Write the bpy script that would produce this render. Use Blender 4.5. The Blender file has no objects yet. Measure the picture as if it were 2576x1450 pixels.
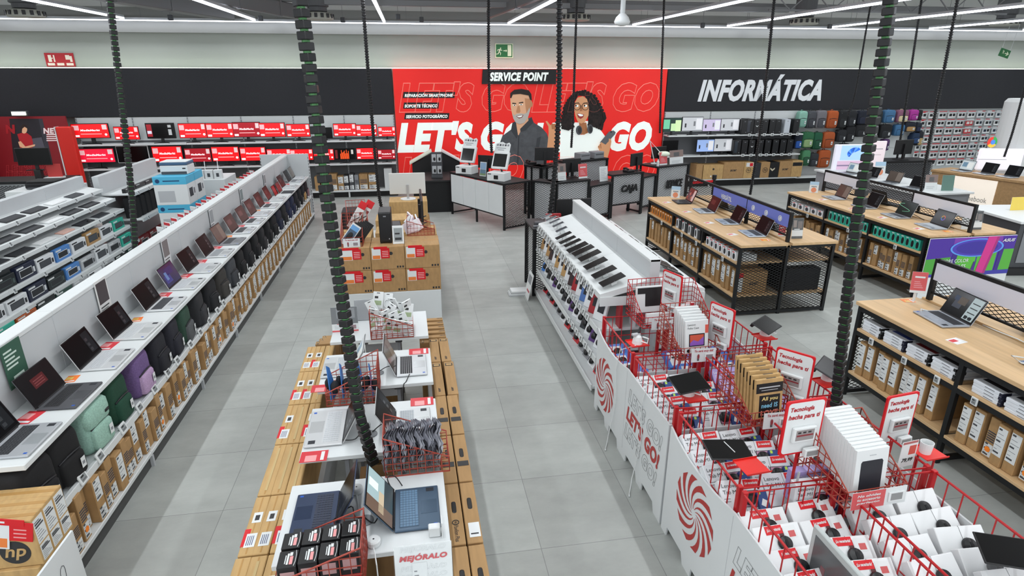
import bpy, math, random
from mathutils import Vector, Matrix, Euler
random.seed(7)
sc = bpy.context.scene
C = sc.collection
PI = math.pi
R = math.radians

# ------------------------------------------------------------------ camera, world, exposure
CAMH = 3.05
cam_data = bpy.data.cameras.new('camera')
cam_data.sensor_width = 36.0
cam_data.lens = 1505.0 / 2576.0 * 36.0
cam_data.clip_end = 200
camera = bpy.data.objects.new('camera', cam_data)
camera.location = (0, 0, CAMH)
camera.rotation_euler = (R(90 - 19.73), 0, R(-9.19))
C.objects.link(camera)
sc.camera = camera
world = bpy.data.worlds.new('world')
sc.world = world
world.use_nodes = True
world.node_tree.nodes['Background'].inputs[0].default_value = (.93, .97, 1, 1)
world.node_tree.nodes['Background'].inputs[1].default_value = 1.35
sc.view_settings.view_transform = 'Standard'
sc.view_settings.look = 'None'
sc.view_settings.gamma = 1
sc.view_settings.use_curve_mapping = False
sc.view_settings.exposure = 0.0
STRIP_POWER = 40.0
STRIP_GLOW = 9.0
WALL_POWER = 7.0
COVE_POWER = 9.0
sc.cycles.max_bounces = 6
sc.cycles.diffuse_bounces = 3
sc.cycles.glossy_bounces = 3
sc.cycles.transmission_bounces = 4
sc.cycles.transparent_max_bounces = 12
sc.cycles.sample_clamp_indirect = 6

# ------------------------------------------------------------------ materials
_mats = {}
def lin(h):
    if isinstance(h, str):
        h = h.lstrip('#')
        h = tuple(int(h[i:i + 2], 16) / 255 for i in (0, 2, 4))
    return tuple((c / 12.92 if c <= .04045 else ((c + .055) / 1.055) ** 2.4) for c in h)
def mat(col, rough=.5, metal=0, emit=0, kind=None, scale=20, amt=.08, spec=.5, alpha=1):
    key = (col, rough, metal, emit, kind, scale, amt, spec, alpha)
    if key in _mats:
        return _mats[key]
    m = bpy.data.materials.new('material')
    _mats[key] = m
    m.use_nodes = True
    nt = m.node_tree
    b = nt.nodes['Principled BSDF']
    c = lin(col)
    b.inputs['Base Color'].default_value = (*c, 1)
    b.inputs['Roughness'].default_value = rough
    b.inputs['Metallic'].default_value = metal
    b.inputs['Specular IOR Level'].default_value = spec
    if alpha < 1:
        b.inputs['Alpha'].default_value = alpha
    if emit:
        b.inputs['Emission Color'].default_value = (*c, 1)
        b.inputs['Emission Strength'].default_value = emit
    N = nt.nodes.new; L = nt.links.new
    if kind:
        tc = N('ShaderNodeTexCoord')
        mp = N('ShaderNodeMapping'); L(tc.outputs['Object'], mp.inputs[0])
        no = N('ShaderNodeTexNoise'); no.inputs['Scale'].default_value = scale; no.inputs['Detail'].default_value = 4
        L(mp.outputs[0], no.inputs['Vector'])
        if kind == 'wood':
            mp.inputs['Scale'].default_value = (1, .08, 1)
        if kind == 'fibre':
            mp.inputs['Scale'].default_value = (1, .15, .4)
        ra = N('ShaderNodeMix'); ra.data_type = 'RGBA'
        d = tuple(max(0, x * (1 - amt * 2)) for x in c)
        e = tuple(min(1, x * (1 + amt)) for x in c)
        ra.inputs[6].default_value = (*d, 1); ra.inputs[7].default_value = (*e, 1)
        mr = N('ShaderNodeMapRange'); mr.inputs[1].default_value = .3; mr.inputs[2].default_value = .7
        L(no.outputs[0], mr.inputs[0]); L(mr.outputs[0], ra.inputs[0])
        L(ra.outputs[2], b.inputs['Base Color'])
        if kind in ('fabric', 'bump'):
            bu = N('ShaderNodeBump'); bu.inputs['Strength'].default_value = .25
            L(no.outputs[0], bu.inputs['Height']); L(bu.outputs[0], b.inputs['Normal'])
    return m
WHITE = mat('#d8dcdd', .45, kind='spot', scale=3, amt=.01)
SHELFW = mat('#dadede', .4, kind='spot', scale=4, amt=.01)
PAPER = mat('#e0e3e3', .5)
PANELG = mat('#c3c7c9', .5, kind='spot', scale=3, amt=.01)
BLACK = mat('#141416', .45)
BLACKM = mat('#17181a', .5, .3)
SOFTBLK = mat('#1b1b1e', .8, kind='fabric', scale=80, amt=.15)
DARK = mat('#2b2c30', .5)
DGREY = mat('#45474b', .5)
MGREY = mat('#85888c', .5)
LGREY = mat('#b7babd', .45)
SILVER = mat('#c4c7cb', .35, .6)
CHROME = mat('#d0d2d4', .18, .9)
SCREEN = mat('#08080a', .2, spec=.3)
EINK = mat('#8f9596', .4)
INK = mat('#2a2a2c', .5)
REDP = mat('#d3121e', .45)
REDM = mat('#b8161d', .38, .1)
COPPER = mat('#a94a3c', .38, .25)
ORANGE = mat('#ff8a1c', .5)
CARD = mat('#af8a5c', .75, kind='fibre', scale=30, amt=.07)
CARD2 = mat('#c4a06a', .7, kind='fibre', scale=26, amt=.08)
CARDD = mat('#8a683f', .8, kind='fibre', scale=30, amt=.07)
TAPE = mat('#b98f56', .25)
OAK = mat('#d3b083', .45, kind='wood', scale=22, amt=.07)
CLEAR = mat('#e6eef0', .08, alpha=.06)
GREENC = mat('#2c7a3f', .5)
TEAL = mat('#35b59d', .5)

# ------------------------------------------------------------------ mesh builder
class MB:
    def __init__(s):
        s.v = []; s.f = []; s.m = []; s.mats = []; s.T = None
    def mi(s, m):
        for i, x in enumerate(s.mats):
            if x is m: return i
        s.mats.append(m); return len(s.mats) - 1
    def add(s, vs, fs, m):
        o = len(s.v); k = s.mi(m)
        if s.T is not None:
            vs = [s.T @ Vector(p) for p in vs]
        s.v += [tuple(p) for p in vs]
        s.f += [tuple(i + o for i in f) for f in fs]
        s.m += [k] * len(fs)
        return s
    def box(s, x0, x1, y0, y1, z0, z1, m, b=0, M=None):
        if b <= 0:
            vs = [(x, y, z) for z in (z0, z1) for y in (y0, y1) for x in (x0, x1)]
            fs = [(0, 2, 3, 1), (4, 5, 7, 6), (0, 1, 5, 4), (2, 6, 7, 3), (0, 4, 6, 2), (1, 3, 7, 5)]
        else:
            b = min(b, (x1 - x0) / 2.1, (y1 - y0) / 2.1, (z1 - z0) / 2.1)
            vs = []; idx = {}
            for i, (X, sx) in enumerate(((x0, 1), (x1, -1))):
                for j, (Y, sy) in enumerate(((y0, 1), (y1, -1))):
                    for k, (Z, sz) in enumerate(((z0, 1), (z1, -1))):
                        for a in range(3):
                            p = [X + sx * b, Y + sy * b, Z + sz * b]
                            p[a] = (X, Y, Z)[a]
                            idx[i, j, k, a] = len(vs); vs.append(tuple(p))
            fs = []
            q = [(0, 0), (1, 0), (1, 1), (0, 1)]
            for a in range(3):
                for h in (0, 1):
                    l = []
                    for (u, w) in q:
                        c = [0, 0, 0]; c[a] = h; c[(a + 1) % 3] = u; c[(a + 2) % 3] = w
                        l.append(idx[c[0], c[1], c[2], a])
                    fs.append(tuple(l if h else l[::-1]))
            for a in range(3):
                b1, b2 = (a + 1) % 3, (a + 2) % 3
                for (u, w) in q:
                    l = []
                    for t, ax in ((0, b1), (1, b1), (1, b2), (0, b2)):
                        c = [0, 0, 0]; c[a] = t; c[b1] = u; c[b2] = w
                        l.append(idx[c[0], c[1], c[2], ax])
                    if (u + w) % 2 == 0: l = l[::-1]
                    fs.append(tuple(l[::-1]))
            for i in (0, 1):
                for j in (0, 1):
                    for k in (0, 1):
                        l = [idx[i, j, k, a] for a in range(3)]
                        fs.append(tuple(l if (i + j + k) % 2 else l[::-1]))
        if M is not None:
            vs = [M @ Vector(p) for p in vs]
        return s.add(vs, fs, m)
    def cbox(s, c, sz, m, b=0, M=None):
        return s.box(c[0] - sz[0] / 2, c[0] + sz[0] / 2, c[1] - sz[1] / 2, c[1] + sz[1] / 2, c[2] - sz[2] / 2, c[2] + sz[2] / 2, m, b, M)
    def tube(s, pts, r, m, n=6, close=False):
        pts = [Vector(p) for p in pts]
        rings = []; N = len(pts); prev = None
        for i, p in enumerate(pts):
            a = pts[i - 1] if i > 0 else (pts[-1] if close else p)
            b = pts[i + 1] if i < N - 1 else (pts[0] if close else p)
            t = b - a
            if t.length < 1e-9: t = Vector((0, 0, 1))
            t.normalize()
            if prev is None:
                u = t.cross(Vector((0, 0, 1)))
                if u.length < .05: u = t.cross(Vector((0, 1, 0)))
            else:
                u = prev - t * prev.dot(t)
                if u.length < 1e-6: u = t.orthogonal()
            u.normalize(); prev = u
            w = t.cross(u)
            rr = r[i] if isinstance(r, (list, tuple)) else r
            rings.append([p + (u * math.cos(2 * PI * (k + .5) / n) + w * math.sin(2 * PI * (k + .5) / n)) * rr for k in range(n)])
        vs = [q for g in rings for q in g]; fs = []
        for i in range(N if close else N - 1):
            j = (i + 1) % N
            for k in range(n):
                l = (k + 1) % n
                fs.append((i * n + k, i * n + l, j * n + l, j * n + k))
        if not close:
            fs.append(tuple(range(n))[::-1]); fs.append(tuple((N - 1) * n + k for k in range(n)))
        return s.add(vs, fs, m)
    def bar(s, a, b, r, m, n=4):
        return s.tube([a, b], r, m, n)
    def lathe(s, prof, m, n=20, c=(0, 0, 0), M=None):
        vs = []; fs = []
        for r, z in prof:
            for k in range(n):
                vs.append(Vector((r * math.cos(2 * PI * k / n), r * math.sin(2 * PI * k / n), z)))
        for i in range(len(prof) - 1):
            for k in range(n):
                l = (k + 1) % n
                fs.append((i * n + k, i * n + l, (i + 1) * n + l, (i + 1) * n + k))
        fs.append(tuple(range(n))[::-1]); fs.append(tuple((len(prof) - 1) * n + k for k in range(n)))
        if M is not None: vs = [M @ p for p in vs]
        return s.add([p + Vector(c) for p in vs], fs, m)
    def quad(s, a, b, c, d, m):
        return s.add([a, b, c, d], [(0, 1, 2, 3)], m)
    def prism(s, pts, o, U, V, W, m):
        """polygon pts (u,v) in plane o+uU+vV, extruded along W"""
        o = Vector(o); U = Vector(U); V = Vector(V); W = Vector(W)
        n = len(pts)
        vs = [o + U * p[0] + V * p[1] for p in pts]
        vs += [p + W for p in vs]
        fs = [tuple(range(n))[::-1], tuple(range(n, 2 * n))]
        fs += [(i, (i + 1) % n, n + (i + 1) % n, n + i) for i in range(n)]
        return s.add(vs, fs, m)
    def blob(s, c, r, m, n1=.5, n2=.5, nu=16, nv=9, M=None):
        """superellipsoid"""
        f = lambda x, e: math.copysign(abs(x) ** e, x)
        vs = []; fs = []
        for i in range(nv + 1):
            a = -PI / 2 + PI * i / nv
            for j in range(nu):
                t = 2 * PI * j / nu
                vs.append(Vector((r[0] * f(math.cos(a), n1) * f(math.cos(t), n2), r[1] * f(math.cos(a), n1) * f(math.sin(t), n2), r[2] * f(math.sin(a), n1))))
        for i in range(nv):
            for j in range(nu):
                k = (j + 1) % nu
                fs.append((i * nu + j, i * nu + k, (i + 1) * nu + k, (i + 1) * nu + j))
        if M is not None: vs = [M @ p for p in vs]
        return s.add([p + Vector(c) for p in vs], fs, m)
    def mesh(s, smooth=False):
        me = bpy.data.meshes.new('mesh')
        me.from_pydata(s.v, [], s.f)
        for m in s.mats: me.materials.append(m)
        me.polygons.foreach_set('material_index', s.m)
        if smooth: me.polygons.foreach_set('use_smooth', [True] * len(s.f))
        me.update()
        return me

def obj(name, mb, parent=None, loc=None, rot=None, smooth=False, label=None):
    me = mb.mesh(smooth) if isinstance(mb, MB) else mb
    o = bpy.data.objects.new(name, me); C.objects.link(o)
    if parent is not None: o.parent = parent
    if loc is not None: o.location = loc
    if rot is not None: o.rotation_euler = rot
    if label: o['label'] = label
    return o
def tag(o, label, cat, group=None):
    o['label'] = label; o['category'] = cat
    if group: o['group'] = group
    return o
def struct(name, mb, **k):
    o = obj(name, mb, **k); o['kind'] = 'structure'; return o
def thing(name, label, cat, loc=(0, 0, 0), rz=0, group=None, rot=None):
    o = bpy.data.objects.new(name, None); C.objects.link(o)
    o.empty_display_size = .1
    o.location = loc; o.rotation_euler = rot if rot is not None else (0, 0, rz)
    return tag(o, label, cat, group)
def dup(root, loc, rz=0, label=None, group=None, rot=None):
    r = root.copy(); C.objects.link(r); r.location = loc
    r.rotation_euler = rot if rot is not None else (0, 0, rz)
    if label: r['label'] = label
    if group: r['group'] = group
    for ch in list(root.children):
        c = ch.copy(); C.objects.link(c); c.parent = r
        for g in list(ch.children):
            d = g.copy(); C.objects.link(d); d.parent = c
    return r
class Kind:
    """builds the first of a kind with build(), copies it afterwards"""
    def __init__(s, build): s.build = build; s.first = None
    def __call__(s, loc, rz=0, label='', group=None, rot=None):
        if s.first is None:
            s.first = o = s.build()
            o.location = loc; o.rotation_euler = rot if rot is not None else (0, 0, rz)
            o['label'] = label
            if group: o['group'] = group
            return o
        return dup(s.first, loc, rz, label, group, rot)
ONES = 'first second third fourth fifth sixth seventh eighth ninth tenth eleventh twelfth thirteenth fourteenth fifteenth sixteenth seventeenth eighteenth nineteenth'.split()
TENS = {2: ('twentieth', 'twenty'), 3: ('thirtieth', 'thirty'), 4: ('fortieth', 'forty'), 5: ('fiftieth', 'fifty'), 6: ('sixtieth', 'sixty'), 7: ('seventieth', 'seventy'), 8: ('eightieth', 'eighty'), 9: ('ninetieth', 'ninety')}
def nth(i):
    """0 -> first"""
    n = i + 1
    if n < 20: return ONES[n - 1]
    t, u = divmod(n, 10)
    if t > 9: return '%dth' % n
    return TENS[t][0] if u == 0 else TENS[t][1] + '-' + ONES[u - 1]

# ------------------------------------------------------------------ lettering
_text = {}
def glyphs(body, bold=.02, shear=.0, outline=0, depth=0):
    key = (body, bold, shear, outline, depth)
    if key not in _text:
        cu = bpy.data.curves.new('text', 'FONT')
        cu.body = body.replace('Ó', 'O'); cu.size = 1; cu.resolution_u = 3
        cu.offset = bold; cu.shear = shear; cu.space_character = 1 + bold * 1.5
        if outline:
            cu.fill_mode = 'NONE'; cu.bevel_depth = outline; cu.bevel_resolution = 0
        else:
            cu.extrude = depth
        ob = bpy.data.objects.new('text', cu)
        me = bpy.data.meshes.new_from_object(ob)
        vs = [tuple(v.co) for v in me.vertices]; fs = [tuple(p.vertices) for p in me.polygons]
        bpy.data.objects.remove(ob); bpy.data.curves.remove(cu); bpy.data.meshes.remove(me)
        for i, ch in enumerate(body):
            if ch == 'Ó' and not outline:   # the accent above this wide letter
                xb = glyphs(body[:i].replace('Ó', 'O') + 'O', bold, shear)[2][1] - .36 + shear * .12; n0 = len(vs); b2 = bold * .5
                vs += [(xb - .08 - b2, .76, depth), (xb + .03, .76, depth), (xb + .2 + b2, .92 + b2, depth), (xb + .03, .92 + b2, depth)]; fs.append((n0, n0 + 1, n0 + 2, n0 + 3))
        if not vs: vs = [(0, 0, 0)]
        xs = [v[0] for v in vs]; ys = [v[1] for v in vs]
        _text[key] = (vs, fs, (min(xs), max(xs), min(ys), max(ys)))
    return _text[key]
def text(mb, body, o, U, V, m, w=None, h=None, bold=.02, shear=0, outline=0, depth=0, align='c', lift=.0015):
    """lettering centred on o (align l: from o), reading along U, up along V; w = width, h = height of its box"""
    vs, fs, (x0, x1, y0, y1) = glyphs(body, bold, shear, outline, depth)
    U = Vector(U).normalized(); V = Vector(V).normalized(); Nn = U.cross(V)
    sx = sy = None
    if w: sx = w / max(1e-6, x1 - x0)
    if h: sy = h / max(1e-6, y1 - y0)
    if sx is None: sx = sy
    if sy is None: sy = sx
    ax = (x0 + x1) / 2 if align == 'c' else x0
    ay = (y0 + y1) / 2
    o = Vector(o) + Nn * lift
    ms = min(sx, sy)
    mb.add([o + U * ((a - ax) * sx) + V * ((b - ay) * sy) + Nn * ((c + depth) * ms) for a, b, c in vs], fs, m)
X_, Y_, Z_ = Vector((1, 0, 0)), Vector((0, 1, 0)), Vector((0, 0, 1))

# a few measured sight lines of the photograph: direction through a photo point, met with a known plane of the shop
_p, _y = R(19.73), R(9.19)
_d = Vector((math.sin(_y) * math.cos(_p), math.cos(_y) * math.cos(_p), -math.sin(_p)))
_r = Vector((math.cos(_y), -math.sin(_y), 0)); _u = _r.cross(_d)
def _ray(x, y): return _d + _r * ((x - 1288) / 1505) - _u * ((y - 725) / 1505)
def AZ(x, y, z):
    v = _ray(x, y); t = (z - CAMH) / v.z; return Vector((v.x * t, v.y * t, z))
def AY(x, y, Y):
    v = _ray(x, y); t = Y / v.y; return Vector((v.x * t, Y, CAMH + v.z * t))
def AX(x, y, X):
    v = _ray(x, y); t = X / v.x; return Vector((X, v.y * t, CAMH + v.z * t))
def expanded(mb, o, U, V, w, h, m, pw=.06, ph=.028, t=.006, depth=.003):
    """expanded-metal lattice w x h from corner o"""
    o = Vector(o); U = Vector(U).normalized(); V = Vector(V).normalized(); Nn = U.cross(V)
    sl = ph / pw
    for sgn in (1, -1):
        k = -w * sl if sgn > 0 else 0
        end = h if sgn > 0 else h + w * sl
        n = int((end - k) / ph) + 1
        for i in range(n + 1):
            c = k + i * ph
            # line v = c + sgn*sl*u , clip to 0..h
            ua, ub = 0, w
            va, vb = c, c + sgn * sl * w
            if sgn > 0:
                if va < 0: ua = -c / sl; va = 0
                if vb > h: ub = (h - c) / sl; vb = h
            else:
                if va > h: ua = (c - h) / sl; va = h
                if vb < 0: ub = c / sl; vb = 0
            if ub - ua < .004: continue
            a = o + U * ua + V * va; b = o + U * ub + V * vb
            dr = (b - a).normalized(); sd = dr.cross(Nn) * (t / 2); dp = Nn * (depth * sgn)
            mb.add([a - sd + dp, b - sd + dp, b + sd + dp, a + sd + dp], [(0, 1, 2, 3)], m)
# ================================================================== room shell
YW = 16.6
def floor_mat():
    m = bpy.data.materials.new('floor_tile'); m.use_nodes = True
    nt = m.node_tree; N = nt.nodes.new; L = nt.links.new; b = nt.nodes['Principled BSDF']
    tc = N('ShaderNodeTexCoord')
    mp = N('ShaderNodeMapping'); L(tc.outputs['Object'], mp.inputs[0])
    mp.inputs['Location'].default_value = (.036, -.164, 0)
    br = N('ShaderNodeTexBrick'); br.offset = 0; br.squash = 1
    br.inputs['Scale'].default_value = 1; br.inputs['Mortar Size'].default_value = .0022; br.inputs['Mortar Smooth'].default_value = .1
    br.inputs['Brick Width'].default_value = .75; br.inputs['Row Height'].default_value = .75; br.inputs['Bias'].default_value = 0
    br.inputs['Color1'].default_value = (*lin('#a3a6a2'), 1); br.inputs['Color2'].default_value = (*lin('#aeb2ae'), 1)
    br.inputs['Mortar'].default_value = (*lin('#7c7f7c'), 1)
    L(mp.outputs[0], br.inputs[0])
    n1 = N('ShaderNodeTexNoise'); n1.inputs['Scale'].default_value = 1.6; n1.inputs['Detail'].default_value = 10; n1.inputs['Roughness'].default_value = .65
    mp2 = N('ShaderNodeMapping'); mp2.inputs['Scale'].default_value = (1, 1.7, 1); L(tc.outputs['Object'], mp2.inputs[0]); L(mp2.outputs[0], n1.inputs[0])
    mr = N('ShaderNodeMapRange'); mr.inputs[1].default_value = .3; mr.inputs[2].default_value = .7; mr.inputs[3].default_value = .8; mr.inputs[4].default_value = 1.08
    L(n1.outputs[0], mr.inputs[0])
    mx = N('ShaderNodeMix'); mx.data_type = 'RGBA'; mx.blend_type = 'MULTIPLY'; mx.inputs[0].default_value = 1
    L(br.outputs[0], mx.inputs[6]); L(mr.outputs[0], mx.inputs[7]); L(mx.outputs[2], b.inputs['Base Color'])
    n2 = N('ShaderNodeTexNoise'); n2.inputs['Scale'].default_value = 9; n2.inputs['Detail'].default_value = 5; L(tc.outputs['Object'], n2.inputs[0])
    r2 = N('ShaderNodeMapRange'); r2.inputs[3].default_value = .42; r2.inputs[4].default_value = .62; L(n2.outputs[0], r2.inputs[0]); L(r2.outputs[0], b.inputs['Roughness'])
    return m
fl = MB(); fl.box(-16, 26, -3, YW + .2, -.1, 0, floor_mat()); struct('floor', fl)
WALLUP = mat('#aeb3ac', .7, kind='spot', scale=.8, amt=.02)
wb = MB(); wb.box(-16, 26, YW, YW + .2, 0, 5.4, WALLUP); struct('wall_back', wb)
wl = MB(); wl.box(-16.2, -16, -3, YW + .2, 0, 5.4, WALLUP); struct('wall_left', wl)
wr = MB(); wr.box(26, 26.2, -3, YW + .2, 0, 5.4, WALLUP); struct('wall_right', wr)
ce = MB(); ce.box(-16, 26, -3, YW + .2, 5.4, 5.5, mat('#d8d9d6', .8, kind='spot', scale=.5, amt=.06)); struct('ceiling', ce)
bh = MB(); bh.box(-16, 26, YW - .22, YW, 3.96, 4.5, mat('#8a8b88', .7)); bh.box(-16, 26, YW - .2, YW, 4.5, 5.4, mat('#cfd0cd', .8)); struct('trim_1', bh)
BAND = mat('#26272c', .75, kind='spot', scale=30, amt=.05)
bd = MB()
for (x0, x1) in ((-16, -.44), (6.93, 26)):
    bd.box(x0, x1, YW - .26, YW, 2.07, 3.17, BAND)
struct('trim_2', bd)
# cove lamp on top of the band, washing the wall above it
cv = MB(); cv.box(-15.9, 25.9, YW - .2, YW - .17, 3.175, 3.185, mat('#f4ffe8', .5, emit=COVE_POWER))
o = obj('cove_light', cv); tag(o, 'thin light line lying on top of the black wall band', 'light')

# ceiling steelwork, ducts, light lines
STEEL = mat('#77787a', .5, .3)
DUCT = mat('#58595b', .6, .2)
def truss(name, x, y0, y1, z, label):
    mb = MB(); h = .45
    for zz in (z, z + h):
        mb.bar((x, y0, zz), (x, y1, zz), .03, STEEL)
    n = int((y1 - y0) / .5)
    for i in range(n):
        a = y0 + i * (y1 - y0) / n; b2 = y0 + (i + 1) * (y1 - y0) / n
        mb.bar((x, a, z if i % 2 else z + h), (x, b2, z + h if i % 2 else z), .015, STEEL)
    tag(obj(name, mb), label, 'roof truss', 'steel roof trusses')
def trussx(x0, x1, y, z, label):
    mb = MB(); h = .45
    for zz in (z, z + h):
        mb.bar((x0, y, zz), (x1, y, zz), .03, STEEL)
    n = int((x1 - x0) / .5)
    for i in range(n):
        a = x0 + i * (x1 - x0) / n; b2 = x0 + (i + 1) * (x1 - x0) / n
        mb.bar((a, y, z if i % 2 else z + h), (b2, y, z + h if i % 2 else z), .015, STEEL)
    tag(obj('roof_truss', mb), label, 'roof truss', 'steel roof trusses')
trussx(8.2, 14.5, 13.9, 4.42, 'steel lattice truss under the ceiling above the white shop word')
trussx(14.8, 20.5, 13.7, 4.42, 'steel lattice truss under the ceiling above the accessory wall')
for i, (x0, x1, y, z, r, lb) in enumerate(((-14, 20, 15.2, 4.62, .07, 'long grey steel beam crossing just before the back wall'), (-2.2, 9, 14.4, 4.48, .06, 'grey steel pipe beam above the red service poster'))):
    mb = MB(); mb.box(x0, x1, y - r, y + r, z - r, z + r, STEEL, .01); tag(obj('ceiling_beam', mb), lb, 'beam')
def sloped(name, a, b2, w, h, label, m=DUCT):
    a = Vector(a); b2 = Vector(b2); mb = MB()
    d = (b2 - a); L = d.length; M = Matrix.Translation(a) @ d.to_track_quat('X', 'Z').to_matrix().to_4x4()
    mb.box(0, L, -w / 2, w / 2, 0, h, m, .02, M=M)
    for k in range(int(L / 1.1)):
        mb.box(k * 1.1 + .5, k * 1.1 + .54, -w / 2 - .012, w / 2 + .012, -.012, h + .012, STEEL, M=M)
    tag(obj(name, mb), label, 'duct')
sloped('ceiling_beam', (-6.6, 12.6, 4.45), (-4.0, 15.9, 4.2), .35, .3, 'broad grey beam slanting to the wall above the red fire sign', STEEL)
sloped('ceiling_beam', (-5.5, 11, 4.5), (-2.4, 15.6, 4.22), .12, .3, 'grey web beam slanting between two light lines', STEEL)
sloped('ceiling_beam', (3.4, 11.5, 4.65), (1.9, 15.2, 4.25), .1, .2, 'grey beam slanting down behind the green exit sign cable', STEEL)
LED = mat('#eef3ff', .4, emit=STRIP_GLOW)
def line_lamp(parent, x, y, z, ly, watts, spread=155, rot=0):
    li = bpy.data.lights.new('line_lamp', 'AREA'); li.shape = 'RECTANGLE'; li.size = .05; li.size_y = ly; li.energy = watts; li.color = (.95, .98, 1); li.spread = R(spread)
    o = bpy.data.objects.new('line_lamp', li); C.objects.link(o); o.location = (x, y, z); o.rotation_euler = (0, 0, rot); o.parent = parent
for i, x in enumerate((-12.3, -9.3, -6.25, -3.46, -.52, 2.48, 5.68, 8.25, 11.2, 14.2, 17.2, 20.2)):
    r_ = thing('light_line', 'long white LED light line, %s from the fire sign end' % nth(i), 'light', (x, 0, 4.2), group='parallel ceiling light lines')
    a = MB(); b2 = MB()
    a.box(-.024, .024, -1.5, 15.85, .034, .085, mat('#b9bcc0', .4, .3))
    for k in range(12):
        y0 = -1.4 + k * 1.437
        b2.box(-.028, .028, y0, y0 + 1.42, 0, .034, LED)
    obj('housing', a, r_); obj('diffuser', b2, r_)
    for k in range(3): line_lamp(r_, 0, 1.3 + 5.8 * k, -.004, 5.7, STRIP_POWER)
    for k in range(5): obj('hanger', MB().bar((0, .5 + 3.6 * k, .07), (0, .5 + 3.6 * k, 1.2), .004, STEEL), r_)
r_ = thing('light_line', 'double LED light line running along the back wall', 'light', (0, 16.15, 4.2))
a = MB(); b2 = MB()
for dy in (0, .14):
    a.box(-15.8, 25.8, dy - .03, dy + .03, .012, .06, mat('#b9bcc0', .4, .3))
    for k in range(28): b2.box(-15.7 + k * 1.48, -15.7 + k * 1.48 + 1.46, dy - .02, dy + .02, 0, .012, mat('#eef3ff', .4, emit=STRIP_GLOW * .7))
obj('housing', a, r_); obj('diffuser', b2, r_)
for k in range(6): line_lamp(r_, -12 + 6 * k, .07, -.004, 5.8, WALL_POWER, rot=PI / 2)
for k in range(14): obj('hanger', MB().bar((-15 + 3 * k, .02, .06), (-15 + 3 * k, .02, 1.2), .004, STEEL), r_)
for i, (x, y) in enumerate(((65, 35), (800, 42), (1448, 45), (2023, 55), (2527, 58))):
    p = AY(x, y, 14.5)
    r_ = thing('air_diffuser', 'round grey duct outlet with slotted skirt, %s along the ceiling from the fire sign' % nth(i), 'air vent', p, group='round duct outlets')
    a = MB(); a.lathe([(.2, .1), (.2, .18), (.24, .2), (.24, 1.15)], DUCT, 24)
    obj('duct_pipe', a, r_, smooth=False)
    a = MB(); a.lathe([(.23, .08), (.3, .06), (.33, -.02), (.31, -.06), (.05, -.07)], mat('#a9a9a0', .5), 32)
    obj('skirt', a, r_)
    for k in range(16): obj('slot', MB().box(.318, .336, -.03, .03, -.035, .05, BLACK, M=Matrix.Rotation(2 * PI * k / 16, 4, 'Z')), r_)
# small ceiling fittings
for i, (x, y, Y) in enumerate(((1001, 38, 14.8), (1060, 45, 15.4), (428, 40, 15.2), (655, 42, 15.2), (862, 46, 15.2), (1768, 60, 15.2), (1937, 62, 15.2), (2088, 63, 15.2))):
    p = AY(x, y, Y); a = MB()
    a.bar((0, 0, 0), (0, 0, .9), .006, STEEL); a.box(-.05, .05, -.04, .04, -.09, .02, DGREY, .01)
    tag(obj('junction_box', a, loc=p), 'small dark junction box hanging under the ceiling, %s from the fire sign side' % nth(i), 'fitting', 'small boxes under the ceiling')
p = AY(1565, 55, 9); r_ = thing('ceiling_sensor', 'white pendant dome on a white pole beneath the ceiling', 'sensor', p)
a = MB(); a.lathe([(.02, .1), (.035, .12), (.03, 1.5)], WHITE, 14); obj('pole', a, r_, smooth=True)
a = MB(); a.lathe([(.03, -.06), (.1, -.04), (.115, 0), (.09, .06), (.04, .11)], WHITE, 24); obj('dome', a, r_, smooth=True)

# signs on the upper wall
GLOWG = mat('#1d6b37', .5)
PALE = mat('#dfe8c8', .5)
r_ = thing('exit_sign', 'green emergency exit sign with running figure on the white wall', 'sign', (2.475, YW - .012, 3.61))
a = MB(); a.box(-.235, .235, -.012, .0, -.175, .175, PALE); a.box(-.215, .215, -.016, -.012, -.155, .155, GLOWG); obj('board', a, r_)
a = MB(); yy = -.019
def fig(mb, s, ox, oz, flip=1):
    P = lambda l: mb.prism([(ox + flip * x * s, oz + z * s) for x, z in (l if flip > 0 else l[::-1])], (0, yy, 0), (1, 0, 0), (0, 0, 1), (0, -.002, 0), PALE)
    P([(-.3 + .12 * math.cos(t * PI / 6) + .42, .85 + .12 * math.sin(t * PI / 6)) for t in range(12)])
    P([(-.15, .7), (.1, .72), (.05, .3), (-.15, .1), (-.3, .15)])
    P([(.1, .7), (.45, .45), (.4, .36), (.05, .55)]); P([(-.15, .7), (-.5, .62), (-.55, .3), (-.46, .3), (-.4, .5), (-.1, .55)])
    P([(-.12, .2), (.2, .0), (.12, -.45), (.02, -.45), (.06, -.05), (-.3, .12)]); P([(-.3, .18), (-.45, -.15), (-.8, -.2), (-.8, -.3), (-.35, -.27), (-.12, .1)])
fig(a, .13, -.11, -.05)
a.prism([(-.02, .01), (.045, .01), (.045, .035), (.075, 0), (.045, -.035), (.045, -.01), (-.02, -.01)][::-1], (0, yy, 0), (1, 0, 0), (0, 0, 1), (0, -.002, 0), PALE)
a.box(.09, .19, yy - .002, yy, -.13, .14, PALE)
obj('pictogram', a, r_)
r_ = thing('exit_sign', 'small green exit sign with arrow hanging tilted on two cords', 'sign', AY(2527, 134, 15.0), rot=(0, R(14), 0))
a = MB(); a.box(-.16, .16, -.01, .01, -.1, .1, GLOWG); obj('board', a, r_)
a = MB(); yy = -.012; fig(a, .07, -.07, .0, -1)
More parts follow.
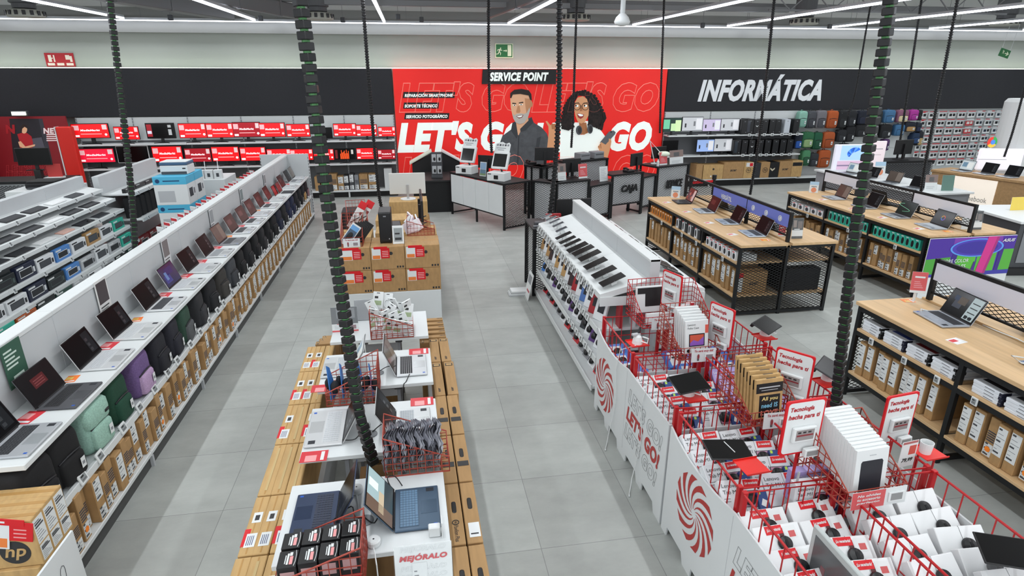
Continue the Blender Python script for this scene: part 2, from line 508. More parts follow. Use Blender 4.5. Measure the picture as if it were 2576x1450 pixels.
a.prism([(.0, .012), (.07, .012), (.04, .05), (.07, .05), (.13, 0), (.07, -.05), (.04, -.05), (.07, -.012), (.0, -.012)][::-1], (0, yy, 0), (1, 0, 0), (0, 0, 1), (0, -.002, 0), PALE)
obj('pictogram', a, r_)
a = MB(); a.bar((-.14, 0, .1), (-.25, 0, .9), .004, WHITE); a.bar((.14, 0, .1), (.05, 0, .9), .004, WHITE); obj('cord', a, r_)
r_ = thing('fire_sign', 'red sign with white fire equipment pictograms high on the wall', 'sign', (-8.1, YW - .01, 3.36))
a = MB(); a.box(-.31, .31, -.012, 0, -.155, .145, mat('#b0202a', .5)); obj('board', a, r_)
a = MB(); yy = -.014; q = mat('#e9dcd0', .5)
for k, x in enumerate((-.2, .0, .2)):
    a.box(x - .075, x + .075, yy - .002, yy, -.13, -.075, q)
a.lathe([(.045, 0), (.045, .12), (.02, .15)], q, 12, c=(0, yy + .02, -.06), M=Matrix.Scale(.1, 4, (0, 1, 0)))
a.box(-.24, -.17, yy - .002, yy, -.05, .1, q); a.box(-.17, -.14, yy - .002, yy, .02, .04, q); a.box(.13, .22, yy - .002, yy, .0, .1, q); a.box(.22, .27, yy - .002, yy, -.05, .08, q); a.box(-.13, -.1, yy - .002, yy, -.05, .1, q)
obj('pictogram', a, r_)
# big wall word
a = MB(); LET = mat('#dfe3e6', .4, emit=.15)
text(a, 'INFORMÁTICA', (9.73, YW - .26, 2.67), X_, Z_, LET, w=3.75, h=.72, bold=.045, shear=.28, depth=.02)
tag(obj('shop_word', a), 'big white slanted raised word on the black band above the computers', 'sign')
# emergency lamp over the booth
r_ = thing('emergency_lamp', 'small lit emergency lamp above the red photo booth', 'lamp', AY(50, 285, 15.8))
a = MB(); a.box(-.17, .17, -.04, .06, -.06, .05, DGREY, .01); obj('housing', a, r_)
a = MB(); a.box(-.14, .14, -.055, -.04, -.04, .03, mat('#f4ffdf', .4, emit=9)); obj('diffuser', a, r_)
# ================================================================== builders shared by several areas
def laptop(body='#c6c9cc', keys='#3a3c40', screen='dark', w=.36, d=.235, lid=105, cat='laptop'):
    """open laptop, base from y=-d (front) to y=0 (hinge)"""
    r_ = thing('laptop', '', 'laptop')
    bm = mat(body, .35, .35); km = mat(keys, .5)
    a = MB(); a.box(-w / 2, w / 2, -d, 0, .003, .018, bm, .004)
    a.box(-w / 2 + .02, -w / 2 + .04, -d + .02, -d + .04, 0, .003, BLACK); a.box(w / 2 - .04, w / 2 - .02, -d + .02, -d + .04, 0, .003, BLACK)
    a.box(-w / 2 + .02, -w / 2 + .04, -.04, -.02, 0, .003, BLACK); a.box(w / 2 - .04, w / 2 - .02, -.04, -.02, 0, .003, BLACK)
    obj('base', a, r_)
    a = MB(); kw = w * .86; a.box(-kw / 2 - .004, kw / 2 + .004, -d * .52 - .004, -.028 + .004, .018, .0186, mat(body, .5, .2))
    nx, ny = 15, 6; dy = (d * .52 - .028) / ny; dx = kw / nx
    for j in range(ny):
        y1 = -.028 - j * dy
        if j == ny - 1:
            cells = [(0, 1), (1, 2), (2, 3), (3, 4), (4, 9), (9, 10), (10, 11), (11, 12), (12, 13), (13, 14), (14, 15)]
        else: cells = [(i, i + 1) for i in range(nx)]
        for i0, i1 in cells:
            a.box(-kw / 2 + i0 * dx + .0012, -kw / 2 + i1 * dx - .0012, y1 - dy + .0012, y1 - .0012, .0186, .0202, km)
    obj('keyboard', a, r_)
    a = MB(); a.box(-w * .17, w * .15, -d * .95, -d * .58, .018, .0186, mat(body, .22, .45)); obj('touchpad', a, r_)
    a = MB(); a.box(w * .36, w * .45, -d * .9, -d * .72, .018, .0187, mat('#20242c', .4)); a.box(-w * .45, -w * .41, -d * .93, -d * .85, .018, .0187, mat('#1c57b8', .4)); obj('sticker', a, r_)
    t = R(lid - 90); h = d * .98
    M = Matrix.Translation((0, .002, .016)) @ Matrix.Rotation(-t, 4, 'X')
    a = MB(); a.box(-w / 2, w / 2, .0, .007, 0, h, bm, .003, M=M); obj('lid', a, r_)
    a = MB(); a.box(-w * .42, w * .42, -.004, .012, -.004, .008, mat('#2a2b2e', .5), M=M); obj('hinge', a, r_)
    a = MB(); a.box(-w / 2 + .002, w / 2 - .002, -.002, 0, .004, h - .002, mat('#0d0d0f', .35, spec=.3), M=M)
    s0, s1, z0, z1 = -w / 2 + .008, w / 2 - .008, .018, h - .01
    S = lambda x0, x1, za, zb, m, k=0: a.box(s0 + (s1 - s0) * x0, s0 + (s1 - s0) * x1, -.0026 - k * .0004, -.002, z0 + (z1 - z0) * za, z0 + (z1 - z0) * zb, m, M=M)
    if screen == 'dark':
        S(0, 1, 0, 1, mat('#101012', .25, spec=.08)); S(.68, .95, .1, .9, mat('#242629', .25, spec=.08), 1)
        for k in range(3): S(.71 + .0, .8, .16 + .2 * k, .28 + .2 * k, mat('#35383c', .2), 2)
    elif screen == 'red':  # reflection of the red displays, put into the screen colour as glowing maroon
        S(0, 1, 0, 1, mat('#2e1817', .2, emit=.25, spec=.25)); S(.15, .6, .4, .75, mat('#4a2524', .2, emit=.3), 1)
    elif screen == 'reddot':
        S(0, 1, 0, 1, mat('#131215', .2, spec=.25)); S(.3, .7, .4, .75, mat('#4a1518', .2, emit=.3), 1)
        for k in range(3): S(.35, .65, .47 + .08 * k, .5 + .08 * k, mat('#7a3a3c', .2, emit=.2), 2)
    elif screen == 'blue':
        S(0, 1, 0, 1, mat('#15133c', .12, emit=.5)); S(.1, .5, .15, .55, mat('#2a2f6e', .2, emit=.4), 1); S(.3, .8, .5, .85, mat('#201a52', .2, emit=.4), 1); S(.2, .35, .3, .7, mat('#5a78a8', .2, emit=.2), 2)
    elif screen == 'panel':
        S(0, 1, 0, 1, mat('#0c0d10', .12)); S(.66, .97, .03, .97, mat('#9aa8aa', .3, emit=.35), 1)
        S(.2, .45, .3, .65, mat('#3a3f4a', .2), 1); S(.3, .55, .5, .8, mat('#544a40', .2), 2); S(.15, .3, .6, .8, mat('#2b3950', .2), 2)
        for k in range(4): S(.7, .93, .12 + .2 * k, .16 + .2 * k, mat('#2a3030', .2), 2)
        for k in range(2): S(.7 + k * .13, .79 + k * .13, .06, .2, mat('#1d2226', .2), 2)
    elif screen == 'light':
        S(0, 1, 0, 1, mat('#a9b3b5', .2, emit=.45)); S(.1, .45, .3, .8, mat('#5f7f94', .2, emit=.3), 1); S(.5, .9, .15, .85, mat('#cfd3d0', .2, emit=.3), 1)
    elif screen == 'city':
        S(0, 1, 0, 1, mat('#9fb6b8', .2, emit=.35)); S(0, .3, 0, 1, mat('#6e5a4c', .2, emit=.25), 1); S(.3, 1, 0, .35, mat('#3d4c50', .2, emit=.2), 1); S(.55, .75, .6, .95, mat('#dfe8e6', .2, emit=.4), 2); S(.1, .6, .35, .55, mat('#c9b79a', .2, emit=.3), 1)
    elif screen == 'green':
        S(0, 1, 0, 1, mat('#0d1712', .12))
        pts = [(s0 + (s1 - s0) * (.35 + .4 * math.sin(k * .5)), -.0032, z0 + (z1 - z0) * (.2 + .05 * k)) for k in range(13)]
        a.tube([M @ Vector(p) for p in pts], .0022, mat('#7fd0a8', .3, emit=.6), 4)
    elif screen == 'ring':
        S(0, 1, 0, 1, mat('#0b0b0d', .12))
        for k in range(24):
            t0 = 2 * PI * k / 24; c = ('#e0503a', '#d9a63a', '#3a7fe0', '#7a4fd0')[k // 6]
            q = [M @ Vector((math.cos(x) * rr, -.003, (z0 + z1) / 2 + math.sin(x) * rr)) for x, rr in ((t0, .028), (t0 + .26, .028), (t0 + .26, .034), (t0, .034))]
            a.quad(*q, mat(c, .3, emit=.6))
    elif screen == 'brown':
        S(0, 1, 0, 1, mat('#4a4039', .15, emit=.2)); S(.6, .97, .05, .95, mat('#6a6058', .2, emit=.2), 1)
    elif screen == 'art':
        S(0, 1, 0, 1, mat('#5a1d1c', .15, emit=.4))
        for k in range(6): S(.06 + .1 * k, .16 + .1 * k, .1 + .09 * ((k * 5) % 6), .3 + .09 * ((k * 5) % 6), mat(('#a0382e', '#2c1416', '#c86a50')[k % 3], .2, emit=.3), 1)
        S(.7, .97, .05, .95, mat('#c3aaa6', .2, emit=.3), 2)
    obj('screen', a, r_)
    return r_
_lap = {}
def LAPTOP(loc, rz, label, group=None, **k):
    key = tuple(sorted(k.items()))
    if key not in _lap: _lap[key] = Kind(lambda: laptop(**k))
    return _lap[key](loc, rz, label, group)

def price_tag(w=.055, h=.065, t=.012, big=False):
    r_ = thing('price_tag', '', 'price tag')
    a = MB(); a.box(-w / 2, w / 2, -t, 0, 0, h, PAPER, .003); obj('frame', a, r_)
    a = MB(); a.box(-w / 2 + w * .17, w / 2 - w * .17, -t - .001, -t, w * .17, h - w * .17, EINK)
    a.box(-w * .25, w * .1, -t - .0015, -t - .001, h * .6, h * .75, INK); a.box(-w * .25, w * .25, -t - .0015, -t - .001, h * .3, h * .42, mat('#6d6f70', .5)); obj('display', a, r_)
    return r_
TAG = Kind(price_tag)
TAGB = Kind(lambda: price_tag(.09, .075))
TAGL = Kind(lambda: price_tag(.075, .095))
def tilt_rot(rz, tilt):
    """rotation: lean back by tilt about local x, then turn by rz"""
    return (Matrix.Rotation(rz, 4, 'Z') @ Matrix.Rotation(-tilt, 4, 'X')).to_euler()

_cartons = {}
def carton(w, d, h, style='laptop', col=CARD):
    """cardboard box standing on its base, front face at y=-d/2"""
    r_ = thing('cardboard_box', '', 'box')
    a = MB(); a.box(-w / 2, w / 2, -d / 2, d / 2, 0, h, col, .004)
    obj('body', a, r_)
    f = -d / 2 - .0008
    if style in ('label', 'labelhi', 'twolabel', 'dot', 'plainlabel'):
        lb = MB()
        def lab(z0, z1):
            lb.box(-w * .42, w * .42, f - .0006, f, z0, z1, PAPER)
            n = 7
            for k in range(n):
                zz = z1 - (k + .7) * (z1 - z0) / (n + .4)
                lb.box(-w * .36, -w * .36 + w * .72 * (.4 + .6 * ((k * 7) % 5) / 4), f - .001, f - .0006, zz - .002, zz + (.002 if k % 3 else .012), MGREY if k % 3 else DGREY)
        if style == 'label': lab(h * .05, h * .33)
        elif style == 'plainlabel': lab(h * .25, h * .93)
        elif style == 'labelhi': lab(h * .55, h * .97)
        elif style == 'dot': lab(h * .05, h * .36)
        else: lab(h * .04, h * .3); lab(h * .5, h * .96)
        obj('shipping_label', lb, r_)
        if style in ('label', 'dot'):
            p = MB()
            for k in range(5): p.box(-w * .4, w * .4, f - .0006, f, h * (.42 + k * .055), h * (.45 + k * .055), mat('#3a3d48', .6))
            obj('printed_text', p, r_)
        if style == 'dot':
            p = MB(); p.lathe([(w * .28, 0), (w * .28, .001)], ORANGE, 16, M=Matrix.Translation((0, f - .001, h * .22)) @ Matrix.Rotation(PI / 2, 4, 'X')); obj('orange_sticker', p, r_)
        hs = MB(); hs.box(-w * .1, w * .1, -d * .1, d * .1, h, h + .0012, CARDD); obj('handle_slot', hs, r_)
    return r_
def CARTON(loc, rz, label, group, w, d, h, style='label', col=CARD):
    key = (round(w, 3), round(d, 3), round(h, 3), style, col)
    if key not in _cartons: _cartons[key] = Kind(lambda: carton(w, d, h, style, col))
    return _cartons[key](loc, rz, label, group)

def backpack(w, d, h, c1, c2=None, tagged=True, name='backpack'):
    """standing on its base, front at -y"""
    r_ = thing(name, '', 'backpack')
    m1 = mat(c1, .85, kind='fabric', scale=90, amt=.1); m2 = mat(c2 or c1, .85, kind='fabric', scale=90, amt=.1)
    a = MB(); a.blob((0, 0, h / 2), (w / 2, d / 2, h / 2), m1, .36, .42, 24, 14); obj('body', a, r_, smooth=True)
    a = MB(); a.blob((0, -d * .42, h * .3), (w * .38, d * .2, h * .24), m2, .35, .4, 16, 8); obj('front_pocket', a, r_, smooth=True)
    a = MB(); a.tube([(-w * .36, -d * .5, h * .53), (-w * .1, -d * .54, h * .57), (w * .1, -d * .54, h * .57), (w * .36, -d * .5, h * .53)], .006, mat('#26262a', .5), 6); obj('zip', a, r_, smooth=True)
    a = MB(); a.tube([(-w * .1, d * .2, h * .97), (-w * .08, d * .2, h * 1.05), (w * .08, d * .2, h * 1.05), (w * .1, d * .2, h * .97)], .009, m2, 6); obj('handle', a, r_, smooth=True)
    if c1 == '#93b8aa': a = MB(); a.blob((0, -d * .2, h * .74), (w * .47, d * .38, h * .24), m2, .4, .4, 18, 8); a.box(w * .18, w * .34, -d * .585, -d * .57, h * .66, h * .72, BLACK); obj('flap', a, r_, smooth=True)
    a = MB()
    for s in (-1, 1): a.tube([(s * w * .22, d * .45, h * .9), (s * w * .3, d * .75, h * .6), (s * w * .34, d * .6, h * .25), (s * w * .36, d * .35, h * .12)], .014, m1, 6)
    obj('shoulder_strap', a, r_, smooth=True)
    if tagged:
        a = MB(); a.box(w * .1, w * .24, -d * .66, -d * .655, h * .22, h * .42, PAPER); a.box(w * .13, w * .21, -d * .662, -d * .66, h * .28, h * .34, MGREY); obj('hang_tag', a, r_)
    return r_
_packs = {}
def BACKPACK(loc, rz, label, group, w, d, h, c1, c2=None, tagged=True, rot=None):
    key = (w, d, h, c1, c2, tagged)
    if key not in _packs: _packs[key] = Kind(lambda: backpack(w, d, h, c1, c2, tagged))
    return _packs[key](loc, rz, label, group, rot)

# ================================================================== service poster
YP = YW - .28
r_ = thing('service_poster', 'huge red wall poster with a bearded man, a curly haired woman and slogans', 'poster', (0, 0, 0))
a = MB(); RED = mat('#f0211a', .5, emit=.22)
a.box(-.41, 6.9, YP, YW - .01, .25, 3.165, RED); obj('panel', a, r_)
def Q(x, y): return AY(980 + x / 2.589, y / 2.589, YP)
def Q4(x, y): return AY(1330 + x / 3.036, 170 + y / 3.036, YP)
layer = [0]
def flat(mb, pts, m, q=Q):
    """one printed colour area of the poster, ear-clipped by fan from an n-gon"""
    layer[0] += 1
    y = YP - .0008 * layer[0]
    w = [q(*p) for p in pts]
    mb.add([(p.x, y, p.z) for p in w], [tuple(range(len(w)))], m)
def ell(cx, cy, rx, ry, n=20, a0=0): return [(cx + rx * math.cos(2 * PI * k / n + a0), cy + ry * math.sin(2 * PI * k / n + a0)) for k in range(n)]
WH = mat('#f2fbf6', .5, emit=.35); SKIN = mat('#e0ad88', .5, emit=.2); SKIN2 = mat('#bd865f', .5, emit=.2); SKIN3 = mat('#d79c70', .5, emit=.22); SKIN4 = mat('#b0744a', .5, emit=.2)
INKB = mat('#141518', .5)
def row(mb, units, ycen, hh, m, outline=0):
    for x0, x1 in units:
        p = Q((x0 + x1) / 2, ycen); wd = abs(Q(x1, ycen).x - Q(x0, ycen).x); ht = abs(Q(x0, ycen - hh / 2).z - Q(x0, ycen + hh / 2).z)
        text(mb, "LET'S GO", (p.x, YP, p.z), X_, Z_, m, w=wd, h=ht, bold=.06, shear=.25, outline=outline, lift=.002)
for u, yc in (((62, 912), 633), ((930, 1760), 633), ((75, 880), 1110), ((980, 1730), 1110)): a = MB(); row(a, (u,), yc, 205, mat('#ff8c7c', .5, emit=.15), outline=.011); obj('outline_lettering', a, r_)
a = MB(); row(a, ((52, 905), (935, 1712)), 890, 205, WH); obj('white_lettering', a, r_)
a = MB(); b2 = MB()
for tx, x0, x1, yc, h0, h1 in (('SERVICE POINT', 600, 1085, 500, 96, 58), ('REPARACIÓN SMARTPHONE', 85, 427, 619, 40, 26), ('SOPORTE TÉCNICO', 88, 322, 688, 40, 26), ('SERVICIO FOTOGRÁFICO', 95, 390, 757, 40, 26)):
    w = [Q(x0, yc + h0 / 2), Q(x1 - 4, yc + h0 / 2), Q(x1, yc - h0 / 2), Q(x0 + 6, yc - h0 / 2)]
    t = .05 if 'POINT' in tx else .004
    a.add([(p.x, YP - e, p.z) for e in (t, 0) for p in w], [(0, 1, 2, 3), (0, 4, 5, 1), (1, 5, 6, 2), (2, 6, 7, 3), (3, 7, 4, 0)], INKB)
    p = Q((x0 + x1) / 2, yc); wd = (Q(x1, yc).x - Q(x0, yc).x) * (.79 if 'POINT' in tx else .92); ht = Q(x0, yc - h1 / 2).z - Q(x0, yc + h1 / 2).z
    text(b2, tx, (p.x, YP - t, p.z), X_, Z_, WH, w=wd, h=ht, bold=.05, shear=.2, lift=.003)
obj('caption_plate', a, r_); obj('caption_lettering', b2, r_)
layer[0] = 4
man = MB(); SH = mat('#5d6064', .8, kind='spot', scale=8, amt=.12); SH2 = mat('#43464a', .8)
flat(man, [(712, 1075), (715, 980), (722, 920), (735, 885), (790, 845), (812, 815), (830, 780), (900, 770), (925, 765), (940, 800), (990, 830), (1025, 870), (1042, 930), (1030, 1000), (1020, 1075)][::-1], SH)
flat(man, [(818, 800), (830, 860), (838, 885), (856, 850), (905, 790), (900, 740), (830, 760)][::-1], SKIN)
flat(man, [(800, 800), (822, 790), (836, 880), (828, 905), (790, 850)][::-1], SH2); flat(man, [(925, 760), (935, 800), (885, 850), (852, 860), (850, 840), (905, 785)][::-1], SH2)
flat(man, [(838, 880), (846, 880), (838, 1075), (828, 1075)], SH2); flat(man, [(960, 900), (985, 890), (960, 1050), (940, 1060)][::-1], SH2)
mp_ = obj('printed_man', man, r_)
layer[0] = 14
a = MB()
flat(a, [(786, 640), (789, 700), (800, 755), (820, 795), (850, 806), (880, 795), (905, 750), (920, 700), (922, 650), (905, 612), (850, 597), (800, 610)], SKIN)
flat(a, ell(922, 678, 9, 20), SKIN2); flat(a, [(880, 640), (922, 645), (918, 700), (900, 755), (880, 790), (890, 730), (884, 690)][::-1], SKIN2)
flat(a, [(834, 690), (846, 690), (852, 725), (846, 735), (826, 735), (824, 726)][::-1], SKIN2)
flat(a, [(800, 684), (812, 681), (824, 686), (812, 691)][::-1], WH); flat(a, [(842, 681), (856, 677), (870, 681), (856, 687)][::-1], WH)
flat(a, ell(813, 686, 4, 4), INKB); flat(a, ell(856, 682, 4, 4), INKB)
flat(a, [(797, 676), (824, 678), (824, 672), (800, 669)], INKB); flat(a, [(840, 674), (872, 670), (868, 663), (842, 668)], INKB)
obj('face', a, mp_)
a = MB(); BRD = mat('#cfc8bf', .6)
flat(a, [(799, 735), (812, 752), (826, 742), (850, 738), (876, 742), (892, 735), (910, 700), (914, 722), (902, 760), (876, 800), (846, 809), (820, 798), (804, 770)], BRD)
flat(a, [(822, 757), (845, 751), (872, 748), (862, 766), (842, 772)][::-1], mat('#8a3b34', .5)); flat(a, [(827, 758), (846, 754), (866, 751), (858, 762), (842, 765)][::-1], WH)
obj('beard', a, mp_)
a = MB(); flat(a, [(784, 638), (786, 606), (812, 585), (858, 579), (905, 588), (922, 612), (926, 655), (914, 650), (904, 622), (850, 612), (802, 616), (792, 640)], mat('#2a211d', .6)); obj('hair', a, mp_)
# woman
layer[0] = 5
wom = MB()
flat(wom, [(128, 412), (150, 450), (152, 500), (132, 700), (205, 700), (240, 560), (225, 440), (190, 428), (165, 440), (140, 408)][::-1], SKIN3, Q4)
for k in range(3): flat(wom, [(172 + 15 * k, 430), (186 + 15 * k, 428), (190 + 14 * k, 470), (176 + 14 * k, 472)][::-1], SKIN4, Q4)
flat(wom, [(238, 700), (242, 480), (330, 462), (380, 512), (430, 516), (490, 462), (556, 488), (586, 530), (600, 600), (580, 700)][::-1], WH, Q4)
flat(wom, [(385, 420), (440, 420), (450, 500), (420, 514), (385, 508)][::-1], SKIN4, Q4)
wp = obj('printed_woman', wom, r_)
layer[0] = 11
a = MB(); HAIR = mat('#241a17', .7, kind='spot', scale=18, amt=.6)
hp = [(372, 190), (430, 180), (500, 215), (540, 280), (572, 350), (580, 385), (562, 420), (552, 468), (500, 446), (470, 432), (452, 440), (455, 300), (430, 220), (380, 215), (350, 260), (342, 330), (350, 420), (336, 450), (300, 470), (258, 460), (250, 400), (268, 310), (300, 250), (340, 205)]
flat(a, hp[::-1], HAIR, Q4)
for i, (x, y) in enumerate(hp):
    if 455 < x or x < 342 or y < 200:
        x2, y2 = hp[(i + 1) % len(hp)]
        for t in (0, .33, .66): flat(a, ell(x + (x2 - x) * t, y + (y2 - y) * t, 13, 12, 8), HAIR, Q4) if math.hypot(x2 - x, y2 - y) < 110 else None
obj('hair', a, wp)
layer[0] = 80
a = MB()
flat(a, [(350, 262), (372, 228), (410, 218), (440, 240), (456, 300), (452, 365), (425, 415), (395, 428), (368, 410), (352, 370), (344, 320)], SKIN3, Q4)
flat(a, [(362, 352), (380, 348), (418, 358), (412, 378), (392, 392), (372, 380)][::-1], mat('#b03a34', .5), Q4); flat(a, [(367, 355), (385, 352), (413, 361), (405, 371), (385, 371)][::-1], WH, Q4)
flat(a, [(392, 300), (402, 300), (404, 330), (384, 334)][::-1], SKIN4, Q4)
for cx, cy in ((362, 292), (428, 292)):
    flat(a, ell(cx, cy, 13, 9), WH, Q4); flat(a, ell(cx - 6, cy - 1, 6, 7, 12), INKB, Q4)
    flat(a, [(cx - 16, cy - 22), (cx + 16, cy - 26), (cx + 16, cy - 21), (cx - 16, cy - 16)][::-1], INKB, Q4)
obj('face', a, wp)
a = MB()
for cx, cy in ((364, 296), (426, 296)):
    pp = [Q4(*p) for p in ell(cx, cy, 25, 27, 24)]; a.tube([(p.x, YP - .085, p.z) for p in pp], .008, INKB, 4, True)
pp = [Q4(388, 292), Q4(402, 292)]; a.tube([(p.x, YP - .085, p.z) for p in pp], .008, INKB, 4)
obj('glasses', a, wp)
layer[0] = 104
a = MB()
for cx, cy, rx in ((378, 477, 24), (462, 468, 22)):
    a = MB(); flat(a, ell(cx, cy, rx, 36), mat('#55585c', .5), Q4); flat(a, ell(cx + 5, cy, rx * .55, 26), mat('#2c2e31', .5), Q4); obj('headphone_cup', a, wp)
a = MB()
flat(a, [(520, 604), (540, 578), (560, 560), (600, 538), (625, 560), (616, 612), (592, 700), (562, 700)][::-1], SKIN3, Q4)
flat(a, [(536, 570), (606, 487), (640, 478), (657, 492), (652, 508), (575, 592)][::-1], mat('#6a6e73', .4), Q4); flat(a, ell(622, 490, 6, 6, 10), INKB, Q4)
for k in range(4): flat(a, [(522 + 7 * k, 598 - 18 * k * .6), (560 + 6 * k, 575 + 12 * k * .3), (566 + 6 * k, 590 + 8 * k), (530 + 6 * k, 612 + 2 * k)][::-1], SKIN3 if k % 2 else SKIN4, Q4)
flat(a, [(604, 540), (622, 545), (620, 590), (604, 600)][::-1], SKIN3, Q4)
obj('hand_with_phone', a, wp)

# ================================================================== wall shelving, monitor side
GBACK = mat('#5b5d60', .6); YF = YW - .62
def wall_shelf(name, x0, x1, label, zs=(1.45, .87, .19), white_to=2.05):
    r_ = thing(name, label, 'shelf unit', ((x0 + x1) / 2, YW - .3, 0))
    cx = (x0 + x1) / 2; hx = (x1 - x0) / 2
    a = MB(); a.box(-hx, hx, .06, .1, 1.5, white_to, SHELFW); a.box(-hx, hx, .06, .1, 0, 1.5, GBACK); obj('back_panel', a, r_)
    n = max(1, round((x1 - x0) / 1.25))
    for z in zs[:2]:
        a = MB()
        for k in range(n): a.box(-hx + k * 2 * hx / n + .002, -hx + (k + 1) * 2 * hx / n - .002, -.32, .06, z - .035, z, SHELFW, .004)
        obj('shelf', a, r_)
    a = MB(); a.box(-hx, hx, -.34, .22, zs[2] - .04, zs[2], SHELFW, .004); obj('base_shelf', a, r_)
    a = MB(); a.box(-hx, hx, -.22, .2, 0, zs[2] - .04, BLACK); obj('plinth', a, r_)
    for k in range(n + 1):
        a = MB()
        x = -hx + k * 2 * hx / n
        a.box(x - .015, x + .015, .045, .06, 0, white_to, LGREY)
        for q in range(28): a.box(x - .004, x + .004, .042, .045, .1 + q * .07, .14 + q * .07, BLACK)
        if 0 < k < n: a.box(x - .02, x + .02, -.3, -.26, 0, zs[2] - .04, SHELFW)
        obj('upright', a, r_)
    return r_
wall_shelf('display_shelving', -7.95, -.46, 'long white wall shelving holding the red monitors')
def monitor(kind, w=.6, h=.34):
    r_ = thing('monitor', '', 'monitor')
    fr = PAPER if kind == 'white' else BLACK
    a = MB(); a.box(-w / 2, w / 2, 0, .03, .1, .1 + h, fr, .006); obj('casing', a, r_)
    a = MB(); s = -.003
    B = lambda x0, x1, z0, z1, m, k=1: a.box(-w / 2 + .012 + (w - .024) * x0, -w / 2 + .012 + (w - .024) * x1, s - .0006 * k, s + .003 - .0006, .112 + (h - .024) * z0, .112 + (h - .024) * z1, m)
    B(0, 1, 0, 1, SCREEN, 0)
    if kind in ('red', 'dim', 'pink'):
        c = {'red': '#f5141c', 'dim': '#b40f22', 'pink': '#f0143a'}[kind]
        B(0, 1, 0, 1, mat(c, .3, emit=.62 if kind != 'dim' else .4), 1)
        wt = mat('#ffe9ea', .3, emit=.7)
        text(a, 'MediaMarkt', (0, s - .001, .112 + (h - .024) * .55), X_, Z_, wt, w=w * .52, h=h * .13, bold=.05, shear=.15, lift=.0008)
        B(.02, .2, .55, .9, mat('#f4b9bd', .3, emit=.5), 3); B(.84, .97, .6, .95, mat('#e9cfd0', .3, emit=.5), 3); B(.03, .18, .06, .2, wt, 3); B(.22, .8, .25, .3, mat('#ffb9bb', .3, emit=.5), 3)
        a.lathe([(h * .08, 0), (h * .08, .001)], wt, 14, M=Matrix.Translation((w * .4, s - .0015, .1 + h * .25)) @ Matrix.Rotation(PI / 2, 4, 'X'))
    elif kind == 'info':
        B(.02, .2, .1, .95, mat('#a3202c', .3, emit=.4), 2); B(.03, .18, .3, .5, mat('#dfe3f5', .3, emit=.4), 3); B(.78, .9, .2, .6, PAPER, 2); B(.78, .9, .72, .9, PAPER, 2)
    elif kind == 'game':
        for k in range(9): B(.27 + .05 * k, .305 + .05 * k, .05, .55 + .35 * math.sin(k * 1.3) ** 2, mat('#e8501c', .3, emit=.8), 2)
        B(.02, .14, .1, .9, mat('#7a2024', .3, emit=.3), 2); B(.82, .93, .5, .9, mat('#d8d2cc', .3, emit=.4), 2)
    elif kind == 'green':
        B(0, 1, 0, 1, mat('#1d3a33', .3, emit=.3), 1); B(0, .35, .2, .9, mat('#6cc09a', .3, emit=.5), 2); B(.42, .68, .05, .6, mat('#b9d8a4', .3, emit=.6), 2); B(.66, .98, .02, .85, mat('#c4dca8', .3, emit=.6), 2)
    elif kind in ('grey', 'lilac', 'blue', 'white'):
        if kind != 'white':
            B(0, 1, 0, 1, mat({'grey': '#b9bcc0', 'lilac': '#bdb2cf', 'blue': '#93aee0'}[kind], .3, emit=.5), 1)
            B(.12, .2, .25, .55, mat('#33353a', .3), 2); B(.68, .96, .12, .9, mat('#d9dade', .3, emit=.5), 2); B(.55, .64, .35, .7, mat('#7d7f84', .3, emit=.2), 2)
    obj('screen', a, r_)
    a = MB(); a.box(-.03, .03, .03, .06, .02, .3, fr); obj('stand', a, r_)
    a = MB(); a.tube([(-.16, -.05, .008), (0, .06, .012), (.16, -.05, .008)], .009, fr, 6); a.box(-.09, .09, .0, .1, 0, .012, fr, .004); obj('foot', a, r_)
    return r_
_mon = {}
def MON(kind, x0, x1, yb, Y, zs, label, asp=.565):
    """monitor whose photo span is x0..x1 at depth Y standing on a shelf at zs"""
    p0 = AY(x0, yb, Y); p1 = AY(x1, yb, Y)
    key = (kind, asp)
    if key not in _mon: _mon[key] = Kind(lambda: monitor(kind, .6, .6 * asp))
    o = _mon[key](((p0.x + p1.x) / 2, Y, zs), 0, label, 'monitors on the wall shelves')
    s = (p1.x - p0.x) / .6; o.scale = (s, s, s)
    return o
top = [(183, 278, 'red', .42), (289, 352, 'red', .56), (370, 443, 'info', .56), (452, 522, 'red', .56), (521, 590, 'red', .56), (588, 658, 'dim', .56), (654, 720, 'red', .56), (722, 782, 'red', .56), (806, 837, 'off', .9), (840, 898, 'red', .56), (897, 950, 'red', .56), (952, 996, 'red', .56)]
for i, (x0, x1, k, asp) in enumerate(top):
    lb = {'info': 'black monitor showing price panels between red monitors, top wall shelf', 'off': 'small switched-off black monitor on the top wall shelf'}.get(k, '%s red-screened monitor from the booth end of the top wall shelf' % nth(i))
    MON(k, x0, x1, 345, 16.12, 1.45, lb, asp)
low = [(198, 292, 'pink', .42), (297, 378, 'white', .56), (386, 463, 'red', .56), (467, 534, 'dim', .56), (535, 605, 'red', .56), (606, 672, 'red', .56), (673, 735, 'red', .5), (731, 790, 'red', .5), (790, 842, 'red', .56), (843, 895, 'game', .56), (898, 950, 'red', .56), (951, 996, 'dim', .56)]
for i, (x0, x1, k, asp) in enumerate(low):
    lb = {'white': 'white-framed monitor with a black screen on the lower wall shelf', 'game': 'monitor with an orange game picture on the lower wall shelf'}.get(k, '%s red-screened monitor from the booth end of the lower wall shelf' % nth(i))
    MON(k, x0, x1, 405, 16.12, .87, lb, asp)
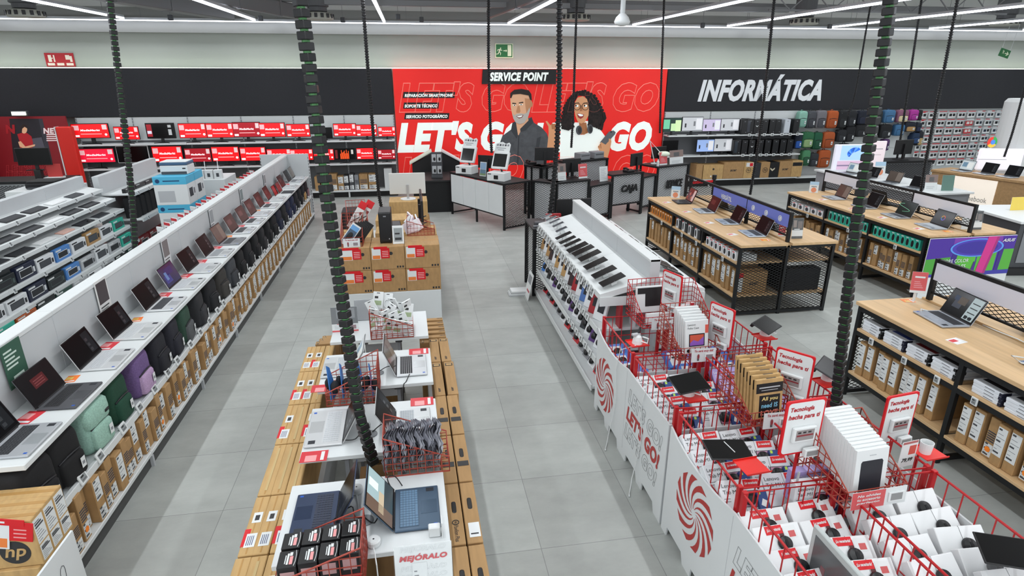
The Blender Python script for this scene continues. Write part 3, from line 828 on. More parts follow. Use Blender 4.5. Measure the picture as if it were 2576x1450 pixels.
# boxes on the base shelf
for i, (x0, x1, h, c, st) in enumerate(((500, 519, .38, PAPER, 'labelhi'), (521, 541, .38, PAPER, 'labelhi'), (543, 561, .37, PAPER, 'labelhi'), (563, 583, .38, CARD, 'dot'), (585, 606, .36, CARD2, 'label'), (608, 628, .36, CARD, 'label'), (793, 806, .36, CARD, 'plain'), (808, 817, .35, CARDD, 'label'), (829, 850, .42, CARD, 'label'), (851, 866, .36, CARD, 'twolabel'), (866, 879, .38, DARK, 'twolabel'), (880, 892, .41, DGREY, 'twolabel'), (893, 904, .38, MGREY, 'label'), (905, 927, .4, CARD, 'label'), (928, 950, .4, CARD, 'twolabel'))):
    p0 = AY(x0, 470, 16.05); p1 = AY(x1, 470, 16.05)
    cn = {id(PAPER): 'white', id(CARD): 'brown', id(CARD2): 'pale brown', id(CARDD): 'dark brown', id(DARK): 'black', id(DGREY): 'dark grey', id(MGREY): 'grey'}[id(c)]
    CARTON(((p0.x + p1.x) / 2, 16.18, .19), 0, '%s box, %s along the base shelf under the red monitors' % (cn, nth(i)), 'boxes under the monitors', p1.x - p0.x - .005, .3, h, st, c)
CARTON((AY(978, 470, 16.05).x, 16.2, .19), 0, 'tall white box with a stand drawing beside the red poster', 'boxes under the monitors', .2, .2, .52, 'plain', PAPER)

# ================================================================== wall shelving, computer side
wall_shelf('display_shelving', 6.95, 11.0, 'white wall shelving with black computer towers and light monitors', (1.44, .88, .22))
def Wp(x, y): return (1640 + x / 5.8, 250 + y / 5.8)
for (x0, x1, k, asp, zs, lb) in ((162, 432, 'green', .7, 1.44, 'all-in-one computer with green screen on the top shelf beside the red poster'), (435, 742, 'grey', .62, 1.44, 'largest grey-screened computer on the top shelf beside the green one'), (738, 1002, 'lilac', .62, 1.44, 'lilac-screened computer on the top wall shelf'), (1000, 1272, 'grey', .6, 1.44, 'black-framed grey-screened computer on the top shelf beside the towers'),
                                (180, 410, 'off', .75, .88, 'switched-off dark screen on the middle shelf behind the white desk lamp'), (680, 938, 'blue', .66, .88, 'computer with a light blue screen on the middle wall shelf'), (935, 1200, 'grey', .66, .88, 'grey-screened computer on the middle shelf beside the black towers')):
    q0 = Wp(x0, 400); q1 = Wp(x1, 400)
    MON(k, q0[0], q1[0], q0[1], 16.1, zs, lb, asp)
def tower(col='#101113', logo=False, glass=False):
    r_ = thing('computer_tower', '', 'computer')
    m = mat(col, .4); a = MB(); a.box(-.09, .09, -.2, .2, .012, .4, m, .008); obj('case', a, r_)
    a = MB(); a.box(-.082, .082, -.206, -.199, .03, .385, mat('#1b1c1f' if col != '#b9bfc6' else '#c9d0d8', .35), .003)
    if logo:
        for s in (-1, 1): a.prism([(0, .0), (s * .035, .03), (s * .035, .048), (0, .02)] if s > 0 else [(0, .0), (0, .02), (s * .035, .048), (s * .035, .03)], (0, -.208, .2), (1, 0, 0), (0, 0, 1), (0, .002, 0), PAPER)
    if glass: a.box(-.07, .0, -.209, -.206, .06, .36, mat('#394048', .1))
    obj('front_panel', a, r_)
    a = MB(); a.box(-.02, .02, -.209, -.205, .34, .355, MGREY); a.lathe([(.008, 0), (.008, .004)], LGREY, 10, M=Matrix.Translation((.05, -.206, .06)) @ Matrix.Rotation(PI / 2, 4, 'X')); obj('button', a, r_)
    a = MB()
    for x in (-.07, .07):
        for y in (-.17, .17): a.box(x - .015, x + .015, y - .02, y + .02, 0, .014, BLACK)
    obj('foot', a, r_)
    return r_
TW = [Kind(lambda: tower()), Kind(lambda: tower(logo=True)), Kind(lambda: tower(glass=True)), Kind(lambda: tower('#b9bfc6'))]
TN = ['black computer tower', 'black computer tower with a white chevron', 'black computer tower with a glass front', 'pale grey computer tower']
n = 0
for zs, lst, sh in ((1.44, ((1340, 0), (1420, 2), (1520, 1), (1640, 0), (1745, 0), (1830, 0), (1960, 3), (2095, 0)), 'top'), (.88, ((1270, 2), (1380, 0), (1485, 1), (1610, 0), (1720, 0), (1835, 0), (1945, 0), (2045, 0)), 'middle')):
    for i, (x, k) in enumerate(lst):
        q = Wp(x, 450); p = AY(q[0], q[1], 16.0)
        o = TW[k]((p.x, 16.15, zs), 0, '%s, %s of the towers on the %s wall shelf' % (TN[k], nth(i), sh), 'computer towers on the wall shelf')
        o.scale = (1.25, .85, 1.05) if k == 2 else (1, .85, 1)
for zs, xs, sh in ((1.44, (1425, 1535, 1640, 1757, 1898, 2018, 2125), 'top'), (.88, (1365, 1485, 1626, 1712, 1818, 1938, 2050), 'middle')):
    for i, x in enumerate(xs):
        q = Wp(x, 500); p = AY(q[0], q[1], 15.97)
        TAGB((p.x, 15.972, zs - .05), 0, '%s price tag along the %s shelf of computer towers' % (nth(i), sh), 'price tags on the computer wall')
for i, (x0, x1, zt, c, st, lb) in enumerate(((640, 738, .42, CARD, 'plain', 'narrow brown box first on the base shelf beside the service desk'), (745, 1040, .4, CARD2, 'plain', 'wide brown box with a round mark on the base shelf'), (1040, 1335, .46, CARD, 'acer', 'widest brown box with a maker word on the base shelf'), (1336, 1475, .45, CARD2, 'hp', 'brown box with red card and round logo on the base shelf'), (1478, 1580, .42, DARK, 'plain', 'black box behind a hanging cable on the base shelf'), (1580, 1712, .44, CARD, 'hp', 'brown box with round logo beside the black chevron box'), (1712, 1845, .43, BLACK, 'chev', 'black box with pale chevron on the base shelf'), (1850, 2030, .45, CARD, 'acer', 'brown box with sideways word near the hanging bags'), (2030, 2185, .46, CARD2, 'dark', 'brown box with black window, last on the base shelf'))):
    q0 = Wp(x0, 1000); q1 = Wp(x1, 1000); p0 = AY(*q0, 15.98); p1 = AY(*q1, 15.98)
    w = p1.x - p0.x - .006
    r_ = thing('cardboard_box', lb, 'box', ((p0.x + p1.x) / 2, 16.15, .22), group='boxes on the computer base shelf')
    a = MB(); a.box(-w / 2, w / 2, -.2, .2, 0, zt, c, .004); obj('body', a, r_)
    a = MB()
    if st == 'acer': text(a, 'acer', (0, -.2, zt * .5), X_, Z_, INK, w=min(.2, w * .5), bold=.03, shear=.2)
    if st == 'hp':
        a.tube([(.07 * math.cos(t * PI / 10), -.202, zt * .5 + .07 * math.sin(t * PI / 10)) for t in range(20)], .006, INK, 4, True); text(a, 'hp', (0, -.2, zt * .5), X_, Z_, INK, h=.08, bold=.02, shear=.3)
        if i == 3: a.box(-w * .3, w * .45, -.203, -.2, zt * .72, zt * .97, PAPER); a.box(.02, w * .4, -.205, -.203, zt * .75, zt * .95, REDP)
    if st == 'chev': 
        for s in (-1, 1): a.prism([(0, 0), (s * .07, .06), (s * .07, .1), (0, .05)] if s > 0 else [(0, 0), (0, .05), (s * .07, .1), (s * .07, .06)], (-w * .2, -.203, zt * .42), (1, 0, 0), (0, 0, 1), (0, .002, 0), mat('#d8cdb4', .5))
    if st == 'dark': a.box(-w * .45, w * .45, -.203, -.2, zt * .68, zt * .9, BLACK)
    if st == 'plain' and i == 1: a.lathe([(.03, 0), (.03, .002)], INK, 14, M=Matrix.Translation((0, -.2, zt * .7)) @ Matrix.Rotation(PI / 2, 4, 'X')); a.box(-.08, -.04, -.202, -.2, .06, .1, PAPER)
    if a.v: obj('printed_mark', a, r_)

# ================================================================== hanging bags and accessory wall
r_ = thing('peg_board', 'white perforated wall with hooks behind the hanging bags and accessories', 'display wall', (15.6, YW - .1, 0))
a = MB(); a.box(-4.6, 4.4, -.02, .05, .2, 2.05, SHELFW); obj('back_panel', a, r_)
a = MB(); a.box(-4.6, 4.4, -.5, -.02, .16, .2, SHELFW, .004); obj('base_shelf', a, r_)
a = MB(); a.box(-4.6, 4.4, -.4, -.02, 0, .16, BLACK); obj('plinth', a, r_)
a = MB()
for k in range(9):
    for z in (1.98, 1.45, .95): obj('hook', MB().bar((-4.4 + .5 * k, -.4, z), (-4.4 + .5 * k, 0, z), .006, CHROME), r_)
def Bp(x, y): return (1960 + x / 3.153, 240 + y / 3.153)
bags = [(197, 130, 255, 72, '#8fc0ae', '#7fb0a0', 'mint backpack'), (268, 130, 262, 72, '#4a4c52', '#3e4046', 'slate grey backpack'), (347, 125, 262, 82, '#77757a', '#4c4c52', 'two-tone grey backpack'), (437, 128, 262, 88, '#b8592a', '#a84f24', 'rust orange backpack'), (517, 125, 262, 75, '#1e2022', '#26282a', 'black backpack with handle'), (590, 125, 250, 72, '#222428', '#2c2e33', 'black backpack with white tag'), (680, 125, 232, 95, '#1d2230', '#23283a', 'navy laptop bag'), (785, 125, 235, 95, '#232a2c', '#202426', 'black messenger bag'), (888, 120, 220, 92, '#46749c', '#3d6a92', 'denim blue backpack'), (992, 120, 215, 98, '#8a5a72', '#d9c9a0', 'checkered backpack'), (1080, 118, 200, 75, '#b03a9a', '#a23490', 'magenta backpack'), (1125, 118, 200, 40, '#1c1c20', '#222222', 'slim black sleeve'),
        (160, 310, 425, 62, '#1c2434', '#2858a8', 'navy bag with blue card'), (238, 295, 418, 95, '#2f6a46', '#8fae78', 'green roll-top backpack'), (318, 300, 430, 70, '#1f5a40', '#1c5039', 'dark green backpack'), (405, 295, 420, 95, '#b2582c', '#9c4a22', 'orange backpack, second row'), (505, 275, 370, 75, '#26282c', '#303236', 'grey-black backpack, second row'), (575, 250, 370, 80, '#1b1c20', '#222327', 'black bag with two white tags'), (660, 235, 330, 95, '#1e1f22', '#27282c', 'wide black briefcase'), (755, 250, 330, 85, '#26282b', '#2f3135', 'charcoal briefcase'), (858, 235, 340, 100, '#1b1c1f', '#2b2d31', 'wide black briefcase with grey flap'), (965, 235, 322, 85, '#40709a', '#396890', 'blue denim briefcase'), (1050, 215, 290, 95, '#1f2430', '#b08a58', 'navy bag with tan stripe'), (1115, 220, 290, 50, '#1f2632', '#27304a', 'dark blue sleeve'),
        (222, 440, 560, 70, '#4d8a62', '#27583c', 'green and pale backpack, bottom row'), (285, 465, 565, 70, '#303338', '#383b41', 'dark grey backpack, bottom row'), (370, 440, 575, 100, '#b4582a', '#a04c20', 'orange backpack, bottom row'), (530, 390, 560, 90, '#1c1d20', '#26272b', 'black backpack, bottom row'), (855, 350, 440, 60, '#5a3a6a', '#4c3060', 'purple bag'), (1095, 300, 385, 70, '#1f3450', '#27426a', 'dark blue briefcase'), (1130, 290, 400, 45, '#20232a', '#b39a6a', 'black bag with tan strap')]
for (cx, y0, y1, wpx, c1, c2, nm) in bags:
    qa = Bp(cx, y0); qb = Bp(cx, y1); pa = AY(*qa, 16.15); pb = AY(*qb, 16.15)
    h = pa.z - pb.z; w = wpx / 3.153 / 1505 * 18.2
    o = BACKPACK((pa.x, 16.22, pb.z), 0, '%s hanging on the back wall beside the computers' % nm, 'bags hanging on the back wall', .3, .16, .45, c1, c2, True)
    o.scale = (1.02 * w / .3, 1.25, 1.04 * h / .45)
def accessory(c='#eceeee', c2='#1d1e22'):
    a = MB(); a.box(-.05, .05, -.02, 0, 0, .13, mat(c, .4), .003); a.box(-.03, .03, -.022, -.02, .03, .08, mat(c2, .4)); a.box(-.05, .05, -.0215, -.02, .1, .13, mat('#d8dcdc' if c != '#eceeee' else '#c8343c', .5))
    return a.mesh()
AM = [accessory(), accessory('#dfe3e6', '#2a3444'), accessory('#c43a40', '#e9e4e0'), accessory('#3f7fc4', '#e9eef2')]
def acc(p, k, label, group, s=1, rot=None):
    o = bpy.data.objects.new('accessory_pack', AM[k]); C.objects.link(o); o.location = p; o.scale = (s, 1, s)
    if rot: o.rotation_euler = rot
    return tag(o, label, 'accessory', group)
for j in range(7):
    z = 1.8 - j * .235
    for i in range(28):
        x = 15.1 + i * .165
        if x > 19.6: break
        k = 2 if i in (9, 10) and j in (1, 2) else 3 if i == 17 and j % 2 == 0 else 0 if i < 11 else (i + j) % 2
        acc((x, 16.34 - .06 * (i % 2), z), k, '%s pack, %s along the %s row of the white accessory wall' % (('white', 'pale', 'red', 'blue')[k], nth(i), nth(j)), 'accessory packs on the wall', 1.5)
    a = MB()
    for i in range(28):
        a.bar((15.1 + i * .165, 16.2, z + .155), (15.1 + i * .165, 16.5, z + .155), .004, CHROME)
    a.box(15.0, 19.7, 16.19, 16.2, z + .15, z + .18, LGREY)
    tag(obj('hook_rail', a), '%s rail of chrome hooks and tags on the accessory wall' % nth(j), 'rail', 'hook rails on the accessory wall')
# ================================================================== long white gondola with laptops
r_ = thing('display_gondola', 'long white double-sided gondola carrying the row of laptops above bags', 'shelf unit', (-2.75, 8.4, 0))
Y0, Y1 = 3.28 - 8.4, 13.66 - 8.4
n = 8; L_ = (Y1 - Y0) / n
for k in range(n):
    a = MB(); a.box(-.05, .05, Y0 + k * L_ + .002, Y0 + (k + 1) * L_ - .002, .0, 1.4, PANELG, .004); a.box(-.06, .06, Y0 + k * L_ + .001, Y0 + (k + 1) * L_ - .001, 1.37, 1.405, SHELFW, .004); obj('spine_panel', a, r_)
    a = MB(); a.box(.05, .46, Y0 + k * L_ + .001, Y0 + (k + 1) * L_ - .001, .905, .945, SHELFW, .005); obj('laptop_shelf', a, r_)
    a = MB(); a.box(.05, .44, Y0 + k * L_ + .001, Y0 + (k + 1) * L_ - .001, .48, .51, SHELFW, .004); a.box(.44, .47, Y0 + k * L_ + .001, Y0 + (k + 1) * L_ - .001, .465, .525, SHELFW, .004); obj('bag_shelf', a, r_)
    a = MB(); a.box(.05, .5, Y0 + k * L_ + .001, Y0 + (k + 1) * L_ - .001, .1, .135, SHELFW, .005); obj('base_shelf', a, r_)
    a = MB(); a.box(-.49, -.05, Y0 + k * L_ + .001, Y0 + (k + 1) * L_ - .001, .7, .73, SHELFW, .004); obj('rear_shelf', a, r_)
    a = MB(); a.box(.46, .505, Y0 + (k + .0) * L_ - .012, Y0 + k * L_ + .012, .0, .1, LGREY); obj('foot', a, r_)
a = MB(); a.box(-.46, .48, Y0, Y1, 0, .1, mat('#4a4b4b', .6)); obj('plinth', a, r_)
a = MB(); a.box(-.5, .5, Y1, Y1 + .04, 0, 1.42, PANELG, .004)
for q in range(20):
    for s in (-.49, .49): a.box(s - .005, s + .005, Y1 - .002, Y1, .08 + q * .065, .115 + q * .065, BLACK)
obj('end_panel', a, r_)
a = MB(); a.box(-.47, .05, Y0 - .02, Y0, 0, 1.38, PANELG); obj('near_end_panel', a, r_)
G1 = 'laptops on the long white shelf'
laps = [(3.54, '#b4b7bb', '#2a2c30', 'dark', 'silver laptop with dark keys and a blue sticker', .37), (4.08, '#55565a', '#1c1d20', 'reddot', 'dark grey laptop with a faint red screen', .36), (4.64, '#d2d4d5', '#c3c6c9', 'dark', 'white-silver laptop with a dark screen', .36), (5.2, '#d6d8d8', '#c9ccce', 'dark', 'pale silver laptop with a dark screen', .36), (5.85, '#d3d5d6', '#33353a', 'dark', 'silver laptop with black keys', .37), (6.44, '#cfd2d2', '#c2c5c8', 'blue', 'silver laptop with a deep blue screen', .36), (7.0, '#cdd0d1', '#bfc3c6', 'dark', 'silver laptop with a black screen', .36), (7.61, '#c9cccd', '#9b9fa3', 'dark', 'silver laptop with a black screen', .36), (8.18, '#8a8d91', '#3a3b40', 'brown', 'grey laptop with a brownish screen', .35), (8.77, '#cdd0d2', '#3c3e43', 'red', 'silver laptop with black keys and a maroon screen', .36), (9.35, '#cdd0d2', '#34363a', 'red', 'silver laptop with black keys and a maroon screen', .35), (9.87, '#d0d2d4', '#bfc2c5', 'red', 'silver laptop with a maroon screen', .35), (10.45, '#d0d2d4', '#393b40', 'red', 'silver laptop with a maroon screen', .35), (11.06, '#d3d5d6', '#bfc2c5', 'red', 'silver laptop with a maroon screen', .35), (12.3, '#d3d5d6', '#bfc2c5', 'red', 'silver laptop with a maroon screen', .35), (12.95, '#c6c9cb', '#7a7d82', 'dark', 'silver laptop with a grey screen', .34), (13.4, '#d3d5d6', '#bfc2c5', 'brown', 'silver laptop with a grey-brown screen', .34)]
for i, (y, b, k, s, lb, w) in enumerate(laps):
    LAPTOP((-2.545, y, .944), PI / 2 + R(random.uniform(-2, 2)), '%s, %s along the long white shelf' % (lb, nth(i)), G1, body=b, keys=k, screen=s, w=w, d=.24, lid=112)
def tablet(w, d, col='#15161a', scr='#0a0a0c', kick=True):
    r_ = thing('tablet', '', 'tablet')
    a = MB(); a.box(-w / 2, w / 2, 0, .008, 0, d, mat(col, .4), .003); obj('body', a, r_)
    a = MB(); a.box(-w / 2 + .008, w / 2 - .008, -.0012, 0, .008, d - .008, mat(scr, .12)); obj('screen', a, r_)
    if kick: a = MB(); a.box(-.05, .05, .0, .09, 0, .006, mat('#c9cccf', .4)); a.bar((0, .085, .003), (0, .01, d * .6), .006, LGREY); obj('stand', a, r_)
    return r_
TABD = Kind(lambda: tablet(.3, .2, '#15161a', '#101114'))
TABR = Kind(lambda: tablet(.28, .19, '#2a2b2f', '#6a1014'))
TABR((-2.52, 11.5, .945), PI / 2, 'dark tablet with a red screen standing between far laptops on the long shelf', G1, rot=tilt_rot(PI / 2, .35))
TABD((-2.5, 11.78, .945), PI / 2, 'black tablet standing with keyboard cover beside the red-screened tablet', G1, rot=tilt_rot(PI / 2, .35))
a = MB(); a.box(-.1, .1, -.14, .14, 0, .008, mat('#2e3036', .6), .002); o = tag(obj('keyboard_cover', a, loc=(-2.38, 11.76, .945)), 'dark grey keyboard cover lying before the far tablets', 'keyboard')
def card(w, d, c1, c2):
    a = MB(); a.box(-w / 2, w / 2, -d / 2, d / 2, 0, .0012, mat(c1, .4)); a.box(-w * .45, w * .1, -d * .1, d * .32, .0012, .0015, mat(c2, .4)); a.box(-w * .4, w * .4, -d * .38, -d * .25, .0012, .0015, PAPER)
    return a.mesh()
CARDR = card(.11, .16, '#d0303a', '#e8a0a0'); CARDO = card(.08, .11, '#f07a2a', '#e8c060'); CARDW = card(.13, .1, '#e9e9e9', '#d0303a')
def flatcard(me, loc, rz, label, group='price cards lying on the displays'):
    o = bpy.data.objects.new('price_card', me); C.objects.link(o); o.location = loc; o.rotation_euler = (0, 0, rz); return tag(o, label, 'price card', group)
for i, y in enumerate((3.83, 4.36, 4.93, 5.5, 6.14, 6.75, 7.3, 7.9, 8.48, 9.06, 9.6, 10.15, 10.75, 12.62)):
    flatcard(CARDO if i in (1, 3, 8, 11) else CARDR, (-2.56, y, .945), R(-10 + (i * 37) % 23), '%s price card from the near end of the long laptop shelf' % nth(i))
# small boards clipped to the spine
def board(w, h, c1, c2, txt=None, fold=True):
    a = MB(); a.box(-w / 2, w / 2, -.004, 0, 0, h, mat(c1, .4)); a.box(-w * .42, w * .42, -.005, -.004, h * .35, h * .93, mat(c2, .4))
    for k in range(3): a.box(-w * .38, w * (.1 + .1 * k), -.0055, -.004, h * (.08 + .08 * k), h * (.11 + .08 * k), INK)
    return a.mesh()
def greenboard():
    a = MB(); a.box(-.105, .105, -.004, 0, 0, .3, mat('#2f5a48', .5)); w = mat('#cfe0d6', .5)
    for k in range(5): a.box(-.085, .0 + .014 * ((k * 3) % 5), -.005, -.004, .245 - .027 * k, .257 - .027 * k, w)
    a.box(-.05, .06, -.005, -.004, .03, .075, w); a.box(-.04, .05, -.0055, -.005, .045, .06, mat('#2f5a48', .5)); return a.mesh()
for i, (x, y, me, lb) in enumerate(((30, 895, greenboard(), 'green notice board clipped to the white spine above the nearest laptops'), (262, 760, board(.2, .32, '#e4e4e2', '#40383c'), 'white poster card with dark figures on the spine'), (418, 638, board(.18, .3, '#d9dadc', '#7c7474'), 'grey poster card on the spine beside the first hanging cable'), (532, 548, board(.16, .28, '#d9dadc', '#9aa0a4'), 'pale poster card on the middle of the spine'), (607, 492, board(.16, .28, '#d9dadc', '#7d8a8c'), 'pale poster card with blue marks on the spine'), (665, 450, board(.15, .25, '#d9dadc', '#8a8c90'), 'pale poster card on the far part of the spine'))):
    p = AX(x, y, -2.69); o = bpy.data.objects.new('notice_board', me); C.objects.link(o); o.location = (-2.688, p.y, 1.09); o.rotation_euler = (0, 0, PI / 2); tag(o, lb, 'sign', 'cards on the gondola spine')
# bags on the middle shelf
BG = [('#141417', None, 'black backpack', .30), ('#121214', None, 'black backpack with a white zip', .30), ('#93b8aa', '#9cc2b2', 'mint green flap backpack', .31), ('#17412f', '#1a4634', 'dark green roll-top backpack', .28), ('#6f5788', '#b99bc0', 'purple backpack with pink pocket', .30), ('#1b1c24', None, 'black-navy backpack', .3), ('#23242e', None, 'dark navy rucksack', .26), ('#2d4a3c', '#55585a', 'grey backpack with green top', .3), ('#2b2c2f', '#343538', 'charcoal backpack', .3), ('#1e1f23', None, 'black backpack', .26), ('#3a3836', '#403e3b', 'brown-grey backpack', .28), ('#44474c', '#3b3e43', 'grey backpack with a white strap', .3), ('#17181b', None, 'black laptop bag', .26), ('#1d1e22', None, 'black backpack', .28), ('#191a1d', None, 'black backpack', .28), ('#222326', '#2a2b2e', 'black backpack with white tags', .28), ('#1b1c1f', None, 'black backpack', .28), ('#16171a', None, 'black laptop bag', .26), ('#1c2030', '#20263c', 'navy backpack', .28), ('#1a1b1e', None, 'black backpack', .28), ('#1c2238', '#222a48', 'navy bag with white labels', .28), ('#1d2440', None, 'blue-black bag', .28), ('#1a1b20', None, 'black bag with tan strap', .28), ('#1a1b1e', None, 'black bag', .28), ('#202126', '#b08a58', 'dark bag with tan pocket', .28), ('#2a2024', '#8a6a70', 'dark bag with mauve pocket', .28)]
for i in range(26):
    c1, c2, nm, w = BG[i]; h = .375 if i < 12 else .36
    y = [3.42, 3.72, 4.12, 4.47, 4.9, 5.28, 5.62, 5.95, 6.38][i] if i < 9 else 6.38 + (i - 8) * .417
    BACKPACK((-2.43, y, .51), PI / 2 + R(((i * 53) % 17) - 8), '%s, %s from the near end of the bag shelf' % (nm, nth(i)), 'bags on the shelf under the laptops', w, .24, h, c1, c2, True)
# boxes on the base shelf
y = 3.36; i = 0; cy = ['label', 'label', 'dot', 'label', 'twolabel', 'label', 'label', 'plainlabel', 'label', 'label', 'twolabel', 'label', 'labelhi', 'label', 'dot', 'labelhi']
while y < 13.5:
    near = y < 7.6; w = (.088, .1, .075)[i % 3] if near else (.07, .06, .08)[i % 3]; h = (.33, .3, .345, .28)[(i * 7) % 4] if near else .3
    st = cy[i % 16] if near else ('plainlabel', 'plainlabel', 'twolabel', 'plainlabel', 'plainlabel')[i % 5]
    if near and i == 2: st = 'dot'
    CARTON((-2.5 + .012 * ((i * 5) % 3) - (.03 if i % 7 == 3 else 0), y, .135), PI / 2, 'brown laptop box, %s from the near end of the base shelf under the bags' % nth(i), 'laptop boxes on the gondola base', w, .44, h, st)
    y += w + (.032 if near and i % 4 == 1 else .018 if near else .014); i += 1
for i in range(34):
    y = 3.42 + i * .3 - (.06 if i % 5 == 2 else 0)
    o = TAGB((-2.275, y, .49), PI / 2, '%s white price tag from the near end of the bag shelf rail' % nth(i), 'price tags on the bag shelf rail', rot=tilt_rot(PI / 2, .3))
# stock at the near end
for i in range(3):
    r_ = thing('cardboard_box', '%s of three brown computer boxes stacked at the near end of the gondola' % ('front', 'middle', 'rear')[i].capitalize(), 'box', (-2.49, 3.02 + i * .101, .5), group='computer boxes at the gondola end')
    a = MB(); a.box(-.36, .36, -.05, .05, 0, .3, CARD2, .004); obj('body', a, r_)
    for zz, hh in ((.02, .1), (.13, .15)):
        a = MB(); a.box(.36, .3612, -.042, .042, zz, zz + hh, PAPER)
        for q in range(8): a.box(.3612, .3618, -.035, -.035 + .07 * (.45 + .55 * ((q * 3) % 4) / 3), zz + hh * (.08 + .11 * q), zz + hh * (.11 + .11 * q) + (.006 if q in (5, 6) else 0), MGREY if q < 5 else DGREY)
        obj('shipping_label', a, r_)
    a = MB(); a.box(-.36, .36, -.012, .012, .3, .3015, TAPE); obj('tape', a, r_)
    if i == 1: a = MB(); a.box(-.2, -.08, -.03, .02, .3015, .3022, PAPER); a.box(-.17, -.11, -.02, .01, .3022, .3026, mat('#8a5a70', .5)); obj('top_label', a, r_)
    if i == 0:
        a = MB(); a.lathe([(.075, 0), (.075, .0015)], INK, 28, M=Matrix.Translation((.24, -.05, .1)) @ Matrix.Rotation(PI / 2, 4, 'X'))
        text(a, 'hp', (.24, -.0515, .1), X_, Z_, CARD2, h=.1, bold=.02, shear=.3); obj('printed_mark', a, r_)
        a = MB(); M = Matrix.Translation((.25, -.055, .24)) @ Matrix.Rotation(R(14), 4, 'Y'); a.box(-.12, .0, -.004, 0, -.11, .05, PAPER, 0, M=M); a.box(.0, .11, -.005, 0, -.05, .07, REDP, 0, M=M); a.box(-.12, .07, -.008, -.004, .05, .09, REDP, 0, M=M); a.box(-.1, -.02, -.0085, -.008, .063, .075, PAPER, 0, M=M); a.box(-.1, -.01, -.0045, -.004, -.1, -.04, mat('#e8803a', .5), 0, M=M)
        for q in range(3): a.box(.02, .08, -.0055, -.005, -.03 + .025 * q, -.022 + .025 * q, mat('#e8a0a0', .5), 0, M=M)
        obj('promo_card', a, r_)
CARTON((-2.5, 3.1, 0), 0, 'large brown box under the three boxes with the red card', 'computer boxes at the gondola end', .7, .3, .498, 'plain', CARD2)
a = MB(); a.prism([(2.72, 0), (2.98, 0), (2.98, .7), (1.7, .7), (1.7, 0), (2.1, 0), (2.2, .06), (2.6, .06)], (-1.95, 0, 0), (0, 1, 0), (0, 0, 1), (-.012, 0, 0), WHITE)
r_ = obj('cardboard_stand', a); tag(r_, 'white cardboard stand with outlined slogan before the stacked computer boxes', 'stand')
a = MB(); text(a, "LET'S GO!", (-1.95, 2.34, .5), (0, 1, 0), Z_, INK, w=1.0, h=.22, bold=.05, shear=.2, outline=.006); obj('lettering', a, r_)

# ================================================================== keyboard gondola
KX = -5.5
r_ = thing('keyboard_gondola', 'stepped white gondola with keyboards on sloped tiers', 'shelf unit', (KX, 8.2, 0))
a0, a1 = 5.3 - 8.2, 11.0 - 8.2
for k in range(5):
    y0 = a0 + k * 1.14; y1 = y0 + 1.138
    a = MB(); a.box(-.05, .05, y0, y1, 0, 1.45, PANELG, .004); obj('spine_panel', a, r_)
tiers = [(.3, 1.22, 1.27), (.46, 1.06, 1.13), (.56, .88, .95), (.63, .6, .6), (.7, .34, .34), (.76, .13, .13)]
for (xf, zf, zb) in tiers:
    for k in range(5):
        y0 = a0 + k * 1.14; y1 = y0 + 1.138
        a = MB(); a.prism([(.05, zb - .03), (xf, zf - .03), (xf, zf), (.05, zb)], (0, y0, 0), (1, 0, 0), (0, 0, 1), (0, y1 - y0, 0), SHELFW); a.box(xf, xf + .012, y0, y1, zf - .045, zf + .008, SHELFW, .003); obj('shelf', a, r_)
a = MB(); a.box(-.5, .72, a0, a1, 0, .1, mat('#4a4b4b', .6)); obj('plinth', a, r_)
a = MB(); a.box(-.48, -.05, a0, a1, 1.2, 1.23, SHELFW); obj('rear_shelf', a, r_)
def keyboard(c, kc, w=.43, d=.135):
    r_ = thing('keyboard', '', 'keyboard')
    a = MB(); a.box(-w / 2, w / 2, -d / 2, d / 2, 0, .012, mat(c, .5), .004); obj('case', a, r_)
    a = MB(); km = mat(kc, .55); nx, ny = 19, 5; dx = (w - .02) / nx; dy = (d - .02) / ny
    for j in range(ny):
        for i in range(nx):
            if j == 0 and 4 < i <= 8: continue
            x0 = -w / 2 + .01 + i * dx; a.box(x0 + .001, x0 + dx * (5 if (j == 0 and i == 4) else 1) - .001, -d / 2 + .01 + j * dy + .001, -d / 2 + .01 + (j + 1) * dy - .001, .012, .016, km)
    obj('key', a, r_)
    return r_
KB = [Kind(lambda: keyboard('#26282b', '#34363a')), Kind(lambda: keyboard('#d9dcdc', '#eceeee', .4, .12)), Kind(lambda: keyboard('#4a4d52', '#3a3d42', .36, .13)), Kind(lambda: keyboard('#d8a99a', '#e6c2b6', .32, .12))]
KN = ['black keyboard', 'white keyboard', 'small dark grey keyboard', 'pink keyboard']
def mouse(c='#202124'):
    a = MB(); a.blob((0, 0, .016), (.031, .052, .019), mat(c, .4), .8, .8, 14, 8); a.box(-.002, .002, .0, .045, .03, .036, MGREY); return a
MOUSE = mouse().mesh(True)
def mouse_at(loc, rz, label, group=None):
    o = bpy.data.objects.new('computer_mouse', MOUSE); C.objects.link(o); o.location = loc; o.rotation_euler = (0, 0, rz); return tag(o, label, 'mouse', group)
seqs = ([0, 1, 0, 2, 0, 1, 0, 0, 1, 2, 0], [0, 1, 0, 0, 0, 0, 0, 1, 0, 0], [0, 0, 1, 0, 0, 0, 1, 3, 0, 2])
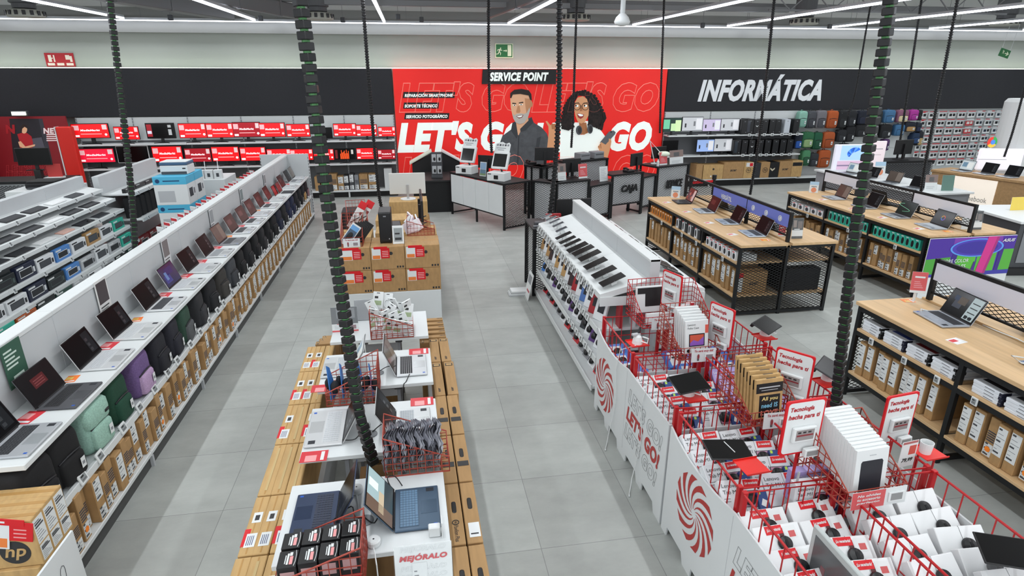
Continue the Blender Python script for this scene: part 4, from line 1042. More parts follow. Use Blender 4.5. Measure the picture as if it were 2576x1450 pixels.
for t, (xf, zf, zb) in enumerate(tiers[:3]):
    ang = math.atan2(zb - zf, xf - .05)
    for i, k in enumerate(seqs[t]):
        y = 5.5 + i * .535 + .05 * t
        if y > 10.75: break
        xm = KX + xf - .1; zz = zf + math.tan(ang) * .1 + .001
        rot = (Matrix.Rotation(ang, 4, 'Y') @ Matrix.Rotation(PI / 2, 4, 'Z')).to_euler()
        KB[k]((xm, y, zz), 0, '%s, %s from the near end on the %s sloped tier' % (KN[k], nth(i), nth(t)), 'keyboards on the sloped tiers', rot=rot)
    for i in range(11):
        y = 5.62 + i * .5
        if y < 10.8: TAG((KX + xf + .018, y, zf - .05), PI / 2, '%s price tag from the near end of the %s keyboard tier rail' % (nth(i), nth(t)), 'price tags on the keyboard tiers', rot=tilt_rot(PI / 2, .35))
for i, (y, t) in enumerate(((6.2, 2), (7.35, 2), (9.7, 2), (5.9, 2))): mouse_at((KX + .5, y + .27, tiers[2][1] + .01), .3, 'black mouse beside a keyboard on the third tier, %s' % nth(i), 'mice on the keyboard tiers')
def kbox(w, h, c, c2, d=.06):
    r_ = thing('keyboard_box', '', 'box')
    a = MB(); a.box(-w / 2, w / 2, -d / 2, d / 2, 0, h, mat(c, .45), .003); obj('body', a, r_)
    a = MB(); f = -d / 2; m2 = mat(c2, .4); a.box(-w * .36, w * .3, f - .001, f, h * .2, h * .72, m2, 0); a.box(-w * .34, w * .28, f - .0014, f - .001, h * .25, h * .67, mat('#26282c' if c2 != '#26282c' else '#4a4d52', .5)); a.box(w * .34, w * .44, f - .001, f, h * .25, h * .6, m2); obj('printed_picture', a, r_)
    a = MB(); a.box(-w * .45, -w * .1, f - .001, f, h * .8, h * .92, PAPER if c not in ('#e3e6e8', '#dfe2e3') else INK); obj('printed_text', a, r_)
    return r_
_kb = {}
def KBOX(loc, label, w, h, c, c2, rz=PI / 2):
    key = (w, h, c, c2)
    if key not in _kb: _kb[key] = Kind(lambda: kbox(w, h, c, c2))
    return _kb[key](loc, rz, label, 'keyboard boxes on the white gondola')
col = {'white': ('#e3e6e8', '#26282c'), 'navy': ('#20263c', '#dfe2e3'), 'blue': ('#4f86c8', '#dfe2e3'), 'brown': ('#b08a58', '#26282c'), 'teal': ('#35b59d', '#26282c'), 'black': ('#1c2224', '#4c5a58'), 'orange': ('#b55a2a', '#26282c'), 'green': ('#2c4a42', '#dfe2e3'), 'grey': ('#b9bcbe', '#4c4e52')}
for t, lst in ((3, ['white', 'navy', 'white', 'navy', 'white', 'black', 'navy', 'white', 'blue', 'white', 'brown', 'white', 'teal']), (4, ['grey', 'white', 'teal', 'navy', 'white', 'white', 'navy', 'black', 'blue', 'grey', 'white', 'grey', 'teal']), (5, ['black', 'teal', 'blue', 'grey', 'teal', 'orange', 'black', 'green', 'grey', 'white', 'grey', 'black', 'green'])):
    xf, zf, zb = tiers[t]
    for i, c in enumerate(lst):
        y = 5.5 + i * .43
        if y > 10.8: break
        w = .4 if i % 4 else .37; h = (.17, .16, .19, .165)[i % 4]
        KBOX((KX + xf - .07, y, zf), '%s keyboard box, %s from the near end of the %s tier' % (c, nth(i), nth(t)), w, h, *col[c])
    for i in range(8):
        TAG((KX + xf + .018, 5.7 + i * .66, zf - .06), PI / 2, '%s price tag from the near end of the %s box tier rail' % (nth(i), nth(t - 3)), 'price tags on the keyboard tiers', rot=tilt_rot(PI / 2, .35))

# ---------------- further part of that aisle: speakers, printers, accessories
r_ = thing('speaker_shelf', 'white shelf unit with speakers and headsets beyond the keyboards', 'shelf unit', (-5.3, 12.3, 0))
a = MB(); a.box(-.05, .05, -1.25, 1.2, 0, 1.42, PANELG, .004); obj('spine_panel', a, r_)
for z, x in ((1.12, .52), (.68, .6), (.13, .66)):
    a = MB(); a.box(.05, x, -1.25, 1.2, z - .03, z, SHELFW, .004); a.box(x, x + .02, -1.25, 1.2, z - .05, z + .01, SHELFW); obj('shelf', a, r_)
for i in range(6):
    r_ = thing('loudspeaker', '%s black loudspeaker standing on the white shelf beyond the keyboards' % nth(i), 'speaker', (-4.88, 11.2 + .21 * i, .68), PI / 2, 'black speakers beyond the keyboards')
    a = MB(); a.box(-.09, .09, -.1, .1, 0, .36, SOFTBLK, .015); obj('cabinet', a, r_); a = MB(); a.box(-.075, .075, -.103, -.1, .02, .34, mat('#101012', .9)); obj('grille', a, r_)
for i in range(5):
    KBOX((-4.9, 12.55 + .22 * i, .68), '%s small box beside the black speakers' % nth(i), .2, .2, *(('#2a2c30', '#7fae3a'), ('#8fbf4a', '#26282c'), ('#3a8f5a', '#e3e6e8'))[i % 3])
    KBOX((-4.92, 11.3 + .42 * i, 1.12), '%s dark flat keyboard box on the top shelf beyond the tiers' % nth(i), .4, .07, '#1c1d20', '#3a3d42')
    KBOX((-4.86, 11.3 + .42 * i, .13), '%s red box on the floor shelf beyond the keyboards' % nth(i), .38, .2, '#8e2228', '#e3dcd8')
for i in range(5):
    for z, x in ((1.07, -4.75), (.63, -4.67)): TAG((x, 11.25 + .45 * i, z), PI / 2, '%s price tag on the %s rail beyond the keyboards' % (nth(i), 'upper' if z > 1 else 'lower'), 'price tags beyond the keyboards', rot=tilt_rot(PI / 2, .35))
# printers on their boxes
def hpbox(w, d, h):
    r_ = thing('printer_box', '', 'box'); a = MB(); a.box(-w / 2, w / 2, -d / 2, d / 2, 0, h * .72, PAPER, .004); obj('body', a, r_)
    a = MB(); a.box(-w / 2 - .001, w / 2 + .001, -d / 2 - .001, d / 2 + .001, h * .72, h, mat('#4fb4d8', .45), .004); obj('blue_lid', a, r_)
    a = MB(); f = -d / 2 - .0015; a.lathe([(.035, 0), (.035, .001)], mat('#12406e', .5), 16, M=Matrix.Translation((-w * .36, f, h * .85)) @ Matrix.Rotation(PI / 2, 4, 'X')); a.box(-w * .2, w * .3, f, f + .001, h * .83, h * .87, mat('#12406e', .5)); a.box(-w * .4, w * .1, f + .0005, f + .001, h * .1, h * .5, LGREY)
    a.box(w / 2, w / 2 + .002, -d * .3, d * .1, h * .25, h * .55, mat('#33363b', .5)); a.box(w / 2, w / 2 + .002, d * .2, d * .35, h * .3, h * .5, mat('#7a7d82', .5)); obj('printed_mark', a, r_)
    return r_
HPB = Kind(lambda: hpbox(.52, .42, .475))
PB = Vector((-4.06, 11.02, 0))
for i, (dx, dy, z, lb) in enumerate(((0, 0, 0, 'front blue-topped printer box at the bottom of the pile'), (0, .44, 0, 'rear blue-topped printer box at the bottom of the pile'), (0, 0, .476, 'front blue-topped printer box in the middle of the pile'), (0, .44, .476, 'rear blue-topped printer box in the middle of the pile'), (0, 0, .952, 'front blue-topped printer box at the top of the pile'), (0, .44, .952, 'rear blue-topped printer box carrying the white printer'))):
    HPB(PB + Vector((dx, dy, z)), 0, lb, 'blue and white printer boxes')
r_ = thing('printer', 'white printer with blue-grey scanner lid on top of the printer boxes', 'printer', PB + Vector((.02, .2, 1.429)), group='printers')
a = MB(); a.box(-.22, .22, -.18, .18, 0, .15, PAPER, .012); obj('body', a, r_); a = MB(); a.box(-.22, .22, -.18, .18, .155, .2, mat('#3f5f7f', .4), .01); a.box(-.21, .21, -.17, .17, .2, .215, PAPER, .005); obj('scanner_lid', a, r_); a = MB(); a.box(-.2, .2, -.19, -.17, .01, .05, DGREY); a.box(.14, .19, -.184, -.18, .09, .11, BLACK); obj('paper_tray', a, r_)
for i, (x, y, Y, lb) in enumerate(((470, 200, 0, 'black printer on the counter before the red booth'), )):
    a = MB(); a.box(-6.8, -5.9, 11.2, 12.0, 0, 1.18, SHELFW, .005); tag(obj('printer_cabinet', a), 'white cabinet under the black printer beyond the keyboards', 'cabinet')
    r_ = thing('printer', lb, 'printer', (-6.35, 11.6, 1.181), group='printers')
    a = MB(); a.box(-.24, .24, -.2, .2, 0, .1, SOFTBLK, .02); obj('body', a, r_); a = MB(); a.box(-.22, .22, -.18, .18, .1, .13, BLACK, .012); obj('scanner_lid', a, r_); a = MB(); a.box(-.17, .17, -.27, -.2, .02, .035, DGREY); obj('paper_tray', a, r_)
# accessories behind the laptop gondola
for j, z in enumerate((.76, .95, 1.14)):
    for i in range(20):
        acc((-3.28 + .1 * j, 7.6 + i * .24 + .04 * j, z - (.0 if j else .02)), (0, 2, 1, 0, 0)[(i + j) % 5], 'small hanging pack, %s from the near end in %s row behind the laptop gondola' % (nth(i), nth(j)), 'packs behind the laptop gondola', 1.2, (0, 0, -PI / 2 + .9))
a = MB(); a.box(-3.6, -3.32, 6.45, 7.75, 0, .73, SOFTBLK, .01); tag(obj('dark_bin', a), 'dark low bin of boxes behind the laptop gondola spine', 'bin')
for i in range(9): acc((-3.45, 6.6 + i * .12, .73), 1 if i % 2 else 0, '%s box in the dark bin behind the laptop gondola' % nth(i), 'packs in the dark bin', 1.4)
r_ = thing('table_top_router', 'white router with antennas standing beyond the printer boxes', 'router', (-3.95, 12.6, 1.15)); a = MB(); a.box(-.14, .14, -.1, .1, 0, .04, PAPER, .01); obj('body', a, r_)
for x in (-.12, .12): obj('antenna', MB().bar((x, .08, .03), (x, .12, .28), .008, PAPER), r_)
r_ = thing('accessory_table', 'white pedestal with small electronics beyond the printer boxes', 'table', (-3.95, 12.6, 0)); a = MB(); a.box(-.35, .35, -.4, .4, 0, 1.15, SHELFW, .01); obj('body', a, r_)
for i in range(4):
    r_ = thing('webcam_box', '%s white small electronics box on the pedestal' % nth(i), 'box', (-4.2 + .16 * i, 12.3, 1.15), group='small boxes on the pedestal'); a = MB(); a.box(-.07, .07, -.05, .05, 0, .17, PAPER, .004); obj('body', a, r_); a = MB(); a.box(-.025, .025, -.052, -.05, .04, .11, DGREY); obj('printed_picture', a, r_)

# ================================================================== red photo booth at the far corner
r_ = thing('photo_booth_wall', 'red booth wall printed with a smiling woman in a red shirt', 'wall panel', (0, 0, 0)); YB = 15.9
RB = mat('#8e1420', .5); a = MB(); a.box(-10.4, -7.95, YB, YB + .05, 0, 2.12, RB); obj('panel', a, r_)
def Q1(x, y): return AY(x / 2.576, y / 2.576, YB)
layer[0] = 0; YPs = YP; YP = YB
a = MB(); flat(a, [(60, 770), (250, 770), (310, 1050), (90, 1050)][::-1], mat('#23222a', .5), Q1); flat(a, [(250, 770), (275, 770), (340, 1045), (310, 1050)][::-1], mat('#3a3a44', .5), Q1)
flat(a, [(200, 900), (270, 890), (300, 990), (220, 1000)][::-1], mat('#5a5a66', .5), Q1); obj('printed_background', a, r_)
a = MB(); flat(a, [(112, 870), (140, 862), (175, 862), (205, 885), (215, 930), (205, 985), (130, 985), (128, 920)][::-1], mat('#c0222c', .5), Q1); flat(a, [(118, 920), (135, 915), (165, 950), (228, 935), (226, 948), (160, 965), (128, 950)][::-1], SKIN, Q1)
flat(a, ell(157, 840, 20, 26), SKIN, Q1); flat(a, [(132, 860), (134, 825), (150, 805), (172, 812), (180, 835), (160, 822), (145, 835), (142, 862)][::-1], mat('#2a1a18', .5), Q1); obj('printed_woman', a, r_)
a = MB(); w = mat('#ffe6e6', .5, emit=.1); p = Q1(345, 848); text(a, 'NEW', (p.x, YB - .006, p.z), X_, Z_, w, h=.13, bold=.05, shear=.2); p = Q1(68, 838); text(a, 'N', (p.x, YB - .006, p.z), X_, Z_, mat('#b01a26', .5), h=.2, bold=.06, shear=.2)
for k in range(2): p = Q1(190, 1090 + 42 * k); text(a, "LET'S GO", (p.x, YB - .006, p.z), X_, Z_, mat('#e04a50', .5), w=1.0, h=.17, bold=.04, shear=.2, outline=.01)
for k in range(4): p = Q1(348, 872 + 13 * k); a.box(p.x - .15, p.x + .15, YB - .007, YB - .005, p.z - .012, p.z + .012, w)
obj('lettering', a, r_); YP = YPs
r_ = thing('booth_pillar', 'bright red booth side panel beside the photo wall', 'panel', (-7.36, 14.6, 0)); a = MB(); a.box(-.15, .15, -.08, .08, 0, 1.98, mat('#e02418', .45), .02); obj('panel', a, r_); a = MB(); a.box(-.17, -.15, -.08, .08, 0, 1.98, PAPER); obj('white_edge', a, r_)
r_ = thing('booth_post', 'red booth side panel at the edge of the photo wall', 'panel', (-9.9, 15.2, 0)); a = MB(); a.box(-.4, .3, -.5, .5, 0, 2.1, mat('#c8281c', .45), .02); obj('panel', a, r_)
# desk in front of the booth with monitor
r_ = thing('mesh_desk', 'black desk with expanded-metal front below the booth monitor', 'desk', (-7.75, 13.2, 0)); a = MB(); a.box(-1.0, 1.0, -.35, .35, 1.05, 1.1, BLACKM, .005); obj('top', a, r_)
a = MB()
for x in (-.98, .98):
    for y in (-.33, .33): a.bar((x, y, 0), (x, y, 1.05), .02, BLACKM)
obj('frame', a, r_); a = MB(); a.box(-.98, .98, -.3, -.28, .1, 1.05, LGREY); obj('back_sheet', a, r_); a = MB(); expanded(a, (-.98, -.335, .1), X_, Z_, 1.96, .92, BLACKM, .07, .035, .009); obj('mesh_panel', a, r_)
a = MB(); a.box(-.06, .06, -.05, .05, 0, .17, BLACK, .004); tag(obj('monitor_pedestal', a, loc=(AY(92, 420, 13.1).x, 13.12, 1.1)), 'short black pedestal under the booth monitor', 'stand')
o = MON('off', 47, 133, 420, 13.1, 1.271, 'black monitor on a stand on the mesh desk before the booth', .55)
r_ = thing('leaflet_pile', 'red and white leaflets beside the booth monitor', 'leaflets', (-7.02, 13.15, 1.1)); a = MB(); a.box(-.15, .15, -.1, .1, 0, .03, PAPER); a.box(-.12, .14, .02, .03, .03, .28, mat('#c03a38', .5)); obj('sheet', a, r_)
# ================================================================== wire goods
def wires(pts_list, m, r=.0028):
    a = MB()
    for p in pts_list: a.tube(p, r, m, 4)
    return a
def basket(w, d, hf, hb, m, pitch=.045, name='wire_basket'):
    """wire basket, low front at -y (height hf), tall back at +y (hb)"""
    r_ = thing(name, '', 'basket')
    nx = max(2, round(w / pitch)); ny = max(2, round(d / pitch)); H = lambda t: hf + (hb - hf) * t
    X = [-w / 2 + w * i / nx for i in range(nx + 1)]; Yv = [-d / 2 + d * j / ny for j in range(ny + 1)]
    obj('bottom_panel', wires([[(x, -d / 2, .004), (x, d / 2, .004)] for x in X] + [[(-w / 2, y, .004), (w / 2, y, .004)] for y in Yv], m), r_)
    for nm, y, h in (('front_panel', -d / 2, hf), ('back_panel', d / 2, hb)):
        nz = max(1, round(h / pitch))
        obj(nm, wires([[(x, y, 0), (x, y, h)] for x in X] + [[(-w / 2, y, h * k / nz), (w / 2, y, h * k / nz)] for k in range(nz + 1)], m), r_)
    for s in (-1, 1):
        L = [[(s * w / 2, y, 0), (s * w / 2, y, H(j / ny))] for j, y in enumerate(Yv)]
        nz = round(hb / pitch)
        for k in range(nz):
            z = hb * k / nz; t = 0 if z <= hf else (z - hf) / (hb - hf)
            L.append([(s * w / 2, -d / 2 + d * t, z), (s * w / 2, d / 2, z)])
        obj('side_panel', wires(L, m), r_)
    q = [(-w / 2, -d / 2, hf), (w / 2, -d / 2, hf), (w / 2, d / 2, hb), (-w / 2, d / 2, hb)]
    a = MB(); a.tube(q, .0048, m, 5, True); a.tube([(x, y, .004) for x, y, z in q], .004, m, 4, True); obj('rim', a, r_)
    return r_
_bas = {}
def BASKET(loc, rz, label, w, d, hf, hb, m, group='wire baskets'):
    key = (w, d, hf, hb, id(m))
    if key not in _bas: _bas[key] = Kind(lambda: basket(w, d, hf, hb, m))
    return _bas[key](loc, rz, label, group)

# ================================================================== low island of laptop tables and boxes
IS = R(.75)
def ix(x, y): return x - .0132 * (y - 2.6)
def I(x, y, z=0): return Vector((ix(x, y), y, z))
r_ = thing('island_plinth', 'low plinth carrying the brown boxes around the small white tables', 'plinth', I(-.38, 3.9), IS)
a = MB()
for x0, x1 in ((-.64, -.36), (.43, .63)): a.box(x0, x1, -1.9, 1.9, 0, .34, PANELG, .004)
obj('body', a, r_)
def topbox(l, w, h, st):
    """brown box lying along y with printing on its top"""
    r_ = thing('cardboard_box', '', 'box'); c = {'l': CARD2, 'r': CARD, 'a': CARD, 'p': CARD2}[st[0]]
    a = MB(); a.box(-w / 2, w / 2, -l / 2, l / 2, 0, h, c, .004); obj('body', a, r_)
    z = h + .0008
    if st[0] in 'lp':
        a = MB(); a.box(-.004, .004, -l / 2 + .01, l / 2 - .01, h, z, TAPE)
        if st == 'p': a.box(-w * .08, w * .1, -l * .42, l * .42, z, z + .0015, mat('#c9b080', .12))
        obj('tape', a, r_)
        if st != 'p':
            a = MB(); a.box(-w * .3, w * .38, -l * .38, -l * .16, z, z + .001, PAPER)
            for k in range(4): a.box(-w * (.2 - .12 * k), -w * (.2 - .12 * k) + .004, -l * .35, -l * .2, z + .001, z + .0014, mat('#4a5578', .5))
            obj('address_label', a, r_)
            a = MB(); a.box(-w * .25, w * .35, l * .02, l * .2, z, z + .001, PAPER); a.box(-w * .1, w * .2, l * .06, l * .15, z + .001, z + .0014, INK); obj('barcode_label', a, r_)
            if st == 'lr': a = MB(); a.box(-w / 2 - .001, -w * .12, -l * .36, -l * .08, z, z + .0006, REDP); a.box(-w / 2 - .001, -w / 2, -l * .36, -l * .08, h * .8, z, REDP); obj('red_sticker', a, r_)
    else:
        if st in ('r', 'rh'):
            a = MB(); a.blob((0, l * .08, h), (.014, .05, .004), BLACK, .6, .5, 12, 4); obj('handle', a, r_)
        if st == 'rh':
            a = MB(); a.tube([(.018 * math.cos(k * PI / 7), -l * .17 + .018 * math.sin(k * PI / 7), z) for k in range(14)], .003, INK, 4, True); text(a, 'hp', (0, -l * .17, z), Y_, -X_, INK, h=.018, bold=.02, shear=.3); text(a, 'Pavilion Plus', (0, -l * .34, z), -Y_, X_, INK, w=l * .24, h=.024, bold=.0, shear=0, lift=.001); obj('lettering', a, r_)
        if st == 'r': a = MB(); a.box(-w * .42, w * .42, -l * .2, -l * .1, z, z + .001, INK); obj('dark_label', a, r_)
        if st == 'rl': a = MB(); a.blob((0, l * .12, h), (.014, .05, .004), BLACK, .6, .5, 12, 4); a.box(-w * .3, w * .42, -l * .42, -l * .2, z, z + .001, PAPER); a.box(-w * .2, w * .3, -l * .38, -l * .36, z + .001, z + .0013, INK); obj('address_label', a, r_)
        if st[0] == 'a': a = MB(); text(a, 'acer', (0, -l * .36, z), Y_, -X_, INK, w=.06, bold=.02, shear=.15); a.box(-.03, .03, l * .36, l * .44, z, z + .001, INK); a.box(-.022, .022, l * .375, l * .425, z + .001, z + .0015, CARD2); obj('printed_mark', a, r_)
    return r_
_tb = {}
def TOPBOX(loc, rz, label, l, w, h, st):
    k = (l, w, h, st)
    if k not in _tb: _tb[k] = Kind(lambda: topbox(l, w, h, st))
    return _tb[k](loc, rz, label, 'brown boxes around the table island')
rows = [2.12, 2.63, 3.11, 3.64, 4.16, 4.7, 5.2]
for j in range(6):
    y0, y1 = rows[j], rows[j + 1]; yc = (y0 + y1) / 2; l = round(y1 - y0 - .012, 3)
    for i in range(3):
        st = (('l', 'p', 'l'), ('lr', 'l', 'lr'), ('p', 'p', 'p'), ('lr', 'p', 'lr'), ('lr', 'lr', 'p'), ('l', 'lr', 'p'))[j][i]
        TOPBOX(I(-.98 + i * .083 + (.006 if i == 0 else 0), yc, .34), IS + R(random.uniform(-.6, .6)), 'taped brown box, %s from the front, %s file beside the laptop aisle' % (nth(j), ('outer', 'middle', 'inner')[i]), l, .08, .36, st)
rows = [2.02, 2.53, 3.05, 3.57, 4.12, 4.7, 5.2]
for j in range(6):
    y0, y1 = rows[j], rows[j + 1]; yc = (y0 + y1) / 2; l = round(y1 - y0 - .014, 3)
    for i in range(2):
        st = (('r', 'r'), ('rh', 'rl'), ('r', 'r'), ('r', 'r'), ('a', 'a'), ('a', 'a'))[j][i]
        TOPBOX(I(.122 + i * .092 + (.012 if j == 4 else 0) * i, yc, .34), IS + R(random.uniform(-.6, .6)), 'brown box, %s from the front, %s file beside the red bins aisle' % (nth(j), ('inner', 'outer')[i]), l, .084, .36, st)
for k in range(6):
    TOPBOX(I(.13, 5.36 + k * .14, 0), PI / 2 + IS, '%s upright brown box in the row crossing before the white plinth' % nth(k), .26, .06, .6 - .012 * k, 'a')
    if k < 5: TOPBOX(I(-.86 + .02 * (k % 2), 5.36 + k * .1, 0), PI / 2 + IS, '%s upright brown box at the end of the outer file' % nth(k), .22, .07, .66 - .03 * k, 'a')
for k in range(4):
    CARTON(I(-.35, 2.72 + .86 * k, 0), IS, 'brown box standing under the %s small white table' % nth(k), 'boxes under the small tables', .26, .3, .4, 'plain', CARDD)
def table():
    r_ = thing('display_table', '', 'table'); a = MB(); a.box(-.425, .425, -.3, .3, .82, .85, WHITE, .003); obj('top', a, r_)
    for s in (-1, 1):
        a = MB(); a.box(s * .16 - .03, s * .16 + .03, -.25, .25, .78, .82, DGREY, .004); a.bar((s * .16, -.2, .8), (s * .16, -.24, .0), .018, MGREY); a.bar((s * .16, .2, .8), (s * .16, .24, .0), .018, MGREY); obj('leg', a, r_)
    a = MB(); a.box(-.15, .15, -.02, .02, .6, .66, LGREY); obj('stretcher', a, r_)
    return r_
TABLE = Kind(table)
TY = [1.8, 2.68, 3.52, 4.37, 5.23]
for i, y in enumerate(TY): TABLE(I(-.35, y), IS, '%s small white laptop table from the front of the box island' % nth(i), 'small white tables')
T = .851; GI = 'laptops on the small white tables'
def IL(x, y, side, label, **k): LAPTOP(I(x, y, T), (PI / 2 if side > 0 else -PI / 2) + IS + R(k.pop('turn', 0)), label, GI, **k)
IL(-.5, 2.71, -1, 'navy blue laptop facing the long laptop shelf, beside the basket of black boxes', body='#34415c', keys='#2a3144', screen='dark', w=.32, d=.225, lid=118)
IL(-.2, 2.66, 1, 'blue-grey laptop with a city picture beside the slogan card', body='#44586c', keys='#5f7d98', screen='city', w=.33, d=.235, lid=125)
IL(-.53, 3.54, -1, 'silver laptop with white keys behind the first hanging black cable bundle', body='#d0d2d3', keys='#c3c6c9', screen='dark', w=.42, d=.235, lid=118)
IL(-.2, 3.5, 1, 'silver laptop behind the basket of grey plastic bags', body='#c9cccd', keys='#aeb4b9', screen='dark', w=.36, d=.23, lid=120)
IL(-.55, 4.42, -1, 'pale silver laptop behind the basket of blue packs', body='#cfd2d3', keys='#b5babd', screen='light', w=.34, d=.225, lid=120)
IL(-.2, 4.35, 1, 'silver laptop with wide black keys near the middle of the island', body='#c8cbcd', keys='#222327', screen='brown', w=.35, d=.235, lid=112)
IL(-.38, 1.86, 1, 'black framed laptop at the front edge of the island', body='#2a2c30', keys='#17181a', screen='city', w=.34, d=.235, lid=100, turn=-90)
r_ = thing('silver_lid', 'grey back of an open laptop beside the white pack basket', 'laptop', I(-.49, 5.38, T), IS, GI); a = MB(); M = Matrix.Rotation(R(-12), 4, 'X'); a.box(-.1, .1, -.006, 0, 0, .2, mat('#a3a6a9', .4, .3), .003, M=M); obj('lid', a, r_); a = MB(); a.box(-.1, .1, 0, .16, 0, .014, SILVER, .003); obj('base', a, r_)
for x, y, k, lb in ((-.69, 3.24, 0, 'red price card at the front corner of the third white table'), (-.02, 3.79, 0, 'red price card behind the white-keyed laptop base'), (-.02, 4.62, 0, 'red price card behind the black-keyed laptop'), (-.74, 4.1, 0, 'red price card under the blue pack basket')):
    flatcard(CARDR, I(x, y, T), PI / 2, lb)
for i, (x, y) in enumerate(((-.35, 2.62), (-.36, 3.43), (-.34, 4.28))):
    a = MB(); a.lathe([(.042, 0), (.042, .004), (.038, .006)], MGREY, 22); tag(obj('cable_grommet', a, loc=I(x, y, T)), '%s round grey cable cap set on a white table' % nth(i), 'cable cap', 'round cable caps')
for i, (x, y) in enumerate(((-.3, 2.44), (-.41, 2.86), (-.4, 3.52))):
    r_ = thing('alarm_puck', '%s white security puck with cable on a white table' % nth(i), 'security sensor', I(x, y, T), 0, 'security pucks'); a = MB(); a.lathe([(.03, 0), (.034, .01), (.034, .03), (.028, .036)], PAPER, 20); a.lathe([(.005, .036), (.005, .0365)], BLACK, 8); obj('body', a, r_); a = MB(); a.tube([(0, -.03, .01), (.01, -.08, .006), (.02, -.14, .004), (.025, -.17, -.1)], .0035, PAPER, 6); obj('cable', a, r_)
for i, pts in enumerate(([(-.2, 2.8, .0), (-.24, 2.87, .06), (-.2, 2.9, .05), (-.16, 2.86, .01)], [(-.36, 2.64, .01), (-.3, 2.56, .03), (-.28, 2.7, .02), (-.33, 2.75, .06), (-.3, 2.8, .1)], [(-.52, 2.62, .02), (-.43, 2.72, .02), (-.4, 2.6, .05), (-.36, 2.63, .01)], [(-.53, 3.36, .02), (-.45, 3.36, .02), (-.4, 3.45, .04), (-.36, 3.43, .01)], [(-.35, 3.44, .01), (-.28, 3.5, .03), (-.2, 3.46, .05)], [(-.34, 4.28, .01), (-.27, 4.3, .04), (-.2, 4.28, .05)], [(-.1, 4.17, .03), (-.13, 4.1, .0), (-.15, 4.065, -.02), (-.16, 4.06, -.25)])):
    a = MB(); P = [I(x, y, T + z) for x, y, z in pts]
    Q2 = []
    for k in range(len(P) - 1):
        p0, p1, p2, p3 = P[max(0, k - 1)], P[k], P[k + 1], P[min(len(P) - 1, k + 2)]
        for t in (0, .25, .5, .75): Q2.append(.5 * ((2 * p1) + (p2 - p0) * t + (2 * p0 - 5 * p1 + 4 * p2 - p3) * t * t + (3 * p1 - p0 - 3 * p2 + p3) * t ** 3))
    Q2.append(P[-1]); a.tube(Q2, .0035, BLACK, 6); tag(obj('laptop_cable', a, smooth=True), '%s short black security cable curling on the white tables' % nth(i), 'cable', 'black laptop cables')
# basket with black boxes
BASKET(I(-.52, 2.29, T), -PI / 2 + IS, 'copper wire basket of black and red boxes on the front tables', .26, .38, .1, .24, COPPER)
def blackbox():
    r_ = thing('small_box', '', 'box'); a = MB(); a.box(-.042, .042, -.05, .05, .03, .15, BLACK, .003); a.box(-.042, .042, -.05, .05, 0, .03, REDP, .003); obj('body', a, r_)
    a = MB(); a.box(-.004, .004, -.035, .03, .15, .151, PAPER); a.box(.008, .022, -.035, .012, .15, .151, mat('#e59a9a', .5)); a.box(.006, .018, .016, .036, .15, .151, PAPER); a.box(-.012, -.008, -.03, .02, .15, .151, PAPER); a.tube([(.03, -.046, .1505), (.034, -.02, .1505), (.034, .02, .1505), (.03, .046, .1505)], .0015, PAPER, 4); a.box(-.03, .03, -.051, -.05, .06, .12, mat('#c8a0a0', .5)); obj('printed_mark', a, r_); return r_
BBX = Kind(blackbox)
for j in range(2):
    for i in range(4): BBX(I(-.655 + i * .09, 2.235 + j * .115, T + .012 + .012 * i), IS, 'black and red box, %s along the %s row of the front basket' % (nth(i), ('front', 'back')[j]), 'black boxes in the front basket')
# basket with grey plastic bags
BASKET(I(-.07, 3.1, T), PI / 2 + IS, 'copper wire basket full of grey plastic bags', .27, .37, .1, .26, COPPER)
PLAS = mat('#b9bac2', .18, .2, spec=.8); PLAS2 = mat('#9fa0aa', .15, .3)
def bagmesh(m):
    a = MB(); n = 7; vs = []; fs = []
    for i in range(n):
        for j in range(n):
            u, v = i / (n - 1), j / (n - 1); vs.append(((u - .5) * .2, .012 * math.sin(9 * u + 5 * v) + .008 * math.sin(17 * v), v * .22 + .02 * math.sin(3 * u)))
    o = len(vs); vs += [(x, y + .012, z) for x, y, z in vs]
    for i in range(n - 1):
        for j in range(n - 1):
            p = i * n + j; fs.append((p, p + n, p + n + 1, p + 1)); fs.append((o + p, o + p + 1, o + p + n + 1, o + p + n))
    a.add(vs, fs, m); return a.mesh()
BM = [bagmesh(PLAS), bagmesh(PLAS2)]
for i in range(13):
    o = bpy.data.objects.new('plastic_bag', BM[i % 2]); C.objects.link(o); o.location = I(-.225 + i * .024, 3.1 + .01 * ((i * 3) % 3 - 1), T + .02); o.rotation_euler = (0, R(-14 + 3 * (i % 4)), PI / 2 + R(((i * 31) % 20) - 10))
    tag(o, 'grey plastic accessory bag, %s from the tall end of the basket' % nth(i), 'bag', 'grey bags in the wire basket')
